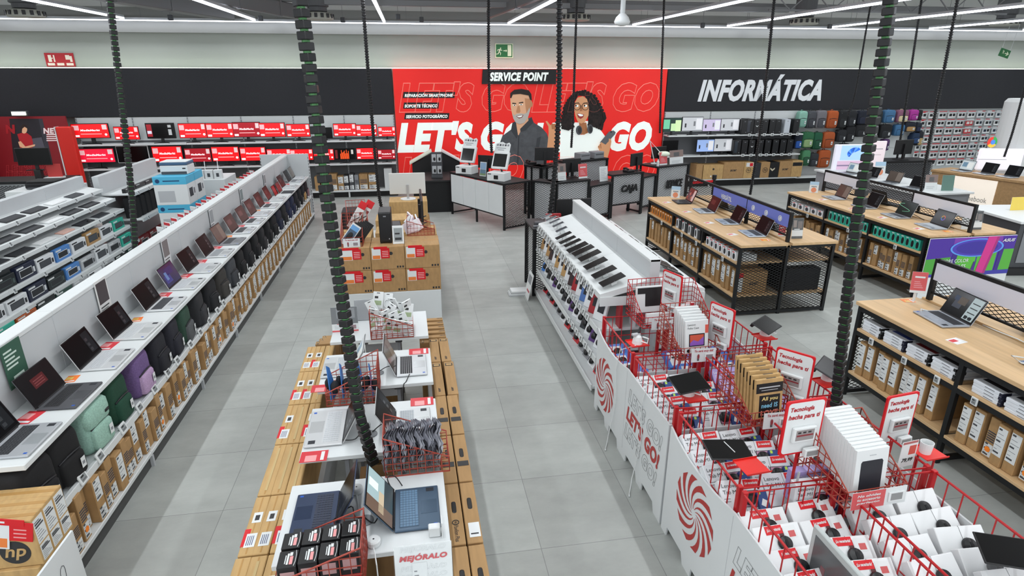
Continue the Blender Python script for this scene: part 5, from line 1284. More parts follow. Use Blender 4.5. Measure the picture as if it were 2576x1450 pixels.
# basket with blue packs
BASKET(I(-.5, 3.98, T), -PI / 2 + IS, 'copper wire basket of blue headset packs', .3, .36, .1, .27, COPPER)
def bluepack():
    r_ = thing('headset_pack', '', 'pack'); a = MB(); a.prism([(-.06, 0), (.06, 0), (.035, .22), (.0, .25)], (0, 0, 0), (0, 1, 0), (0, 0, 1), (.006, 0, 0), mat('#2f6fb4', .4)); obj('card', a, r_)
    a = MB(); a.blob((.03, .0, .08), (.026, .04, .045), SOFTBLK, .8, .8, 12, 8); a.blob((-.025, .02, .1), (.02, .034, .04), SOFTBLK, .8, .8, 12, 8); obj('headset', a, r_, smooth=True)
    a = MB(); a.box(-.001, .0, -.03, .03, .02, .05, PAPER); obj('printed_mark', a, r_); return r_
BLP = Kind(bluepack)
for i in range(5): BLP(I(-.64 + .068 * i, 3.93 + .03 * (i % 2), T + .012), IS + R((i * 41) % 30 - 15), 'blue headset pack, %s from the low end of the basket' % nth(i), 'headset packs in the basket', rot=(0, R(-8 + 5 * (i % 3)), IS + R((i * 41) % 30 - 15)))
# basket with white packs
BASKET(I(-.24, 5.06, T), PI / 2 + IS, 'copper wire basket heaped with white cable packs', .27, .37, .1, .25, COPPER)
def whitepack(k):
    r_ = thing('cable_pack', '', 'pack'); a = MB(); a.box(-.045, .045, -.012, .0, 0, .15, PAPER, .002); a.box(-.014, .014, -.013, .001, .135, .142, DGREY); obj('card', a, r_)
    if k: a = MB(); a.tube([(.032 * math.cos(t * PI / 8), -.018, .055 + .036 * math.sin(t * PI / 8)) for t in range(16)], .006, PAPER, 6, True); obj('coiled_cable', a, r_, smooth=True)
    else: a = MB(); a.box(-.03, .03, -.0135, -.012, .03, .07, mat('#9fb08a', .5)); a.box(-.03, .0, -.0135, -.012, .09, .11, INK); obj('printed_mark', a, r_)
    return r_
WPK = [Kind(lambda: whitepack(0)), Kind(lambda: whitepack(1))]
for i in range(16):
    WPK[1 if i % 5 == 3 else 0](I(-.39 + .088 * (i % 4) + .01 * (i // 4), 4.98 + .052 * (i // 4), T + .06 + .05 * (i // 4) - .02 * (i % 4)), 0, 'white cable pack, %s counted up the heap in the basket' % nth(i), 'cable packs in the basket', rot=(R(-20 + (i * 37) % 40), R(-30 + (i * 53) % 60), R((i * 71) % 90 - 45)))
def stand(w, h, build, tilt=8):
    r_ = thing('sign_holder', '', 'sign'); M = Matrix.Rotation(R(-tilt), 4, 'X')
    a = MB(); a.box(-w / 2, w / 2, 0, .003, 0, h, PAPER, 0, M=M); obj('sheet', a, r_)
    a = MB(); a.T = M; build(a, w, h); obj('print', a, r_)
    a = MB(); a.box(-w / 2, w / 2, 0, .08, 0, .003, CLEAR); a.box(-w / 2 - .003, w / 2 + .003, -.005, -.003, 0, h + .004, CLEAR, 0, M=M); obj('clear_cover', a, r_); return r_
def p_mej(a, w, h):
    f = -.0008; text(a, 'MEJÓRALO', (0, f, h * .8), X_, Z_, mat('#c81e2a', .5), w=w * .84, h=h * .13, bold=.05, shear=.2)
    for k in (.93, .63, .5, .37, .22): text(a, 'MEJÓRALO', (0, f, h * k), X_, Z_, LGREY, w=w * .8, h=h * .1, bold=.03, shear=.2, outline=.008, lift=.0004)
    a.box(-w * .2, w * .06, f - .0012, f - .0008, h * .1, h * .72, PAPER); a.blob((w * .12, f - .006, h * .28), (w * .07, .006, h * .13), BLACK, .8, .8, 14, 8)
    for k in range(5): a.box(-w * .17, -w * .02 - .006 * k, f - .0016, f - .0012, h * (.3 + .07 * k), h * (.32 + .07 * k), MGREY)
    a.box(-w * .2, w * .08, f - .0018, f - .0012, h * .14, h * .18, mat('#8a2a2a', .5))
o = stand(.245, .3, p_mej, 10); o.location = I(-.06, 2.03, T); o['label'] = 'white clear-fronted slogan card with a black mouse picture at the island front'
def p_pic(a, w, h):
    f = -.001; a.box(-w * .5, w * .5, f, 0, h * .32, h, mat('#5d6064', .5)); a.box(-w * .3, w * .4, f - .0005, f, h * .55, h * .95, mat('#84878a', .5)); a.box(0, w * .2, f - .001, f, h * .5, h * .8, mat('#a5785a', .5)); a.box(-w * .3, w * .3, f, 0, h * .3, h * .34, REDP); a.box(-w * .5, w * .5, f, 0, 0, h * .06, REDP); a.box(w * .22, w * .42, f, 0, h * .1, h * .26, mat('#8a6a70', .5))
    for k in range(3): a.box(-w * .4, w * .1, f, 0, h * (.12 + .06 * k), h * (.14 + .06 * k), LGREY)
o = stand(.23, .23, p_pic, 6); o.location = I(-.66, 5.14, T); o['label'] = 'picture card with red foot standing on the rearmost small table'
r_ = thing('plug_adapter', 'white charger block with upright leaflets behind the slogan card', 'charger', I(.0, 2.46, T)); a = MB(); a.box(-.03, .03, -.02, .02, 0, .06, PAPER, .005); obj('body', a, r_); a = MB(); a.box(.035, .04, -.03, .03, 0, .09, PAPER); a.box(.05, .055, -.03, .03, 0, .075, CLEAR); obj('leaflet', a, r_)

# ================================================================== plinth with stacked computer boxes behind the tables
def I2(x, y, z=0): return Vector((x - .0132 * (y - 7.3), y, z))
r_ = thing('white_plinth', 'white plinth carrying the stacked computer boxes', 'plinth', I2(-.365, 8.9), 0)
a = MB(); a.box(-.64, .64, -1.6, 1.7, 0, .43, WHITE, .004); obj('body', a, r_)
for j in range(2):
    for i in range(3):
        x0, x1 = (-1.0, -.59, -.172)[i], (-.594, -.176, .262)[i]
        r_ = thing('cardboard_box', 'brown computer box with red price card, %s of the %s row on the white plinth' % (('outer', 'middle', 'inner')[i], ('lower', 'upper')[j]), 'box', I2((x0 + x1) / 2, 7.54, .43 + .302 * j), group='computer boxes on the white plinth')
        w = x1 - x0; a = MB(); a.box(-w / 2, w / 2, -.235, .235, 0, .3, CARD, .006); obj('body', a, r_)
        a = MB(); a.box(-w / 2, w / 2, -.02, .02, .3, .3008, TAPE); obj('tape', a, r_)
        f = -.236; s = .07 if i == 0 else 0
        a = MB(); a.box(-w * .46, -w * .2 + s, f - .001, f, .14, .285, PAPER); a.box(-w * .2 + s, w * .06 + s, f - .002, f, .15, .28, REDP); a.box(-w * .4, w * .0 + s, f - .004, f - .001, .27, .302, REDP, .002); a.box(-w * .44, -w * .22 + s, f - .0016, f - .001, .145, .19, mat('#e8803a', .5))
        for k in range(4): a.box(-w * .16 + s, w * .02 + s, f - .0024, f - .002, .17 + .022 * k, .178 + .022 * k, mat('#f0b8b8', .5))
        obj('price_card', a, r_)
        a = MB(); a.lathe([(.022, 0), (.022, .001)], INK, 14, M=Matrix.Translation((w * .1 + s, f + .0005, .21)) @ Matrix.Rotation(PI / 2, 4, 'X')); obj('handle_hole', a, r_)
        a = MB()
        for k in range(3): a.box(w * (.25 + .08 * k), w * (.3 + .08 * k), f, f + .001, .02, .045, INK)
        obj('printed_mark', a, r_)
for i, (x, y, w, d, h, lb) in enumerate(((-.8, 8.05, .4, .5, .6, 'brown box behind the upper row of the pile'), (-.36, 8.1, .4, .55, .32, 'low brown box behind the middle of the pile'), (.06, 8.1, .4, .55, .6, 'brown box under the facing monitors'), (-.35, 9.0, .5, .42, .4, 'lower brown box lying behind the black computer'), (-.35, 9.5, .52, .45, .48, 'brown box lying before the white monitor pile'))):
    CARTON(I2(x, y, .43), 0, lb, 'boxes behind the pile', w, d, h, 'plain', CARD2)
o = TW[0](I2(-.395, 7.62, 1.033), 0, 'black computer tower standing on the brown box pile', 'computers on the plinth'); o.scale = (.85, .85, 1)
o = TW[0](I2(-.3, 8.0, .753), R(4), 'second black tower behind the one on the brown box pile', 'computers on the plinth')
o = TW[0](I2(-.95, 9.6, .43), R(2), 'wide black computer standing at the far side of the plinth', 'computers on the plinth'); o.scale = (2, 1, 1.5)
r_ = thing('price_display', 'white framed electronic price display leaning on the black tower', 'price display', I2(-.245, 7.4, 1.033), 0, rot=(R(-12), 0, 0)); a = MB(); a.box(-.07, .07, 0, .012, 0, .23, PAPER, .004); obj('frame', a, r_); a = MB(); a.box(-.052, .052, -.001, 0, .03, .2, EINK); a.box(-.04, .02, -.0015, -.001, .12, .14, INK); a.box(-.04, .04, -.0015, -.001, .05, .08, INK); obj('display', a, r_)
BASKET(I2(-.81, 7.55, 1.033), 0, 'copper wire basket of picture mats on the brown box pile', .26, .4, .12, .34, COPPER)
for i in range(6):
    r_ = thing('picture_pack', '%s leaning picture pack in the pile basket' % nth(i), 'pack', I2(-.92 + .03 * i, 7.44 + .02 * i, 1.04), group='picture packs in the pile basket', rot=(R(-8), R(38), 0)); a = MB(); a.box(-.06, .06, 0, .008, 0, .3, PAPER if i == 0 else BLACK, .002); obj('card', a, r_)
    if i == 0: a = MB(); a.box(-.05, .05, -.001, 0, .04, .26, mat('#4a6078', .5)); a.box(-.05, .05, -.0015, 0, .22, .28, mat('#6aa3d8', .5)); a.blob((0, -.002, .12), (.035, .003, .07), BLACK, .9, .9, 14, 6); obj('printed_picture', a, r_)
def p_util(a, w, h):
    f = -.0008; text(a, 'Te será muy útil', (0, f, h * .82), X_, Z_, mat('#b3202a', .5), w=w * .78, h=h * .22, bold=.04, shear=.18); a.box(w * .04, w * .42, f - .006, f, h * .12, h * .62, PAPER); a.box(w * .09, w * .37, f - .007, f - .006, h * .2, h * .55, mat('#8f8588', .5)); a.blob((-w * .22, f - .002, h * .42), (w * .05, .003, h * .2), mat('#8a3038', .5), .9, .9, 12, 6); a.box(-w * .26, -w * .18, f - .001, f, h * .1, h * .3, INK)
UTIL = Kind(lambda: stand(.2, .11, p_util, 4))
UTIL(I2(-.81, 7.33, 1.033), 0, 'small white advice card in front of the picture pack basket', 'advice cards')
BASKET(I2(-.8, 8.3, 1.03), R(8), 'copper wire basket behind, holding two long red and white boxes', .26, .4, .16, .36, COPPER)
for i in range(2):
    r_ = thing('long_box', '%s long red-capped white box leaning in the rear basket' % ('nearer' if i == 0 else 'farther'), 'box', I2(-.9 + .09 * i, 8.25 + .06 * i, 1.06), group='long red-capped boxes', rot=(R(-10), R(33), 0)); a = MB(); a.box(-.05, .05, -.04, .04, 0, .4, PAPER, .003); obj('body', a, r_); a = MB(); a.box(-.051, .051, -.041, .041, .3, .402, REDP, .003); obj('red_cap', a, r_)
    a = MB(); a.bar((-.035, -.042, .07), (.035, -.042, .19), .007, INK); a.bar((.035, -.042, .07), (-.035, -.042, .19), .007, INK); a.box(.01, .04, -.042, -.041, .22, .26, mat('#8a3a3a', .5)); obj('printed_picture', a, r_)
BASKET(I2(.05, 7.95, 1.033), PI / 2, 'copper wire basket of white and pink packs on the inner boxes', .34, .36, .08, .2, COPPER)
for i in range(7):
    r_ = thing('pink_pack', '%s flat pack in the inner plinth basket' % nth(i), 'pack', I2(-.07 + .05 * (i % 3), 7.9 + .05 * i, 1.045 + .03 * (i // 3)), group='pink and white packs', rot=(R(-15), R(-20), R(20 * i))); a = MB(); a.box(-.08, .08, -.01, .01, 0, .15, mat(('#ecdfe4', '#e8eaec')[i % 2], .4), .003); obj('card', a, r_); a = MB(); a.tube([(-.03, -.011, .08), (0, -.011, .1), (.03, -.011, .08)], .003, INK, 4); obj('printed_mark', a, r_)
for i, y in enumerate((8.35, 8.75)):
    o = Kind(lambda: monitor('off', .52, .3))(I2(.1, y, 1.03), PI / 2, '%s black monitor turned to the red bins aisle behind the box pile' % ('nearer' if i == 0 else 'farther'), 'monitors on the plinth')
p = AY(1024, 452, 10.4)
r_ = thing('monitor', 'white monitor seen from behind on the farthest plinth boxes', 'monitor', (p.x, 10.4, 1.01), group='monitors on the plinth')
a = MB(); a.box(-.305, .305, -.02, .0, .09, .45, mat('#d8d8d4', .5), .008); obj('casing', a, r_); a = MB(); a.box(-.02, .02, -.05, -.02, .01, .25, SILVER); a.lathe([(.13, 0), (.13, .012), (.02, .016)], PAPER, 24); obj('stand', a, r_); a = MB(); a.box(-.29, .29, 0, .004, .11, .44, BLACK); obj('screen', a, r_)
CARTON((p.x, 10.4, .69), 0, 'upper brown monitor box under the white monitor', 'boxes behind the pile', .64, .46, .319, 'plain', CARD2)
CARTON((p.x, 10.35, .43), 0, 'lower brown monitor box under the white monitor', 'boxes behind the pile', .7, .6, .258, 'plain', CARD)
# ================================================================== red wire bins
BR = [(1.62, 2.4), (2.43, 3.2), (3.25, 4.03), (4.07, 4.87)]
NB = ['front', 'second', 'third', 'rear']
def wbin(w, d):
    """red wire bin, w along x, d along y, rim at z .95, floor at z .56"""
    r_ = thing('wire_bin', '', 'bin'); zs = (.57, .76, .95)
    def side(p, q, n):
        p = Vector(p); q = Vector(q); L = [[(*(p + (q - p) * k / n), zs[0]), (*(p + (q - p) * k / n), zs[2])] for k in range(n + 1)]
        return wires(L + [[(*p, z), (*q, z)] for z in zs[:2]], REDM, .0038)
    c = [(-w / 2, -d / 2), (w / 2, -d / 2), (w / 2, d / 2), (-w / 2, d / 2)]
    for i in range(4): obj('side_panel', side(c[i], c[(i + 1) % 4], 6 if i % 2 == 0 else 8), r_)
    obj('bottom_panel', wires([[(-w / 2 + w * k / 7, -d / 2, zs[0]), (-w / 2 + w * k / 7, d / 2, zs[0])] for k in range(8)] + [[(-w / 2, -d / 2 + d * k / 9, zs[0]), (w / 2, -d / 2 + d * k / 9, zs[0])] for k in range(10)], REDM, .003), r_)
    a = MB(); a.tube([(x, y, zs[2]) for x, y in c], .008, REDM, 6, True); obj('rim', a, r_)
    for x, y in c:
        a = MB(); a.box(x * .97 - .014, x * .97 + .014, y * .98 - .014, y * .98 + .014, .545, .965, REDM, .003); obj('post', a, r_)
    return r_
WB = Kind(lambda: wbin(.55, .77))
for j, (y0, y1) in enumerate(BR):
    for s, x in ((0, 1.905), (1, 2.51)):
        WB((x, (y0 + y1) / 2, 0), 0, 'red wire bin, %s of the row on the %s side' % (NB[j], ('slogan board', 'wooden table')[s]), 'red wire bins')
def skirt(y0, y1, seam, x, s):
    """cardboard board from y1 (far) to y0 (near)"""
    r_ = thing('cardboard_skirt', '', 'board')
    P = [(y1, 0)]
    def arch(a, b):
        return [(a, 0), (a - .01, .075), (b + .03, .075), (b, 0)]
    for f in ((y1, seam), (seam, y0)):
        L = f[0] - f[1]
        for u, v in ((.1, .42), (.55, .86)): P += arch(f[0] - L * u, f[0] - L * v)
    P += [(y0, 0), (y0, .82), (seam, .82)]
    for k in range(1, 8): t = k / 8; P.append((seam + (y1 - seam) * t, .82 - .055 * math.sin(PI * t)))
    P.append((y1, .83))
    a = MB(); a.prism([(p, q) for p, q in P], (x, 0, 0), (0, 1, 0), (0, 0, 1), (s * .012, 0, 0), WHITE); obj('board', a, r_)
    a = MB(); a.box(min(x, x + s * .1), max(x, x + s * .1), y0 - .01, y0, 0, .82, PANELG); obj('side_flap', a, r_)
    if s > 0:
        a = MB(); a.box(x - .0006, x, seam - .002, seam + .002, .08, .8, LGREY); obj('fold_line', a, r_)
    return r_
sk1 = skirt(3.27, 4.9, 4.09, 1.6, 1); sk1['label'] = 'white cardboard skirt with red swirl and slogan before the rear red bins'; sk1['group'] = 'white cardboard skirts'
sk2 = skirt(1.55, 3.235, 2.4, 1.6, 1); sk2['label'] = 'white cardboard skirt with red swirl before the front red bins'; sk2['group'] = 'white cardboard skirts'
sk3 = skirt(1.55, 4.9, 3.25, 2.8, -1); sk3['label'] = 'plain white cardboard skirt on the wooden table side of the red bins'; sk3['group'] = 'white cardboard skirts'
REDS = mat('#ae2f2c', .5)
def swirl(parent, yc, zc, rad):
    a = MB(); n = 12
    for k in range(n):
        t0 = 2 * PI * k / n; pts = []
        for e in (0, 1):
            seq = []
            for q in range(9):
                u = q / 8; r = .03 + (rad - .03) * u; t = t0 + 1.25 * u ** .8 + (.0 if e == 0 else .30 * (.35 + .65 * u))
                seq.append((r * math.cos(t), r * math.sin(t)))
            pts.append(seq)
        for q in range(8):
            w = [pts[0][q], pts[0][q + 1], pts[1][q + 1], pts[1][q]]
            a.add([(1.5985, yc + u, zc + v) for u, v in w], [(0, 1, 2, 3)], REDS)
    obj('red_swirl', a, parent)
swirl(sk1, 4.62, .385, .25); swirl(sk2, 2.81, .47, .25)
for pr, ys, yc, dz in ((sk1, (.62, .455, .29), 3.68, 0), (sk2, (.6, .43, .27), 2.0, 0)):
    for k, z in enumerate(ys):
        a = MB(); text(a, "LET'S GO!", (1.599, yc + .02 * k, z), (0, -1, -.03), Z_, REDS if k == 1 else INK, w=.68, h=.14, bold=.05, shear=.22, outline=0 if k == 1 else .006); obj('lettering', a, pr)
a = MB(); a.box(1.66, 2.74, 1.6, 4.88, 0, .54, PANELG, .01); r_ = obj('cardboard_box_stand', a); tag(r_, 'white cardboard base hidden under the red wire bins', 'base')
for j, y in enumerate((2.415, 3.225, 4.05)):
    a = MB(); a.box(1.65, 2.76, y - .006, y + .006, .54, .8, PANELG); tag(obj('divider_board', a), 'white divider board, %s from the front between the red bins' % nth(j), 'board', 'divider boards')
# tablet boxes
PUCK = mat('#131316', .35)
def tabbox(kind):
    r_ = thing('tablet_box', '', 'box'); w, h, d = .262, .19, .055
    body = {'m11': '#dfe2e5', 'white': '#e6e8e9', 'lilac': '#a99bd0', 'blue': '#4a7fd0', 'plainw': '#e8eaeb'}[kind]
    a = MB(); a.box(-w / 2, w / 2, 0, d, 0, h, mat(body, .4), .003); obj('body', a, r_)
    f = -.001
    if kind in ('m11', 'lilac'):
        ink = INK if kind == 'm11' else PAPER
        a = MB(); text(a, 'Lenovo', (-w * .44, 0, h * .83), X_, Z_, ink, h=h * .115, bold=.0, align='l'); text(a, 'Tab M11', (-w * .44, 0, h * .64), X_, Z_, ink, h=h * .115, bold=.0, align='l')
        for k in range(2): a.box(-w * .44, -w * .3, f, 0, h * (.44 - .08 * k), h * (.46 - .08 * k), MGREY)
        obj('lettering', a, r_)
        a = MB(); a.box(-w * .02, w * .36, f, 0, h * .18, h * .66, BLACK); a.box(.0, w * .345, f - .0005, f, h * .2, h * .64, mat('#c99ab4', .3)); obj('printed_tablet', a, r_)
    elif kind == 'blue':
        a = MB(); a.box(-w * .4, w * .25, f, 0, h * .1, h * .85, PAPER); a.box(-w * .3, w * .1, f - .0005, f, h * .5, h * .6, INK); obj('printed_front', a, r_)
    elif kind == 'white':
        a = MB(); a.box(w * .14, w * .4, f, 0, h * .6, h * .93, PAPER); a.box(w * .22, w * .36, f - .0005, f, h * .64, h * .8, mat('#c85a5a', .5)); a.box(w * .02, w * .12, f, 0, h * .62, h * .9, mat('#5a2a2c', .5)); obj('price_leaflet', a, r_)
    if kind in ('m11', 'white'):
        a = MB(); x0 = w * .06 if kind == 'm11' else -w * .25; a.box(x0, x0 + w * .36, f - .0012, 0, h * .76, h * .98, REDP); text(a, '¡Lo necesitarás!', (x0 + w * .18, f - .0012, h * .87), X_, Z_, PAPER, w=w * .3, h=h * .1, bold=.03, shear=.15); obj('red_sticker', a, r_)
    a = MB(); a.box(.0, .0025, f, d, -.0005, h + .0008, mat('#8a8c8f', .4)); obj('security_cord', a, r_)
    M = Matrix.Translation((w * (.12 if kind == 'm11' else .06), -.002, h * (.42 if kind == 'm11' else .5))) @ Matrix.Rotation(PI / 2, 4, 'X')
    a = MB(); a.lathe([(.036, 0), (.038, .008), (.034, .02), (.012, .026)], PUCK, 20, M=M); a.box(w * .06 - .006, w * .06 + .006, -.03, -.026, h * .34, h * .58, SOFTBLK); obj('security_puck', a, r_)
    if kind == 'm11':
        a = MB(); a.box(w * .26, w * .48, -.03, -.001, h * .05, h * .62, mat('#24427e', .4), .002); a.box(w * .28, w * .34, -.0305, -.03, h * .5, h * .6, mat('#b5d84a', .4)); a.prism([(w * .3, h * .2), (w * .4, h * .12), (w * .46, h * .3), (w * .36, h * .38)], (0, -.0305, 0), X_, Z_, (0, -.001, 0), PAPER); obj('charger_box', a, r_)
    return r_
TB = {k: Kind(lambda k=k: tabbox(k)) for k in ('m11', 'white', 'lilac', 'blue', 'plainw')}
TBN = {'m11': 'white tablet box', 'white': 'red-stickered white box', 'lilac': 'lilac tablet box', 'blue': 'blue and white box', 'plainw': 'plain white tablet box'}
def fill(kind, xs, ys, z0, lean, where, skip=()):
    n = 0
    for i, y in enumerate(ys):
        for j, x in enumerate(xs):
            if (i, j) in skip: continue
            TB[kind]((x + .012 * ((i * 3 + j) % 3 - 1), y + .02 * j, z0 + .006 * ((i + j) % 2)), 0, '%s, %s in the %s' % (TBN[kind], nth(n), where), 'boxes in the red bins', rot=(R(-lean - 3 * ((i + 2 * j) % 3)), 0, R(((i * 17 + j * 29) % 9) - 4)))
            n += 1
fill('m11', (1.765, 2.04), (2.5, 2.66, 2.82, 2.98), .71, 50, 'second red bin on the slogan side')
fill('m11', (1.765, 2.04), (3.31, 3.47, 3.63, 3.8), .7, 50, 'third red bin on the slogan side')
fill('white', (1.765, 2.045), (1.66, 1.81, 1.96, 2.11, 2.24), .72, 52, 'front red bin on the slogan side')
fill('plainw', (2.37, 2.645), (1.64, 1.78, 1.92, 2.06, 2.2), .73, 46, 'front red bin on the wooden table side')
fill('plainw', (2.4, 2.64), (2.56, 2.74, 2.92), .69, 48, 'second red bin on the wooden table side')
fill('lilac', (2.4, 2.64), (3.36, 3.52, 3.68, 3.84), .69, 48, 'third red bin on the wooden table side')
fill('blue', (1.76,), (4.2, 4.36, 4.54, 4.7), .575, 62, 'rear red bin on the slogan side')
fill('blue', (2.3, 2.62), (4.22, 4.5), .575, 60, 'rear red bin on the wooden table side')
for i, y in enumerate((2.44, 2.52)):
    TB['lilac' if i else 'm11']((2.1 + .03 * i, y - .01, .74 + .02 * i), 0, '%s upright tablet box before the second bin corner pole' % nth(i), 'boxes in the red bins')
# small sloping baskets along the middle with their goods
mids = [(2.27, 2.42, 'front'), (2.17, 3.2, 'second'), (2.13, 4.16, 'third'), (2.08, 4.8, 'rear')]
for x, y, nm in mids:
    BASKET((x, y, .93), R(3), 'red-brown sloping wire basket, %s along the middle of the red bins' % nm, .36, .38, .1, .33, REDM if nm == 'rear' else COPPER)
BASKET((2.42, 4.82, .93), R(3), 'red sloping wire basket of small boxes beside the rear one', .26, .34, .08, .31, REDM)
def folio(kind):
    r_ = thing('case_box', '', 'box'); w, h = (.2, .27); c = PAPER if kind != 'love' else CARD2
    a = MB(); a.box(-w / 2, w / 2, 0, .022, 0, h, c, .002); obj('body', a, r_); a = MB(); f = -.001
    if kind == 'folio':
        text(a, 'Lenovo', (-w * .4, 0, h * .88), X_, Z_, INK, h=h * .06, bold=.0, align='l'); text(a, 'Folio Case', (-w * .4, 0, h * .78), X_, Z_, INK, h=h * .06, bold=.0, align='l')
        a.box(-w * .34, w * .34, f, 0, h * .22, h * .6, BLACK); a.box(-w * .3, w * .3, f - .0005, f, h * .25, h * .57, mat('#c8553f', .3)); a.prism([(-w * .3, h * .25), (w * .3, h * .25), (w * .3, h * .5), (w * .05, h * .36), (-w * .15, h * .42), (-w * .3, h * .33)], (0, f - .0005, 0), X_, Z_, (0, -.0004, 0), mat('#8a5ab8', .3)); a.lathe([(.014, 0), (.014, .004)], PUCK, 14, M=Matrix.Translation((-w * .36, 0, h * .1)) @ Matrix.Rotation(PI / 2, 4, 'X')); a.box(w * .36, w / 2, f, 0, h * .6, h * .85, mat('#d85a4a', .4))
    elif kind == 'plain':
        a.prism([(-w * .34, h * .06), (w * .34, h * .06), (w * .34, h * .72), (w * .3, h * .76), (-w * .3, h * .76), (-w * .34, h * .72)], (0, 0, 0), X_, Z_, (0, f, 0), mat('#22242c', .35)); a.box(-w * .1, w * .1, f, 0, h * .86, h * .88, LGREY)
    elif kind == 'love':
        a.box(-w / 2 + .003, w / 2 - .003, f, 0, h * .66, h * .9, BLACK); a.box(-w * .38, w * .38, f - .0006, f, h * .78, h * .81, LGREY); a.box(-w * .3, w * .3, f - .0006, f, h * .72, h * .735, LGREY)
        a.box(-w * .36, w * .4, f, 0, h * .05, h * .6, BLACK)
        for t, z, cl, ww in (('All you', .5, '#e6cf86', .6), ('need IS', .34, '#7fc0dc', .6), ('LOVE', .16, '#e09080', .64)): text(a, t, (w * .02, f, h * z), X_, Z_, mat(cl, .5), w=w * ww, h=h * .12, bold=.03, shear=.08)
    obj('print', a, r_)
    if kind == 'love': a = MB(); a.box(-w * .1, w * .25, .006, .016, h, h + .001, INK); obj('hanger_slot', a, r_)
    return r_
FB = {k: Kind(lambda k=k: folio(k)) for k in ('folio', 'plain', 'love')}
for i in range(13): FB['plain']((2.275 - .006 * i * .2, 2.275 + .024 * i, .95 + .006 * i), 0, 'white case box with dark tablet print, %s from the front of its basket' % nth(i), 'case boxes in the middle baskets', rot=(R(-6), 0, R(4)))
for i in range(7): FB['love']((2.17, 3.05 + .042 * i, .95 + .008 * i), 0, 'brown keyboard case box with bright slogan, %s from the front of its basket' % nth(i), 'case boxes in the middle baskets', rot=(R(-8), 0, R(5 - 2 * (i % 3))))
for i in range(6): FB['folio']((2.14, 4.02 + .04 * i, .95 + .008 * i), 0, 'white case box with orange and purple print, %s from the front of its basket' % nth(i), 'case boxes in the middle baskets', rot=(R(-10), 0, R(4 - 2 * (i % 3))))
r_ = thing('tablet_case', 'black tablet case in a white cover in the rear middle basket', 'case', (2.08, 4.86, .95), rot=(R(-8), 0, R(3))); a = MB(); a.box(-.14, .14, 0, .02, .02, .27, PAPER, .006); obj('white_cover', a, r_); a = MB(); a.prism([(-.05, .08), (.125, .08), (.125, .255), (-.125, .255), (-.125, .2), (-.05, .2)], (0, -.001, 0), X_, Z_, (0, -.002, 0), BLACK); obj('black_front', a, r_)
r_ = thing('case_box', 'white box lying low at the front of the rear middle basket', 'box', (2.09, 4.66, .94), rot=(R(-12), 0, R(3))); a = MB(); a.box(-.12, .12, 0, .03, 0, .1, PAPER, .003); a.box(-.02, .02, -.001, 0, .04, .06, LGREY); obj('body', a, r_)
for i in range(4): acc((2.34 + .05 * i, 4.78 + .03 * i, .94), i % 2, '%s small box in the twin rear basket' % nth(i), 'small boxes in the twin basket', .9)
for (x, y, nm) in ((2.2, 2.985, 'brown case box'), (2.16, 3.94, 'orange-purple case box'), (2.09, 4.59, 'black tablet case')): UTIL((x, y, .915), 0, 'small white advice card hung before the %s basket' % nm, 'advice cards')
def p_acc(a, w, h):
    f = -.0008; a.box(-w / 2, w * .1, f - .0005, f, 0, h, REDP)
    for k, t in enumerate(('No olvides', 'tu accesorio', 'perfecto')): text(a, t, (-w * .2, f - .0005, h * (.78 - .22 * k)), X_, Z_, PAPER, w=w * .42, h=h * .15, bold=.03, shear=.15)
    a.box(w * .16, w * .45, f - .006, f, h * .2, h * .75, PAPER); a.box(w * .2, w * .41, f - .007, f - .006, h * .28, h * .68, mat('#8f9090', .5))
o = stand(.33, .1, p_acc, 4); o.location = (2.285, 2.21, .93); o.rotation_euler = (0, 0, R(3)); o['label'] = 'red and white accessory card hung before the white case box basket'
def techsign(w=.245, h=.335):
    r_ = thing('sign_board', '', 'sign'); a = MB()
    def rr(w, h, r): return [(sx * (w / 2 - r) + r * math.cos(t + q * PI / 8), sz * (h / 2 - r) + r * math.sin(t + q * PI / 8)) for sx, sz, t in ((1, 1, 0), (-1, 1, PI / 2), (-1, -1, PI), (1, -1, 1.5 * PI)) for q in range(5)]
    a.prism(rr(w, h, .015), (0, 0, h / 2), X_, Z_, (0, .012, 0), REDP); obj('red_frame', a, r_)
    a = MB(); a.prism(rr(w - .022, h - .022, .02), (0, 0, h / 2), X_, Z_, (0, -.002, 0), PAPER); obj('white_panel', a, r_)
    a = MB(); text(a, 'Tecnología', (-w * .4, -.002, h * .84), X_, Z_, mat('#b3202a', .5), w=w * .6, h=h * .105, bold=.035, shear=.18, align='l'); text(a, 'hecha para ti', (-w * .42, -.002, h * .7), X_, Z_, mat('#b3202a', .5), w=w * .8, h=h * .11, bold=.035, shear=.18, align='l'); obj('lettering', a, r_)
    a = MB(); a.box(-w * .28, w * .3, -.022, -.002, h * .26, h * .53, PAPER, .004); a.box(-w * .22, w * .24, -.023, -.022, h * .3, h * .49, mat('#96908f', .4)); a.box(-w * .2, w * .22, -.0235, -.023, h * .375, h * .405, mat('#8a3238', .5))
    for k in range(3): a.box(-w * (.18 - .13 * k), -w * (.1 - .13 * k), -.0235, -.023, h * .43, h * .46, INK)
    obj('price_display', a, r_)
    a = MB(); a.bar((0, .006, 0), (0, .006, -.28), .008, REDM); obj('pole', a, r_)
    a = MB(); a.box(w * .05, w * .42, -.04, -.012, -h * .02, h * .13, PAPER, .003); a.box(w * .09, w * .38, -.041, -.04, h * .01, h * .1, mat('#8f9090', .5)); obj('small_display', a, r_); return r_
TS = Kind(techsign)
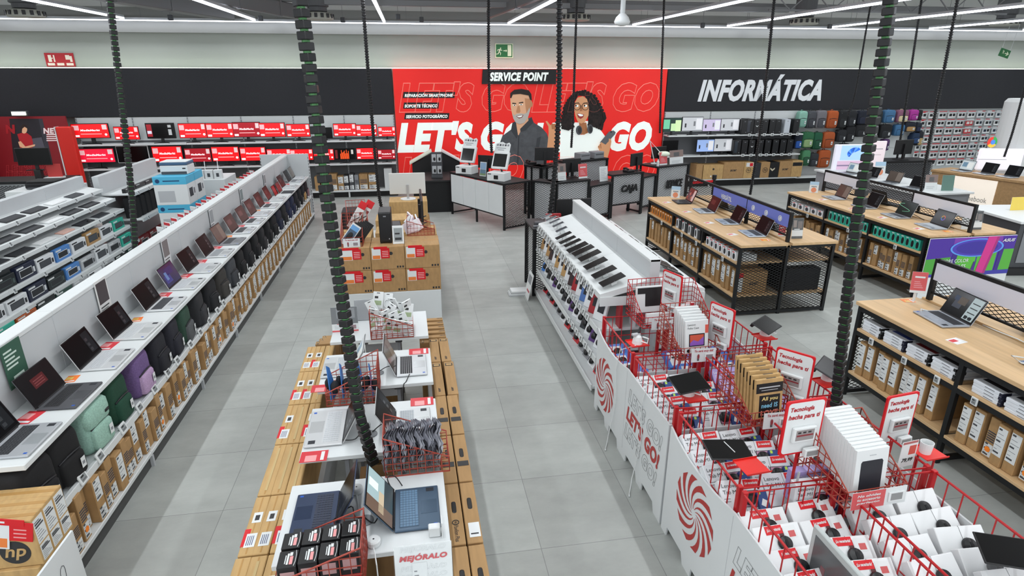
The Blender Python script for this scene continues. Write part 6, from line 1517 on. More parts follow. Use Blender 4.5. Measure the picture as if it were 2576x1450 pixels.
for (x, y, z, rz, lb) in ((1.995, 2.5, 1.085, 5, 'red framed white sign on a pole in the second slogan side bin'), (2.835, 2.75, .9, 8, 'red framed white sign near the small red tray with white cup'), (2.4, 3.2, 1.0, -52, 'red framed white sign turned aside behind the brown case boxes'), (2.33, 4.05, 1.0, -70, 'red framed white sign turned aside behind the orange-purple case boxes'), (2.2, 4.72, 1.06, -72, 'red framed white sign turned aside at the rear middle baskets')):
    o = TS((x, y, z), R(rz), lb, 'red framed signs over the bins')
# red trays on arms with demonstration tablets
def tray():
    r_ = thing('red_tray', '', 'tray'); a = MB(); a.box(-.075, .075, -.07, .07, 0, .006, mat('#e0231c', .4), .003); a.box(-.078, .078, .066, .07, .004, .014, mat('#c81e18', .4)); a.box(-.078, .078, -.07, -.066, .004, .012, mat('#c81e18', .4)); obj('plate', a, r_)
    a = MB()
    for x in (-.065, .065): a.bar((x, 0, 0), (x, 0, -.16), .006, REDM)
    obj('bracket', a, r_); return r_
TR = Kind(tray)
def mount(lean, with_tab=True, col=PAPER):
    r_ = thing('demo_tablet' if with_tab else 'tablet_mount', '', 'tablet' if with_tab else 'stand')
    a = MB(); a.lathe([(.045, 0), (.04, .03), (.03, .06), (.012, .075)], col, 18); obj('base', a, r_); a = MB(); a.tube([(0, -.02, .03), (.05, -.07, .02), (.07, -.05, .05), (.03, -.02, .06)], .006, col, 6); obj('cable', a, r_, smooth=True)
    if with_tab:
        M = Matrix.Translation((0, 0, .085)) @ Matrix.Rotation(R(lean), 4, 'X')
        a = MB(); a.box(-.13, .13, -.085, .085, 0, .009, BLACK, .004, M=M); obj('tablet_body', a, r_); a = MB(); a.box(-.122, .122, -.077, .077, .009, .0098, SCREEN, 0, M=M); obj('screen', a, r_); a = MB(); a.box(-.13, .13, .06, .085, -.025, 0, BLACK, .004, M=M); obj('battery_ridge', a, r_)
    else:
        a = MB(); a.bar((0, 0, .06), (.03, .02, .13), .01, BLACK); a.box(-.05, .02, -.01, .02, .07, .085, LGREY); obj('clamp', a, r_)
    return r_
MT = Kind(lambda: mount(20)); MN = Kind(lambda: mount(0, False))
for i, (x, y, z, tab, rz, lb) in enumerate(((1.73, 4.25, .96, 0, 10, 'rear slogan side bin'), (1.8, 3.36, .96, 1, 12, 'third slogan side bin'), (1.78, 2.57, .97, 0, 0, 'second slogan side bin'), (2.83, 4.2, .96, 1, 35, 'rear table side bin'), (2.84, 3.4, .96, 1, 40, 'third table side bin'), (2.86, 2.53, .97, 2, 0, 'second table side bin'))):
    TR((x, y, z), R(5), 'small red tray on arms over the %s' % lb, 'small red trays')
    if tab == 1: MT((x + (.03 if x > 2 else -.02), y + .04, z + .006), R(rz), 'black demonstration tablet on a white mount over the %s' % lb, 'demonstration tablets')
    elif tab == 0 and i == 0: MN((x, y, z + .006), R(rz), 'empty white tablet mount with loose cables over the %s' % lb, 'demonstration tablets')
    elif tab == 2:
        a = MB(); a.lathe([(.03, 0), (.036, .07), (.033, .07), (.027, .004)], PAPER, 18); tag(obj('white_cup', a, loc=(x - .02, y, z + .006), smooth=False), 'small white cup-like holder on the front red tray', 'holder')
def slab(loc, w, d, rot, label):
    r_ = thing('demo_tablet', label, 'tablet', loc, group='demonstration tablets', rot=rot); a = MB(); a.box(-w / 2, w / 2, -d / 2, d / 2, 0, .009, BLACK, .004); obj('tablet_body', a, r_); a = MB(); a.box(-w / 2 + .008, w / 2 - .008, -d / 2 + .008, d / 2 - .008, .009, .0098, SCREEN); obj('screen', a, r_); return r_
r_ = slab((1.72, 2.735, .975), .26, .17, (R(8), R(3), R(-4)), 'black tablet lying flat behind the empty red tray'); a = MB(); a.bar((0, .06, .0105), (.03, -.03, .0105), .003, PAPER); obj('glare_strip', a, r_)
slab((2.62, 1.78, .975), .27, .18, (R(10), R(-4), R(-28)), 'black tablet held up over the front table side bin')
r_ = thing('acrylic_stand', 'clear acrylic stand under the black tablet of the front bin', 'stand', (2.62, 1.78, .76)); a = MB(); a.box(-.08, -.075, -.06, .06, 0, .205, CLEAR); a.box(.075, .08, -.06, .06, 0, .205, CLEAR); obj('leg', a, r_)
r_ = thing('advertising_screen', 'grey framed advertising screen standing in the front slogan side bin', 'display', (1.8, 2.06, .66), rot=(R(0), 0, R(-90))); a = MB(); a.box(0, .56, -.0, .025, 0, .35, mat('#b4bab9', .4), .004); obj('frame', a, r_); a = MB(); a.box(.03, .53, -.002, 0, .03, .315, mat('#55585a', .25)); a.box(.1, .13, -.003, -.002, .05, .2, mat('#7a4a4e', .3)); a.box(.2, .22, -.003, -.002, .05, .15, mat('#7a4a4e', .3)); obj('screen', a, r_)
r_ = thing('price_leaflet', 'small price leaflet in a clear holder beside the white case boxes', 'sign', (2.72, 2.52, .9), rot=(0, 0, R(8))); a = MB(); a.box(-.06, .06, 0, .003, 0, .17, PAPER); a.box(.0, .05, -.001, 0, .08, .14, mat('#c8564a', .5)); a.box(-.055, .055, -.001, 0, .155, .17, mat('#b06a68', .5)); text(a, '79,99', (0, -.001, .045), X_, Z_, INK, w=.08, h=.03, bold=.03, shear=.2); obj('sheet', a, r_); a = MB(); a.bar((0, .004, 0), (0, .004, -.2), .005, CLEAR); obj('clear_pole', a, r_)
a = MB(); a.bar((1.98, 2.46, .57), (1.985, 2.45, 1.0), .008, CLEAR); a.bar((1.98, 2.46, .57), (1.985, 2.45, 1.0), .006, LGREY); tag(obj('sign_pole', a), 'clear thin pole in the second slogan side bin', 'pole')
for i, (y0, pts) in enumerate(((4.3, 0), (3.7, 1))):
    a = MB(); x = 1.585
    a.tube([(1.7, y0 - .1, .97), (1.6, y0 - .02, .9), (x, y0 + .02, .7), (x, y0 - .03, .45), (x, y0 + .03, .2), (x - .03, y0 + .02, .05), (x - .05, y0 - .02, .008), (x - .09, y0 - .1, .008)], .0035, PAPER, 6); a.bar((x - .09, y0 - .1, .008), (x - .1, y0 - .13, .008), .007, PAPER)
    tag(obj('white_cable', a, smooth=True), 'white cable hanging down the %s skirt panel to the floor' % ('swirl', 'slogan')[i], 'cable', 'white hanging cables')

# ================================================================== tablet and phone gondola
r_ = thing('device_gondola', 'white double-sided gondola with phones and tablets on sloped tops', 'shelf unit', (2.2, 6.55, 0)); a0, a1 = -1.44, 1.45
for k in range(3):
    y0 = a0 + k * .965; y1 = y0 + .962
    a = MB(); a.box(-.05, .05, y0, y1, .1, 1.4, PANELG, .004); a.box(-.055, .055, y0, y1, 1.375, 1.402, SHELFW, .004); obj('spine_panel', a, r_)
    for s in (-1, 1):
        a = MB(); P = [(.05, 1.14), (.53, 1.02), (.53, 1.08), (.05, 1.2)]; a.prism([(s * x, z) for x, z in (P if s > 0 else P[::-1])], (0, y0, 0), X_, Z_, (0, y1 - y0, 0), SHELFW); obj('sloped_top', a, r_)
        for z, x in ((.72, .53), (.4, .53), (.1, .56)):
            a = MB(); a.box(min(s * .05, s * x), max(s * .05, s * x), y0, y1, z - .03, z, SHELFW, .003); a.box(min(s * x, s * (x + .015)), max(s * x, s * (x + .015)), y0, y1, z - .05, z + .02, SHELFW, .003); obj('shelf', a, r_)
a = MB(); a.box(-.5, .5, a0, a1, 0, .07, MGREY); obj('plinth', a, r_)
a = MB(); a.box(-.53, .53, a0 - .012, a0, .96, 1.05, SHELFW); obj('end_trim', a, r_)
dev = [(230, 75, 0), (262, 95, 0), (290, 117, 0), (316, 142, 0), (340, 176, 0), (355, 215, 1), (385, 247, 1), (422, 272, 1), (458, 305, 2), (500, 332, 2), (548, 372, 2), (592, 428, 2), (655, 492, 2), (716, 550, 2)]
def device(k):
    w, l = ((.075, .16), (.085, .21), (.125, .25))[k]
    r_ = thing('phone' if k == 0 else 'tablet', '', 'phone' if k == 0 else 'tablet')
    a = MB(); a.box(-l / 2, l / 2, -w / 2, w / 2, .05, .058, SILVER if k == 0 else BLACK, .003); obj('body', a, r_); a = MB(); a.box(-l / 2 + .006, l / 2 - .006, -w / 2 + .005, w / 2 - .005, .058, .0588, mat('#3a3c42', .15) if k == 0 else SCREEN); obj('screen', a, r_)
    a = MB(); a.box(-.03, .03, -.02, .02, 0, .05, PAPER, .004); a.bar((0, -w / 2 - .01, .055), (0, w / 2 + .01, .055), .004, CHROME); obj('stand', a, r_); return r_
DV = [Kind(lambda: device(0)), Kind(lambda: device(1)), Kind(lambda: device(2))]
DN = ['silver-edged phone', 'narrow black tablet', 'black tablet']
slope = math.atan2(.12, .48)
for i, (x, y, k) in enumerate(dev):
    p = AZ(1300 + x / 2.93, 520 + y / 2.93, 1.16); xx = max(1.78, min(2.04, p.x))
    DV[k]((xx, p.y, 1.08 + (xx - 1.67) * .25 + .004), 0, '%s on a stand, %s from the far end of the aisle-side top' % (DN[k], nth(i)), 'devices on the sloped tops', rot=(0, -slope - R(8), R(4)))
for i in range(15):
    y = 5.3 + i * .185; xx = 2.45
    DV[2 if i % 3 else 1]((xx, y, 1.205 - (xx - 2.25) * .25 + .004), 0, 'dark tablet on a stand, %s from the near end of the table-side top' % nth(i), 'devices on the sloped tops', rot=(0, slope + R(8), R(-3)))
for rail, z, x, n, dy in (('top', .985, 1.65, 21, .132), ('second', .7, 1.64, 19, .142), ('third', .375, 1.64, 6, .17)):
    for i in range(n):
        (TAG if rail != 'top' else TAGL)((x, 7.95 - i * dy if rail != 'third' else 6.1 - i * dy, z), -PI / 2, '%s white price tag from the far end of the %s rail of the device gondola' % (nth(i), rail), 'price tags on the device gondola', rot=tilt_rot(-PI / 2, .3))
pc = ['#b08a5c', '#e4e6e8', '#b08a5c', '#3c2a2c', '#e4e6e8', '#b8925f', '#dcdee0', '#b8925f', '#dfe0e2', '#3c2a2c', '#a3262e', '#e2e2e4', '#4f74b4', '#e4e6e8', '#a3262e', '#e0e2e4']
def pack(c, w=.16, h=.24, puck=False):
    r_ = thing('accessory_box', '', 'box'); a = MB(); a.box(-w / 2, w / 2, 0, .025, 0, h, mat(c, .45), .002); obj('body', a, r_)
    a = MB(); a.box(-w * .25, w * .3, -.001, 0, h * .3, h * .65, mat('#2a2a30', .4)); a.box(-w * .4, w * .1, -.001, 0, h * .78, h * .86, REDP if c == '#e4e6e8' else PAPER); obj('print', a, r_)
    if puck: a = MB(); a.blob((w * .05, -.02, h * .3), (.035, .02, .035), PUCK, .8, .8, 12, 8); obj('security_puck', a, r_, smooth=True)
    return r_
_pk = {}
def PACK(loc, label, c, w, h, puck, rot):
    k = (c, w, h, puck)
    if k not in _pk: _pk[k] = Kind(lambda: pack(c, w, h, puck))
    return _pk[k](loc, 0, label, 'boxes on the device gondola', rot)
cn = {'#b08a5c': 'brown', '#b8925f': 'pale brown', '#3a4a6a': 'blue', '#3c2a2c': 'dark red-black', '#4f74b4': 'bright blue', '#a3262e': 'red'}
for i in range(16):
    PACK((1.73, 7.9 - i * .172, .725), '%s box, %s from the far end of the upper shelf below the devices' % (cn.get(pc[i], 'white'), nth(i)), pc[i], .165, .26, False, tilt_rot(-PI / 2 + R(25), .3))
    c2 = ('#e4e6e8', '#dcdee0', '#2c2e34', '#e4e6e8', '#5a3a78')[i % 5] if i != 0 else '#3f7fd0'
    PACK((1.74, 7.9 - i * .172, .405), '%s box with black puck, %s from the far end of the middle shelf' % ({'#2c2e34': 'black', '#5a3a78': 'purple', '#3f7fd0': 'blue'}.get(c2, 'white'), nth(i)), c2, .15, .23, True, tilt_rot(-PI / 2 + R(22), .4))
for i in range(13):
    c2 = ('#c43038', '#8a8c90', '#c43038', '#9a9ca0', '#8e9094', '#e4e6e8')[i % 6]
    PACK((1.74, 7.85 - i * .21, .105), '%s box with black puck, %s from the far end of the lowest shelf' % ({'#c43038': 'red', '#e4e6e8': 'white'}.get(c2, 'grey'), nth(i)), c2, .16, .2, True, tilt_rot(-PI / 2 + R(6), .5))
for i in range(6):
    PACK((1.9 + .14 * i, 5.15, .72), 'upright box, %s along the near end of the device gondola' % nth(i), ('#a3262e', '#e4e6e8', '#6a1c24', '#e6e6e6', '#dcdee0', '#e4e6e8')[i], .12, .24, False, (0, 0, PI / 2))
    PACK((1.9 + .15 * i, 5.14, .405), 'white box, %s low at the near end of the device gondola' % nth(i), '#e6e6e6', .2, .07, False, (0, 0, 0))
# black mesh end frame with monitor
r_ = thing('mesh_end_frame', 'black mesh counter closing the far end of the device gondola', 'counter', (2.2, 8.33, 0))
for x in (-.58, .58):
    for y in (-.3, .3): obj('leg', MB().box(x - .025, x + .025, y - .025, y + .025, 0, .97, BLACKM), r_)
a = MB(); a.box(-.61, .61, -.33, .33, .97, 1.0, BLACKM, .003); obj('top', a, r_)
a = MB(); a.box(-.02, .61, -.3, .3, .05, .95, BLACK); obj('inner_box', a, r_)
for x in (-.59,):
    a = MB(); expanded(a, (x, .3, .08), (0, -1, 0), Z_, .6, .88, BLACKM, .07, .036, .009); obj('mesh_panel', a, r_)
a = MB(); expanded(a, (-.58, -.3, .08), X_, Z_, .5, .88, BLACKM, .07, .036, .009); obj('mesh_panel', a, r_)
p = AY(1457, 505, 8.4); r_ = thing('monitor', 'black monitor seen from behind beyond the device gondola', 'monitor', (2.28, 8.42, 1.0), PI, 'monitors on counters'); w = .52
a = MB(); a.box(-.26, .26, 0, .03, .02, .33, BLACK, .006); obj('casing', a, r_); a = MB(); a.box(-.05, .05, .03, .07, 0, .1, BLACK); obj('stand', a, r_); a = MB(); a.box(-.25, .25, -.002, 0, .03, .32, SCREEN); obj('screen', a, r_); a = MB(); text(a, 'hp', (0, .03, .25), -X_, Z_, SILVER, h=.04, bold=.0, shear=.3); obj('maker_mark', a, r_)
r_ = thing('leaflet_holder', 'red leaflet holder before the black rear monitor', 'leaflets', (1.93, 8.22, 1.0)); a = MB(); a.box(-.11, .11, -.03, .03, 0, .16, mat('#a82228', .5), .003); obj('body', a, r_); a = MB()
for k in range(3): a.box(-.08, .08, -.032, -.03, .05 + .035 * k, .062 + .035 * k, mat('#e6b8b4', .5))
obj('print', a, r_)
r_ = thing('card_reader', 'dark payment scanner on the corner of the black mesh counter', 'scanner', (1.72, 8.2, 1.0)); a = MB(); a.box(-.07, .07, -.05, .05, 0, .06, DGREY, .01); obj('body', a, r_); a = MB(); a.box(-.1, .02, -.09, -.055, 0, .02, MGREY, .005); obj('handset', a, r_)
r_ = thing('leaning_board', 'white printed board leaning on the black mesh end', 'board', (1.5, 7.96, 0), rot=(0, R(12), 0)); a = MB(); a.box(-.008, .0, -.14, .14, 0, .38, PAPER); obj('sheet', a, r_); a = MB(); a.box(-.009, -.008, -.1, .1, .22, .34, MGREY); a.box(-.009, -.008, -.11, .05, .1, .13, mat('#b0404a', .5)); obj('print', a, r_)
for i in range(4): a = MB(); a.box(-.12, .12, -.09, .09, 0, .018, PAPER if i % 2 else LGREY); tag(obj('paper_pile', a, loc=(1.38 + .012 * i, 8.12, .0185 * i)), 'white folded papers on the floor by the mesh end, %s up' % nth(i), 'papers', 'papers on the floor')
# ================================================================== wooden tables with shelves
def wood_table(x0, x1, y0, y1, label, bays, far_mesh=True):
    r_ = thing('wooden_table', label, 'table', ((x0 + x1) / 2, (y0 + y1) / 2, 0), group='wooden shelf tables')
    hx, hy = (x1 - x0) / 2, (y1 - y0) / 2; dy = 2 * hy / bays
    for s in (-1, 1):
        a = MB(); a.box(min(s * .03, s * hx), max(s * .03, s * hx), -hy, hy, .955, .99, OAK, .003); obj('top', a, r_)
    a = MB(); a.box(-.03, .03, -hy + .03, hy, .93, .972, mat('#b3946a', .5)); obj('cable_tray', a, r_)
    for k in range(bays + 1):
        y = -hy + .05 + k * (2 * hy - .1) / bays
        for x in (-hx + .03, 0, hx - .03):
            a = MB(); a.box(x - .02, x + .02, y - .02, y + .02, 0, .955, BLACKM, .002); obj('leg', a, r_)
        for z in (.02, .915): obj('cross_bar', MB().box(-hx + .03, hx - .03, y - .018, y + .018, z, z + .038, BLACKM), r_)
    for s in (-1, 1):
        for z in (.93, .69, .235):
            a = MB(); a.box(s * (hx - .03) - .018, s * (hx - .03) + .018, -hy + .05, hy - .05, z - .025, z + .02, BLACKM); obj('rail', a, r_)
        for k in range(bays):
            ya = -hy + .07 + k * (2 * hy - .1) / bays; yb = ya + (2 * hy - .1) / bays - .04
            for z in (.735, .28):
                a = MB(); a.box(min(s * .03, s * (hx - .01)), max(s * .03, s * (hx - .01)), ya, yb, z - .025, z, OAK, .002); obj('shelf', a, r_)
    for y in ((-hy + .05,) if not far_mesh else (-hy + .05, hy - .05)):
        for xa in (-hx + .05, .02):
            a = MB(); expanded(a, (xa, y, .06), X_, Z_, hx - .07, .86, BLACKM, .075, .036, .008); obj('mesh_panel', a, r_)
    a = MB(); a.box(-.012, .012, -hy + .1, hy - .1, .3, .9, BLACK); obj('inner_sheet', a, r_)
    return r_
def fence(xc, y0, y1, bays, boards, label, zt=1.38):
    r_ = thing('table_divider', label, 'divider', (xc, 0, 0), group='dividers on the wooden tables'); n = bays; L = (y1 - y0) / n
    for k in range(n + 1):
        a = MB(); a.box(-.02, .02, y0 + k * L - .02, y0 + k * L + .02, .99, zt, BLACKM); obj('post', a, r_)
    a = MB(); a.box(-.016, .016, y0, y1, zt - .035, zt, BLACKM); a.box(-.012, .012, y0, y1, 1.06, 1.08, BLACKM); obj('rail', a, r_)
    for k in range(n):
        b = boards[k]; ya, yb = y0 + k * L + .03, y0 + (k + 1) * L - .03
        a = MB(); expanded(a, (0, ya, 1.08), Y_, Z_, yb - ya, zt - 1.115, BLACKM, .075, .036, .007); obj('mesh_panel', a, r_)
        if b:
            a = MB(); a.box(-.022, -.016, ya - .02, yb + .02, zt - .2, zt - .035, mat(b[0], .5)); obj('colour_board', a, r_)
            a = MB()
            if b[1]: text(a, b[1], (-.0225, (ya + yb) / 2 + .08, zt - .12), (0, -1, 0), Z_, PAPER, h=.085, w=.33, bold=.03)
            for q in range(b[2]): a.tube([(-.0235, yb - .15 - .33 * q + .035 * math.cos(t * PI / 6), zt - .12 + .035 * math.sin(t * PI / 6)) for t in range(12)], .006, PAPER, 4, True); a.box(-.024, -.0225, yb - .165 - .33 * q, yb - .135 - .33 * q, zt - .14, zt - .1, PAPER)
            if a.v: obj('lettering', a, r_)
    return r_
wood_table(4.05, 5.42, 6.78, 10.0, 'wooden shelf table with purple boards on its divider', 3)
PUR = '#6b78c8'
fence(4.73, 6.85, 9.95, 3, [(PUR, '', 3), (PUR, 'VERSÁTIL', 0), None], 'black mesh divider with purple boards on the wooden table')
wood_table(6.8, 8.18, 6.84, 10.08, 'wooden shelf table with a colourful end poster', 3)
fence(7.49, 6.9, 10.03, 3, [('#dcdce4', '', 0), None, ('#dcdce4', '', 0)], 'black mesh divider with white boards on the poster-ended table')
wood_table(4.13, 5.5, 1.25, 4.78, 'wooden shelf table nearest the red bins with tall labelled boxes', 3)
fence(4.85, 1.3, 4.7, 2, [('#d3d3de', '', 0), ('#d3d3de', '', 0)], 'black divider with a long white board on the closest wooden table', 1.4)
GW = 'laptops on the wooden tables'
def WL(x, y, lb, **k): LAPTOP((x, y, .991), -PI / 2 + R(k.pop('turn', -6)), lb, GW, **k)
WL(4.56, 9.45, 'black laptop with red artwork at the far end of the purple-board table', body='#2a2a2d', keys='#17181a', screen='art', w=.33, lid=112)
WL(4.6, 8.72, 'silver laptop with a maroon screen under the purple word board', body='#b9c2cc', keys='#3a3d44', screen='red', w=.35, lid=112)
WL(4.6, 7.97, 'silver laptop with a black screen, third along the purple-board table', body='#b4bfcb', keys='#33363c', screen='dark', w=.35, lid=112)
WL(4.6, 7.28, 'silver laptop with a black screen closest on the purple-board table', body='#b7c3d0', keys='#3a3d44', screen='dark', w=.36, lid=112)
WL(7.33, 9.35, 'silver laptop with a brownish screen at the far end of the poster-ended table', body='#aeb2b8', keys='#b4b8bd', screen='brown', w=.35, lid=112)
WL(7.33, 8.6, 'silver laptop with a dark screen behind the thick hanging cable', body='#aeb2b8', keys='#3a3d44', screen='dark', w=.34, lid=112)
WL(7.33, 7.92, 'silver laptop with a green line picture on the poster-ended table', body='#a9aeb4', keys='#3a3d44', screen='green', w=.36, lid=112)
WL(7.33, 7.25, 'silver laptop with a coloured ring on screen, above the colourful poster', body='#b3bac2', keys='#c0c5ca', screen='ring', w=.36, lid=112)
WL(4.66, 4.22, 'grey laptop with a side info panel on the closest wooden table', body='#a9afb8', keys='#2e3036', screen='panel', w=.37, d=.25, lid=115)
WL(4.66, 3.2, 'dark screened grey laptop cut by the photo edge on the closest wooden table', body='#8c95a2', keys='#26282d', screen='dark', w=.37, d=.25, lid=115)
for i, (x, y) in enumerate(((4.92, 8.9), (4.92, 7.6), (7.68, 8.8), (7.68, 7.5), (5.06, 3.75))): LAPTOP((x, y, .991), PI / 2, 'dark laptop turned away behind the table divider, %s in turn' % nth(i), GW, body='#3a3c40', keys='#26282d', screen='dark', w=.34, lid=110)
for i, (x, y) in enumerate(((4.2, 9.5), (4.22, 8.75), (4.22, 8.0), (4.22, 7.32), (6.98, 9.3), (6.98, 8.55), (6.98, 7.9), (6.98, 7.2), (4.3, 3.82), (4.3, 2.9))): flatcard(CARDW, (x, y, .9905), R(12), 'red and white price card before a laptop, %s along the wooden tables' % nth(i), 'cards on the wooden tables')
for i, (x, y) in enumerate(((4.5, 6.98), (7.25, 7.0), (4.62, 4.7))): flatcard(CARDO, (x, y, .9905), R(80), 'orange card lying at a wooden table corner, %s of three' % nth(i), 'cards on the wooden tables')
def p_red(a, w, h):
    f = -.001; a.box(-w / 2, w / 2, f, 0, h * .12, h, REDP); a.box(-w * .3, w * .35, f - .0005, f, h * .72, h * .8, PAPER)
    for k in range(4): a.box(-w * .3, w * (.3 - .08 * k), f - .0005, f, h * (.25 + .09 * k), h * (.28 + .09 * k), mat('#e89aa0', .5))
def p_bw(a, w, h):
    f = -.001; a.box(-w / 2, w / 2, f, 0, h * .42, h, BLACK); a.box(-w / 2, w / 2, f, 0, 0, h * .12, INK); a.box(-w * .4, -w * .1, f - .0005, f, h * .55, h * .9, mat('#8a7a72', .5)); a.box(0, w * .4, f - .0005, f, h * .5, h * .85, mat('#6a5a55', .5)); a.box(-w * .3, w * .2, f - .0005, f, h * .44, h * .48, PAPER)
def p_wb(a, w, h):
    f = -.001; a.box(-w / 2, w / 2, f, 0, h * .7, h, mat('#a8cbe4', .5)); a.lathe([(w * .3, 0), (w * .3, .001)], mat('#e07a3a', .5), 14, c=(0, 0, h * .25), M=Matrix.Rotation(PI / 2, 4, 'X')); a.box(-w * .3, w * .3, f - .0005, f, h * .5, h * .6, MGREY)
for (x, y, rz, fn, w, h, lb) in ((4.82, 7.12, -15, p_red, .09, .15, 'small red card stand beside the purple divider'), (4.95, 6.98, -5, p_bw, .15, .27, 'black and white figure card at the purple divider end'), (7.72, 7.02, -5, p_bw, .15, .26, 'black and white figure card at the poster table end'), (7.6, 7.06, -10, lambda a, w, h: a.box(-w * .4, w * .4, -.001, 0, h * .5, h * .55, LGREY), .15, .2, 'plain white sheet on a clear stand at the poster table end'), (4.62, 4.62, -25, p_red, .13, .2, 'red card stand at the closest wooden table corner'), (4.5, 9.85, -30, p_wb, .15, .2, 'white and orange card at the far end of the purple table'), (7.2, 9.9, -30, p_wb, .15, .2, 'white and orange card at the far end of the poster table')):
    o = stand(w, h, fn, 8); o.location = (x, y, .991 if 'closest' not in lb else 1.1); o.rotation_euler = (0, 0, R(rz)); o['label'] = lb; o['group'] = 'card stands on the wooden tables'
a = MB(); a.box(-.05, .05, -.04, .04, 0, .02, CLEAR); a.bar((0, .01, .02), (0, .01, .11), .012, PAPER); tag(obj('clear_foot', a, loc=(4.62, 4.63, .991)), 'clear foot holding up the red card at the closest table corner', 'stand')
for i, (pts, c) in enumerate((([(4.62, 4.4, 0), (4.5, 4.42, .03), (4.45, 4.35, .01), (4.6, 4.3, .01)], PAPER), ([(4.62, 3.38, .01), (4.42, 3.46, .03), (4.4, 3.36, .02), (4.6, 3.3, .01)], PAPER), ([(4.78, 4.05, .01), (4.76, 3.9, .02), (4.8, 3.75, .01), (4.74, 3.6, .03), (4.78, 3.5, .0)], PAPER), ([(4.7, 8.3, .01), (4.68, 8.1, .05), (4.72, 7.9, .01)], BLACK), ([(4.68, 7.6, .01), (4.7, 7.4, .04), (4.66, 7.2, .01)], BLACK), ([(7.44, 8.2, .01), (7.46, 7.9, .05), (7.42, 7.6, .01)], BLACK), ([(7.44, 7.1, .01), (7.4, 7.35, .04), (7.46, 7.5, .01)], BLACK))):
    a = MB(); a.tube([Vector(p) + Vector((0, 0, .993)) for p in pts], .005, c, 6); tag(obj('device_cable', a, smooth=True), '%s loose cable lying by the table dividers' % nth(i), 'cable', 'cables on the wooden tables')
# goods on the shelves: front faces -x
def smallbox(c1, c2, w, h, d=.2):
    r_ = thing('small_box', '', 'box'); a = MB(); a.box(-w / 2, w / 2, -d / 2, d / 2, 0, h, mat(c1, .45), .002); obj('body', a, r_); a = MB(); f = -d / 2; a.blob((0, f, h * .45), (w * .3, .002, h * .32), mat(c2, .4), .8, .8, 14, 6); a.box(-w * .4, w * .1, f - .0015, f, h * .84, h * .94, PAPER if c1 != '#e6e8ea' else REDP); obj('print', a, r_); return r_
_sb = {}
def SBOX(loc, label, c1, c2, w, h):
    k = (c1, c2, w, h)
    if k not in _sb: _sb[k] = Kind(lambda: smallbox(*k))
    return _sb[k](loc, -PI / 2, label, 'small boxes on the table shelves')
def shelfrow(x, y0, y1, n, z, c1, c2, w, h, lb):
    for i in range(n): SBOX((x, y1 - (i + .5) * (y1 - y0) / n, z), '%s, %s from its far end' % (lb, nth(i)), c1 if not isinstance(c1, list) else c1[i % len(c1)], c2, w, h)
shelfrow(4.18, 8.97, 9.9, 9, .736, '#d98a3a', '#5a3a20', .075, .13, 'orange box on the purple-board table')
shelfrow(4.18, 7.95, 8.82, 8, .736, ['#e6e8ea', '#26272b'], '#2a2a2e', .08, .17, 'black and white box on the purple-board table')
shelfrow(4.18, 6.92, 7.78, 7, .736, ['#e6e8ea', '#e6e8ea'], '#22242a', .1, .12, 'white mouse box on the purple-board table')
for i in range(6): a = MB(); a.box(-.05, .05, -.01, .01, 0, .125, mat('#e2603a', .45)); tag(obj('red_box', a, loc=(4.16, 7.06 + .123 * i - .0, .736), rot=(0, 0, 0)), 'thin red box between white mouse boxes, %s along the shelf' % nth(i), 'box', 'thin red boxes')
shelfrow(6.93, 9.03, 9.95, 5, .736, '#e6e8ea', '#3a3c42', .14, .1, 'white box on the poster-ended table')
shelfrow(6.93, 7.98, 8.9, 9, .736, '#35b59d', '#17181c', .09, .15, 'teal box, poster-ended table middle bay')
shelfrow(6.93, 6.97, 7.86, 10, .736, '#35b59d', '#17181c', .085, .15, 'teal box, poster-ended table near bay')
def boxrow(x, y0, y1, z, hs, styles, lb, wr=(.07, .085, .075)):
    y = y1; i = 0
    while True:
        w = wr[i % len(wr)]
        if y - w < y0: break
        CARTON((x + .015 * ((i * 7) % 3 - 1), y - w / 2, z), -PI / 2, '%s, %s from its far end' % (lb, nth(i)), 'boxes on the lower table shelves', w, .4, hs[i % len(hs)], styles[i % len(styles)])
        y -= w + (.006, .012, .03)[(i * 5) % 3]; i += 1
boxrow(4.3, 8.99, 9.9, .281, (.33, .335, .3), ('plain', 'labelhi', 'plain', 'plain'), 'brown box low on the purple-board table, far bay')
boxrow(4.3, 7.95, 8.84, .281, (.32, .3, .33), ('labelhi', 'twolabel', 'labelhi'), 'brown box low on the purple-board table, middle bay')
boxrow(4.3, 6.93, 7.78, .281, (.34, .35, .33), ('plainlabel', 'labelhi', 'plainlabel'), 'labelled box low on the purple-board table, near bay')
boxrow(7.05, 9.05, 9.97, .281, (.28, .3), ('label', 'label', 'plain'), 'brown box low on the poster-ended table, far bay')
boxrow(7.05, 8.0, 8.9, .281, (.32, .3, .33), ('labelhi', 'label', 'twolabel'), 'brown box low on the poster-ended table, middle bay')
boxrow(7.05, 6.97, 7.87, .281, (.34, .33), ('label', 'labelhi', 'label', 'label'), 'brown box low on the poster-ended table, near bay')
for b, (y0, y1) in enumerate(((3.7, 4.66), (2.5, 3.5), (1.4, 2.35))):
    boxrow(4.38, y0, y1, .281, (.34, .345, .335), ('plainlabel', 'plainlabel', 'dot') if b == 1 else ('plainlabel',), 'tall labelled box on the closest wooden table, %s bay' % ('far', 'middle', 'near')[b], (.085, .09, .08))
tops = ['#17181c', '#1c3a8a', '#6a1420', '#2a2b30', '#22242c', '#3a3c42', '#23305e', '#1c1d22', '#2a2b30']
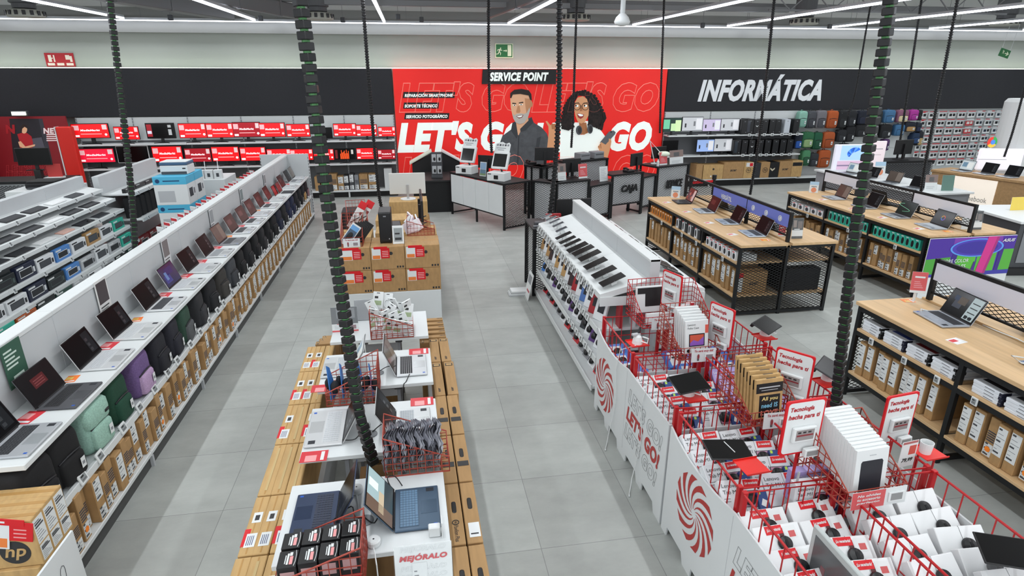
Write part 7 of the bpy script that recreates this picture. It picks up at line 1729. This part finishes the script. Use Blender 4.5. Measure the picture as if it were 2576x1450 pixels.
for i in range(9):
    y = 4.55 - .27 * i - (.12 if i > 3 else 0) - (.15 if i > 7 else 0)
    for k in range(4):
        r_ = thing('slim_pack', 'white edged slim pack, %s up in the %s pile on the closest table shelf' % (nth(k), nth(i)), 'pack', (4.34, y + .006 * (k % 2), .736 + .026 * k), -PI / 2 + R(1.5 * ((i + k) % 3 - 1)), 'slim packs on the closest table')
        a = MB(); a.box(-.12, .12, -.18, .18, 0, .0255, mat('#dfe3e8', .45), .003); obj('body', a, r_)
        if k == 3: a = MB(); a.box(-.1, .11, -.12, .18, .0255, .0262, mat(tops[i], .4)); obj('cover', a, r_)
        a = MB(); a.box(-.02, .06, -.181, -.18, .01, .016, MGREY); obj('printed_text', a, r_)
        a = MB(); a.box(.1, .123, -.183, -.1, .001, .0245, BLACK if i % 3 != 1 else mat('#1a1c30', .5)); obj('dark_corner', a, r_)
for t, (x, z, ys) in enumerate(((4.055, .655, (9.3, 8.5, 8.0, 7.2)), (6.805, .655, (9.4, 8.35, 7.35)), (4.14, .655, (4.5, 4.1, 3.75, 3.4, 2.95, 2.5)))):
    for i, y in enumerate(ys): TAG((x, y, z), -PI / 2, '%s white price tag from the far end of the %s table rail' % (nth(i), ('purple-board', 'poster-ended', 'closest')[t]), 'price tags on the tables')
# boxes seen through the mesh end
CARTON((4.35, 6.98, .281), 0, 'brown computer box behind the mesh end with a maker word', 'boxes behind the mesh end', .42, .16, .3, 'plain')
o = [x for x in C.objects if x.get('label') == 'brown computer box behind the mesh end with a maker word'][0]
a = MB(); text(a, 'acer', (.02, -.081, .14), X_, Z_, INK, w=.13, bold=.03, shear=.15); a.box(-.2, -.14, -.082, -.08, .03, .22, PAPER); a.box(-.2, -.14, -.082, -.08, .23, .29, REDP); obj('lettering', a, o)
CARTON((5.08, 6.98, .281), 0, 'black screen-sized box behind the mesh end', 'boxes behind the mesh end', .5, .16, .31, 'plain', SOFTBLK)
CARTON((4.26, 6.96, .736), 0, 'small white box behind the mesh end on the upper shelf', 'boxes behind the mesh end', .2, .14, .09, 'plain', PAPER)
# colourful poster on the end of the second table
r_ = thing('end_poster', 'purple and green poster board closing the end of a wooden table', 'poster', (7.49, 6.8, 0)); W = .68
a = MB(); a.box(-W, W, 0, .012, .03, .955, PAPER); obj('board', a, r_); a = MB(); f = -.001
q = [0]
def F(pts, c):
    q[0] += 1; a.prism(pts, (0, -.0004 * q[0], 0), X_, Z_, (0, -.0004, 0), mat(c, .4, emit=.06))
F([(-W, .4), (W, .4), (W, .95), (-W, .95)], '#4a2a9a'); F([(-.3, .8), (.5, .78), (.45, .95), (-.3, .95)], '#7a3aa8'); F([(-W, .42), (-.3, .42), (-.3, .68), (-W, .66)], '#4aa03a'); F([(-.24, .44), (.1, .44), (.1, .7), (-.22, .7)], '#5cb83c'); F([(.12, .44), (.42, .44), (.42, .72), (.12, .7)], '#58b03c'); F([(.5, .44), (W, .44), (W, .76), (.5, .76)], '#56ac3c'); F([(-.3, .42), (-.22, .42), (-.2, .72), (-.28, .72)], '#3a2480'); F([(.44, .42), (.5, .42), (.52, .8), (.45, .8)], '#3a2480'); F([(-W, .4), (W, .4), (W, .46), (-W, .44)], '#3a3aa0')
for rx, rz, c in ((.42, .13, '#5a9ae8'), (.39, .115, '#4a3ab0'), (.33, .09, '#3a2a98')): F([(.08 + rx * math.cos(t * PI / 14), .8 + rz * math.sin(t * PI / 14)) for t in range(28)], c)
F([(.14, .42), (.26, .42), (.36, .95), (.22, .95)], '#d0308a'); F([(.26, .42), (.3, .42), (.4, .95), (.36, .95)], '#a82878')
F([(.05, .43), (.09, .43), (.11, .6), (.08, .6)], '#4a2a80')
obj('printed_picture', a, r_); a = MB()
text(a, 'MORE COLOR', (-.22, -.009, .625), X_, Z_, PAPER, w=.42, h=.05, bold=.01); text(a, 'LESS RULES', (-.22, -.009, .545), X_, Z_, PAPER, w=.36, h=.05, bold=.01); text(a, 'ASUS', (.55, -.009, .89), X_, Z_, PAPER, w=.2, h=.045, bold=.04, shear=.3); text(a, 'ASUS Zenbook Series', (.15, -.001, .24), X_, Z_, DGREY, w=.5, h=.045, bold=0, shear=.15); a.box(.0, .35, -.001, 0, .17, .178, MGREY); obj('lettering', a, r_)

# ================================================================== service counters
def counter(p, q, depth, z0, z1, label, word=None, doors=0, lift=0, open_legs=True):
    p = Vector((*p, 0)); q = Vector((*q, 0)); L = (q - p).length; rz = math.atan2(q.y - p.y, q.x - p.x)
    r_ = thing('service_counter', label, 'counter', p, rz, 'black mesh counters')
    a = MB(); a.box(-.01, L + .01, -.01, depth, z1 - .04, z1, BLACKM, .003); obj('top', a, r_)
    for x in (.02, L - .02):
        for y in (.015, depth - .03):
            a = MB(); a.box(x - .02, x + .02, y - .02, y + .02, 0, z1 - .04, BLACKM); obj('leg', a, r_)
    a = MB(); a.box(0, L, 0, .03, z0 - .03, z0, BLACKM); a.box(0, .03, 0, depth, .03, .06, BLACKM); a.box(L - .03, L, 0, depth, .03, .06, BLACKM); obj('frame', a, r_)
    if doors:
        for k in range(doors):
            a = MB(); a.box(.04 + k * (L - .08) / doors + .003, .04 + (k + 1) * (L - .08) / doors - .003, -.012, .004, z0, z1 - .05, SHELFW, .003); obj('door', a, r_)
        for k in range(1, doors // 2): a = MB(); a.box(2 * k * (L - .08) / doors + .02, 2 * k * (L - .08) / doors + .06, -.0, .03, 0, z1 - .05, BLACKM); obj('leg', a, r_)
    else:
        a = MB(); a.box(.03, L - .03, .04, .05, z0, z1 - .05, mat('#e4e6e8', .6)); obj('back_sheet', a, r_)
        a = MB(); expanded(a, (.03, .015, z0), X_, Z_, L - .06, z1 - .05 - z0, BLACKM, .08, .04, .007); obj('mesh_panel', a, r_)
    for x, u in ((L - .015, Y_),):
        a = MB(); expanded(a, (x, .04, z0 if not doors else .06), u, Z_, depth - .08, z1 - .05 - (z0 if not doors else .06), BLACKM, .075, .036, .009); obj('side_mesh', a, r_)
    if word: a = MB(); text(a, word, (L / 2 + .05, .0, (z0 + z1) / 2 - .02), X_, Z_, BLACK, w=L * .52, h=.2, bold=.05, shear=.2, depth=.06); obj('lettering', a, r_)
    return r_
counter((.79, 13.62), (1.76, 11.87), .7, .3, .97, 'white-doored counter carrying two photo kiosks', doors=4)
counter((2.4, 12.2), (2.8, 11.8), .28, .15, .97, 'narrow mesh counter at the corner beside the photo kiosks')
counter((2.83, 11.82), (3.62, 12.12), .4, .15, .97, 'mesh counter behind the large black rear monitor')
counter((3.64, 12.16), (4.24, 12.56), .4, .15, .82, 'low mesh counter section beside the cash word')
counter((4.26, 12.6), (5.1, 12.92), .45, .3, .97, 'mesh counter with raised black cash word', 'CAJA')
counter((5.12, 12.98), (5.6, 13.36), .4, .15, .84, 'low mesh counter between the two worded counters')
counter((5.62, 13.38), (6.6, 13.8), .62, .15, 1.0, 'mesh counter with raised black service word', 'SERVICE')
counter((2.45, 13.4), (2.74, 12.98), .25, .2, 1.12, 'tall rear mesh counter end turned to the kiosks'); counter((2.76, 12.98), (3.42, 13.42), .35, .2, 1.12, 'tall rear mesh counter below the printed man'); counter((3.46, 13.42), (4.6, 13.98), .5, .2, 1.15, 'tall rear mesh counter with grey printers on top')
r_ = thing('black_desk', 'black panel-sided desk before the poster', 'desk', (.5, 14.4, 0)); a = MB(); a.box(-.35, .35, -.6, .7, .71, .75, BLACK, .004); obj('top', a, r_); a = MB(); a.box(-.33, .33, -.55, .65, 0, .71, BLACKM); obj('body', a, r_)
r_ = thing('sloped_display', 'black display stand with white sloping top before the poster', 'display', (.55, 15.6, 0)); a = MB(); a.box(-.6, .6, -.2, .2, 0, .85, BLACK); a.prism([(-.6, .85), (.6, .85), (.6, .95), (.2, 1.15), (-.1, 1.15), (-.6, .9)], (0, -.2, 0), X_, Z_, (0, .4, 0), BLACK); obj('body', a, r_); a = MB(); a.prism([(-.66, .9), (-.1, 1.2), (-.1, 1.23), (-.66, .93)], (0, -.25, 0), X_, Z_, (0, .5, 0), mat('#d4e0cc', .5)); a.prism([(.15, 1.2), (.6, .95), (.62, .97), (.17, 1.23)], (0, -.25, 0), X_, Z_, (0, .5, 0), PAPER); obj('sloping_top', a, r_)
r_ = thing('headset_rack', 'grey card rack with four headset packs on the black desk', 'rack', (.52, 14.2, .75), R(-8)); a = MB(); a.box(-.13, .13, 0, .02, 0, .58, DGREY, .004); a.box(-.13, .13, -.08, .02, 0, .05, DGREY, .004); obj('card', a, r_)
for z in (.09, .36):
    for x in (-.06, .06): a = MB(); a.box(x - .05, x + .05, -.012, -.002, z, z + .18, LGREY, .004); a.blob((x + .01, -.016, z + .07), (.025, .008, .04), BLACK, .8, .8, 10, 6); obj('headset_pack', a, r_)
def kiosk():
    r_ = thing('photo_kiosk', '', 'kiosk'); a = MB(); a.box(-.2, .2, -.16, .16, 0, .17, PAPER, .006); a.box(-.04, .06, -.162, -.16, .04, .12, BLACK); a.box(-.18, -.1, -.162, -.16, .13, .15, DGREY); obj('printer_base', a, r_)
    a = MB(); a.bar((.05, .04, .17), (.02, .02, .3), .025, BLACK); obj('neck', a, r_)
    M = Matrix.Translation((0, -.02, .24)) @ Matrix.Rotation(R(-24), 4, 'X'); a = MB(); a.box(-.18, .18, 0, .07, 0, .36, PAPER, .01, M=M); obj('screen_casing', a, r_); a = MB(); a.box(-.145, .145, -.002, 0, .04, .31, mat('#1c1d1e', .15), 0, M=M); obj('screen', a, r_)
    a = MB(); a.T = M; a.prism([(-.17, .36), (.17, .36), (.17, .52), (.13, .56), (.06, .53), (-.02, .57), (-.1, .55), (-.17, .52)], (0, .02, 0), X_, Z_, (0, .008, 0), PAPER)
    for k in range(5): a.box(-.14 + .06 * k, -.1 + .06 * k, .018, .02, .48, .52, DGREY if k % 2 else MGREY)
    a.box(-.14, .08, .018, .02, .43, .442, MGREY); a.box(-.1, .04, .018, .02, .39, .402, MGREY); obj('header_card', a, r_); return r_
KK = Kind(kiosk)
for i, (x, y, z) in enumerate(((1.15, 13.36, .97), (1.72, 12.32, .97))): KK((x, y, z), R(-35), 'white photo kiosk with tilted screen, %s on the white-doored counter' % ('rear one', 'closer one')[i], 'photo kiosks')
def p_blue(a, w, h): f = -.001; a.box(-w * .45, w * .45, f, 0, h * .5, h * .95, mat('#7fa4c8', .5)); a.box(-w * .45, w * .45, f, 0, h * .06, h * .48, mat('#46708a', .5)); a.box(-w * .45, w * .45, f - .0005, f, h * .06, h * .2, mat('#6a8a4a', .5))
def p_pers(a, w, h): f = -.001; a.box(-w / 2, w / 2, f, 0, h * .5, h, mat('#7a5a50', .5)); a.box(-w * .2, w * .2, f - .0005, f, h * .55, h * .85, mat('#2a2020', .5)); a.box(-w * .35, w * .3, f, 0, h * .2, h * .24, LGREY); a.box(-w * .35, w * .2, f, 0, h * .1, h * .14, LGREY)
for (x, y, z, rz, fn, w, h, lb) in ((1.44, 12.86, .97, -45, p_blue, .17, .3, 'blue landscape photo card between the kiosks'), (3.0, 12.05, .97, 20, p_pers, .2, .34, 'white card with a portrait on the mesh counter'), (3.5, 12.25, .97, 20, p_red, .22, .3, 'red picture card beside a counter monitor'), (4.1, 12.68, .82, 25, lambda a, w, h: [a.box(-w * .35, w * (.3 - .1 * (k % 3)), -.001, 0, h * (.15 + .11 * k), h * (.19 + .11 * k), LGREY) for k in range(7)], .24, .32, 'white text card on the low counter by the cash word'), (5.85, 13.62, 1.0, 20, p_red, .24, .3, 'red leaflet holder on the service word counter'), (6.25, 13.78, 1.0, 22, p_pers, .45, .32, 'white picture leaflet board on the service word counter')):
    o = stand(w, h, fn, 8); o.location = (x, y, z + .001); o.rotation_euler = (0, 0, R(rz)); o['label'] = lb; o['group'] = 'card stands on the counters'
MB_ = Kind(lambda: monitor('off', .46, .28))
for (x, y, z, rz, lb) in ((3.3, 12.5, .97, 200, 'black counter monitor seen from behind beside the portrait card'), (5.0, 13.2, .97, 215, 'black counter monitor seen from behind above the cash word'), (2.9, 13.3, 1.12, 170, 'black tablet-like screen on the tall rear counter'), (1.62, 13.35, .97, 150, 'black screen behind the rear photo kiosk'), (5.9, 14.1, 1.0, 200, 'dark screen behind the service word leaflets')): MB_((x, y, z), R(rz), lb, 'monitors on counters')
for i, (x, y) in enumerate(((3.9, 13.8), (4.3, 14.0))):
    r_ = thing('receipt_printer', 'grey printer on the tall rear counter, %s of two' % nth(i), 'printer', (x, y, 1.15), R(25), 'printers'); a = MB(); a.box(-.15, .15, -.12, .12, 0, .16, MGREY, .012); obj('body', a, r_); a = MB(); a.box(-.12, .12, -.122, -.11, .09, .11, DGREY); obj('paper_slot', a, r_)
for i, (x, y, z, lb) in enumerate(((4.75, 12.95, .97, 'black telephone on the cash word counter'), (2.62, 13.5, 1.12, 'black telephone on the tall rear counter beside the man print'))):
    r_ = thing('telephone', lb, 'telephone', (x, y, z), R(20)); a = MB(); a.box(-.1, .1, -.1, .1, 0, .05, BLACK, .012); obj('base', a, r_); a = MB(); a.tube([(-.08, -.08, .07), (-.08, 0, .09), (-.08, .08, .07)], .022, BLACK, 8); obj('handset', a, r_, smooth=True)
r_ = thing('desk_lamp', 'white jointed desk lamp on the service word counter', 'lamp', (5.72, 13.85, 1.0)); a = MB(); a.lathe([(.09, 0), (.09, .02), (.02, .03)], PAPER, 20); obj('base', a, r_); a = MB(); a.tube([(0, 0, .02), (-.16, .0, .55), (.08, -.1, .28)], .013, PAPER, 8); obj('arm', a, r_); a = MB(); a.blob((.16, -.14, .25), (.14, .1, .06), mat('#e3ecd8', .4), .8, .8, 16, 8); obj('shade', a, r_, smooth=True)
r_ = thing('spray_bottle', 'small white bottle beside the service leaflets', 'bottle', (5.66, 13.5, 1.0)); a = MB(); a.lathe([(.03, 0), (.03, .1), (.012, .13), (.012, .16)], PAPER, 14); obj('body', a, r_)
r_ = thing('belt_barrier', 'black belt barrier posts joined by a red belt on the open floor', 'barrier', (0, 0, 0)); 
for x, y in ((5.62, 11.6), (6.2, 11.75)): a = MB(); a.lathe([(.17, 0), (.17, .02), (.03, .04), (.03, .95), (.045, .96), (.045, 1.05)], BLACK, 16, c=(x, y, 0)); obj('post', a, r_)
a = MB(); a.box(0, .6, -.002, .002, .9, .95, REDP, 0, M=Matrix.Translation((5.62, 11.6, .0)) @ Matrix.Rotation(.25, 4, 'Z')); obj('belt', a, r_)

# ================================================================== white demonstration tables at the back
def WT(x, y, z=0): return Vector((9.53 + x, 13.2 - y, z))
r_ = thing('white_table', 'long white-topped grey table with laptops before the hanging bags', 'table', WT(.6, 1.6)); a = MB(); a.box(-.61, .61, -1.6, 1.6, .84, .88, SHELFW, .004); obj('top', a, r_); a = MB(); a.box(-.57, .57, -1.55, .2, 0, .84, mat('#7e8184', .5), .004); a.box(-.57, .57, .22, 1.55, 0, .84, mat('#888b8f', .5), .004); obj('body', a, r_)
a = MB(); a.box(-.5, -.1, -1.562, -1.55, .1, .78, MGREY, .003); a.box(.1, .5, -1.562, -1.55, .1, .78, MGREY, .003); obj('door', a, r_)
for i, (y, s) in enumerate(((.75, 'light'), (1.35, 'dark'), (2.0, 'brown'), (2.65, 'dark'))): LAPTOP(WT(.42, y, .881), -PI / 2 + R(10), 'laptop on the long white table, %s from the lit display' % nth(i), 'laptops on the white table', body='#9aa0a6', keys='#33363c', screen=s, w=.34, lid=112)
r_ = thing('lit_display', 'white lit display with a blue folded ribbon picture', 'display', WT(.69, .3, .88), R(-4)); a = MB(); a.box(-.42, .4, 0, .08, 0, .6, mat('#e6e6f2', .4, emit=.25), .01); obj('body', a, r_)
a = MB(); a.box(-.28, .39, -.004, 0, .24, .58, mat('#a8cdf0', .4, emit=.4)); a.box(-.33, .39, -.004, 0, .02, .22, mat('#d8b8d0', .4, emit=.3)); a.box(-.33, .39, -.006, -.004, .1, .13, mat('#8a7a9a', .4, emit=.2))
for k in range(9):
    t = .6 + k * .42; rr = .16 - .008 * k; cx = .06 - .012 * k; a.prism([(cx + rr * math.cos(t + .11 * u), .4 + rr * .9 * math.sin(t + .11 * u)) for u in range(6)] + [(cx + .2 * rr * math.cos(t + .9 + .11 * u), .39 + .2 * rr * math.sin(t + .9 + .11 * u)) for u in range(5, -1, -1)], (0, -.005 - .0006 * k, 0), X_, Z_, (0, -.001, 0), mat(('#1f6fe0', '#5a9ff4', '#1a55c0')[k % 3], .3, emit=.35))
obj('screen', a, r_)
r_ = thing('lit_display', 'pale pink lit display panel beside the blue ribbon one', 'display', (10.93, 12.95, .3), R(-4)); a = MB(); a.box(-.22, .2, 0, .06, .58, 1.24, mat('#f0dfe4', .4, emit=.3), .01); a.box(-.05, .05, .01, .05, -.3, .58, PAPER); obj('body', a, r_); a = MB(); a.box(-.1, .12, -.002, 0, 1.05, 1.07, LGREY); a.box(-.14, .1, -.002, 0, .92, .93, LGREY); obj('lettering', a, r_)
for i, (y, fn, lb) in enumerate(((1.1, p_wb, 'white leaflet board with coloured rounds on the white table'), (2.9, p_pers, 'portrait leaflet on the white table near its end'), (3.0, lambda a, w, h: a.box(-w / 2, w / 2, -.001, 0, 0, h, mat('#2f6a58', .5)), 'green leaflet on the white table end'))): o = stand(.24, .3, fn, 8); o.location = WT((.85, .5, .78)[i], y, .881); o.rotation_euler = (0, 0, -.15); o['label'] = lb; o['group'] = 'card stands on the white table'
r_ = thing('mesh_desk', 'black mesh desk with a monitor behind the white table', 'desk', (11.9, 13.3, 0)); a = MB(); a.box(-.7, .7, -.3, .3, 1.0, 1.05, BLACKM); obj('top', a, r_); a = MB(); a.box(-.68, .68, -.24, -.22, .05, 1.0, MGREY); obj('back_sheet', a, r_); a = MB(); expanded(a, (-.68, -.29, .05), X_, Z_, 1.36, .93, BLACKM, .08, .04, .01); obj('mesh_panel', a, r_)
o = MB_((11.9, 13.3, 1.05), R(190), 'black monitor on the mesh desk under the hanging bags', 'monitors on counters'); o.scale = (1.25,) * 3
OK2 = mat('#b08c60', .5, kind='wood', scale=22, amt=.08)
p0 = Vector((11.74, 11.54, 1.0))
r_ = thing('lit_counter', 'wood-topped counter with glowing white front panel', 'counter', (p0.x, p0.y, 0), R(-73)); a = MB(); a.box(-.5, 2.3, 0, .75, .95, 1.0, OK2, .004); obj('top', a, r_); a = MB(); a.box(-.48, 2.28, .03, .73, 0, .95, OK2); obj('body', a, r_); a = MB(); a.box(.0, .86, .012, .03, .04, .93, mat('#fff3e4', .4, emit=.35)); obj('glowing_panel', a, r_); a = MB(); text(a, 'chromebook', (.44, .011, .5), X_, Z_, MGREY, w=.62, h=.11, bold=.0); obj('lettering', a, r_)
r_ = thing('lit_backdrop', 'glowing white rounded backdrop on the wood-topped counter', 'display', (12.45, 11.72, 1.001), R(-14)); a = MB(); a.box(.0, .95, 0, .08, 0, .48, mat('#f6f2fb', .4, emit=.35), .03); obj('panel', a, r_); a = MB(); a.box(.0, .6, -.002, 0, .24, .25, LGREY); obj('lettering', a, r_)
r_ = thing('colour_ball', 'round four-coloured mark standing above the glowing backdrop', 'sign', AY(2497, 358, 11.85) - Vector((0, 0, .12)), 0); a = MB()
for k, c in enumerate(('#e04438', '#f2c040', '#3aa857')):
    t0 = PI / 2 + k * 2 * PI / 3; a.prism([(.12 * math.cos(t0 + u * PI / 6), .12 + .12 * math.sin(t0 + u * PI / 6)) for u in range(5)] + [(.055 * math.cos(t0 + u * PI / 6), .12 + .055 * math.sin(t0 + u * PI / 6)) for u in range(4, -1, -1)], (0, 0, 0), X_, Z_, (0, .02, 0), mat(c, .3, emit=.4))
a.lathe([(.05, 0), (.05, .02)], mat('#4a84ec', .3, emit=.5), 18, M=Matrix.Translation((0, 0, .12)) @ Matrix.Rotation(PI / 2, 4, 'X')); obj('coloured_ring', a, r_); a = MB(); a.bar((0, .02, .02), (0, .1, -.75), .012, PAPER); obj('stem', a, r_)
for i, (dx, dy, s) in enumerate(((.0, .4, 'light'), (.45, .4, 'dark'), (.9, .4, 'dark'))):
    p = Vector((p0.x, p0.y, 1.0)) + Matrix.Rotation(R(-73), 3, 'Z') @ Vector((dx, dy, .001)); LAPTOP(p, R(-85), 'laptop on the wood-topped glowing counter, %s from its far end' % nth(i), 'laptops on the glowing counter', body='#b9bec4', keys='#33363c', screen=s, w=.32, lid=110)
r_ = thing('white_column', 'white rounded column at the edge of the accessory wall', 'column', (13.7, 12.0, 0)); a = MB(); a.lathe([(.45, 0), (.45, 2.45), (.4, 2.52)], PAPER, 28); obj('body', a, r_, smooth=False)
p = AZ(2540, 640, .0); r_ = thing('grey_cabinet', 'dark grey cabinet with white top beyond the colourful poster', 'cabinet', (9.35, 8.0, 0), R(-8)); a = MB(); a.box(-.05, 1.6, -.3, 1.0, .0, .12, BLACK); a.box(0, 1.5, -.25, .95, .12, .84, DGREY, .004); obj('body', a, r_); a = MB(); a.box(-.04, 1.54, -.29, .99, .84, .88, PAPER, .004); obj('top', a, r_); a = MB(); a.box(.08, .7, -.262, -.25, .2, .78, MGREY, .003); a.box(.76, 1.42, -.262, -.25, .2, .78, BLACK, .003); obj('door', a, r_)
o = stand(.3, .22, lambda a, w, h: a.box(-w / 2, w / 2, -.001, 0, 0, h, mat('#f2d21c', .5)), 5); o.location = (10.0, 8.45, .881); o['label'] = 'yellow card on the dark grey cabinet'
r_ = thing('wood_shelf', 'small wooden shelf of white packs beside the glowing panel', 'shelf unit', (11.1, 9.2, 0), R(-45)); a = MB(); a.box(0, .9, 0, .4, .86, .9, OK2); a.box(0, .03, 0, .4, 0, .9, OK2); a.box(.87, .9, 0, .4, 0, .9, OK2); a.box(0, .9, .0, .4, .38, .41, OK2); a.box(.03, .87, .3, .33, 0, .9, DARK); obj('body', a, r_)
for i in range(5): acc(Vector((11.1, 9.2, .41)) + Matrix.Rotation(R(-45), 3, 'Z') @ Vector((.14 + .15 * i, .15, 0)), i % 2, '%s white pack on the small wooden shelf' % nth(i), 'packs on the small wooden shelf', 1.6, (0, 0, R(-45)))

# ================================================================== hanging cable chains
def chain(label, pts, size, kind):
    r_ = thing('cable_chain', label, 'cable', group='black cable chains hanging from the ceiling')
    P = [Vector(p) for p in pts]; D = []
    for k in range(len(P) - 1):
        p_0, p_1, p_2, p_3 = P[max(0, k - 1)], P[k], P[k + 1], P[min(len(P) - 1, k + 2)]; l = (p_2 - p_1).length
        m1 = (p_2 - p_0) / max(.01, (p_2 - p_1).length + (p_1 - p_0).length) * l; m2 = (p_3 - p_1) / max(.01, (p_3 - p_2).length + l) * l
        for i in range(24):
            t = i / 24; D.append(p_1 * (2 * t ** 3 - 3 * t * t + 1) + m1 * (t ** 3 - 2 * t * t + t) + p_2 * (3 * t * t - 2 * t ** 3) + m2 * (t ** 3 - t * t))
    D.append(P[-1]); step = size * (.86 if kind == 'block' else .62); Q2 = [D[0]]; acc_ = 0
    for i in range(1, len(D)):
        a0, b0 = D[i - 1], D[i]; l = (b0 - a0).length
        while acc_ + l >= step and l > 1e-9:
            a0 = a0 + (b0 - a0) * ((step - acc_) / l); Q2.append(a0.copy()); l = (b0 - a0).length; acc_ = 0
        acc_ += l
    r_.location = P[0]; o0 = P[0]
    a = MB()
    for i in range(len(Q2) - 1):
        m = (Q2[i] + Q2[i + 1]) / 2 - o0; d = (Q2[i + 1] - Q2[i]).normalized(); M = Matrix.Translation(m) @ d.to_track_quat('Z', 'Y').to_matrix().to_4x4() @ Matrix.Rotation(.35 * i if kind != 'block' else .5 + .1 * (i % 3), 4, 'Z')
        if kind == 'block':
            h = size * .34; a.box(-size / 2, size / 2, -size / 2, size / 2, -h, h, BLACK, size * .07, M=M)
        else: a.lathe([(size * .28, -size * .22), (size * .5, -size * .1), (size * .5, size * .1), (size * .28, size * .22)], BLACK, 8, M=M)
    obj('cable_rib', a, r_)
    a = MB(); a.tube([q - o0 for q in Q2], size * .34, mat('#4d8a50', .5) if kind == 'block' else BLACKM, 6); obj('inner_cable', a, r_)
def hang(label, bottom, px, Y=None, size=.05, kind='ring', mids=()):
    b = AY(*bottom) if bottom[0] > 100 else Vector(bottom)
    t = AY(px[0], px[1], Y or b.y); dz = 5.38 - t.z
    pts = [b] + [AY(x, y, yy) for x, y, yy in mids] + [t, t + Vector(((t.x - b.x) / max(.5, t.z - b.z) * dz, 0, dz))]
    chain(label, pts, size, kind)
hang('chain hanging above the keyboard gondola behind the laptop spine', (340, 626, 6.6), (276, 0), 6.6, .055, 'block', ((330, 480, 6.6), (303, 230, 6.6)))
hang('thick chain curving down onto the small white tables', (940, 1168, 3.15), (754, 0), 3.3, .058, 'block', ((905, 1040, 3.15), (868, 800, 3.2), (832, 560, 3.25), (790, 260, 3.3)))
hang('thin chain hanging onto the stacked boxes plinth', (961, 530, 9.6), (912, 0), 9.6, .06, 'ring', ((952, 480, 9.6), (930, 230, 9.6)))
hang('chain hanging to the closer photo kiosk', (1237, 385, 12.5), (1229, 0), 12.5, .07, 'ring', ((1234, 330, 12.5), (1229, 150, 12.5)))
hang('thick ringed chain hanging to the phone gondola end', (1384, 540, 8.3), (1408, 0), 8.3, .085, 'ring', ((1400, 380, 8.3), (1407, 200, 8.3)))
hang('thin chain before the printed woman', (1437, 372, 12.6), (1449, 62), 12.6, .06, 'ring', ((1441, 300, 12.6),))
hang('thin chain at the poster edge beside the desk lamp', (1660, 335, 13.7), (1669, 50), 13.7, .06, 'ring', ((1663, 220, 13.7),))
hang('chain crossing the big white wall word', (1887, 490, 11.6), (1948, 0), 11.6, .065, 'ring', ((1908, 360, 11.6), (1930, 180, 11.6)))
hang('thickest chain hanging between the red bins and wooden tables', (2098, 1072, 3.05), (2240, 0), 3.05, .058, 'block', ((2112, 930, 3.05), (2150, 600, 3.05), (2192, 330, 3.05)))
hang('thin chain over the black band beside the thickest chain', (2133, 292, 13.5), (2187, 30), 13.5, .05, 'ring', ((2150, 240, 13.5),))
hang('thin chain hanging to the mesh desk monitor', (2256, 402, 13.4), (2309, 60), 13.4, .06, 'ring', ((2270, 320, 13.4),))
hang('chain hanging to the poster-ended wooden table', (2309, 535, 8.2), (2409, 0), 8.2, .055, 'ring', ((2330, 400, 8.2), (2370, 200, 8.2)))
hang('thin chain at the photo edge beside the white column', (2526, 395, 10.6), (2600, 140), 10.6, .05, 'ring', ((2548, 330, 10.6),))
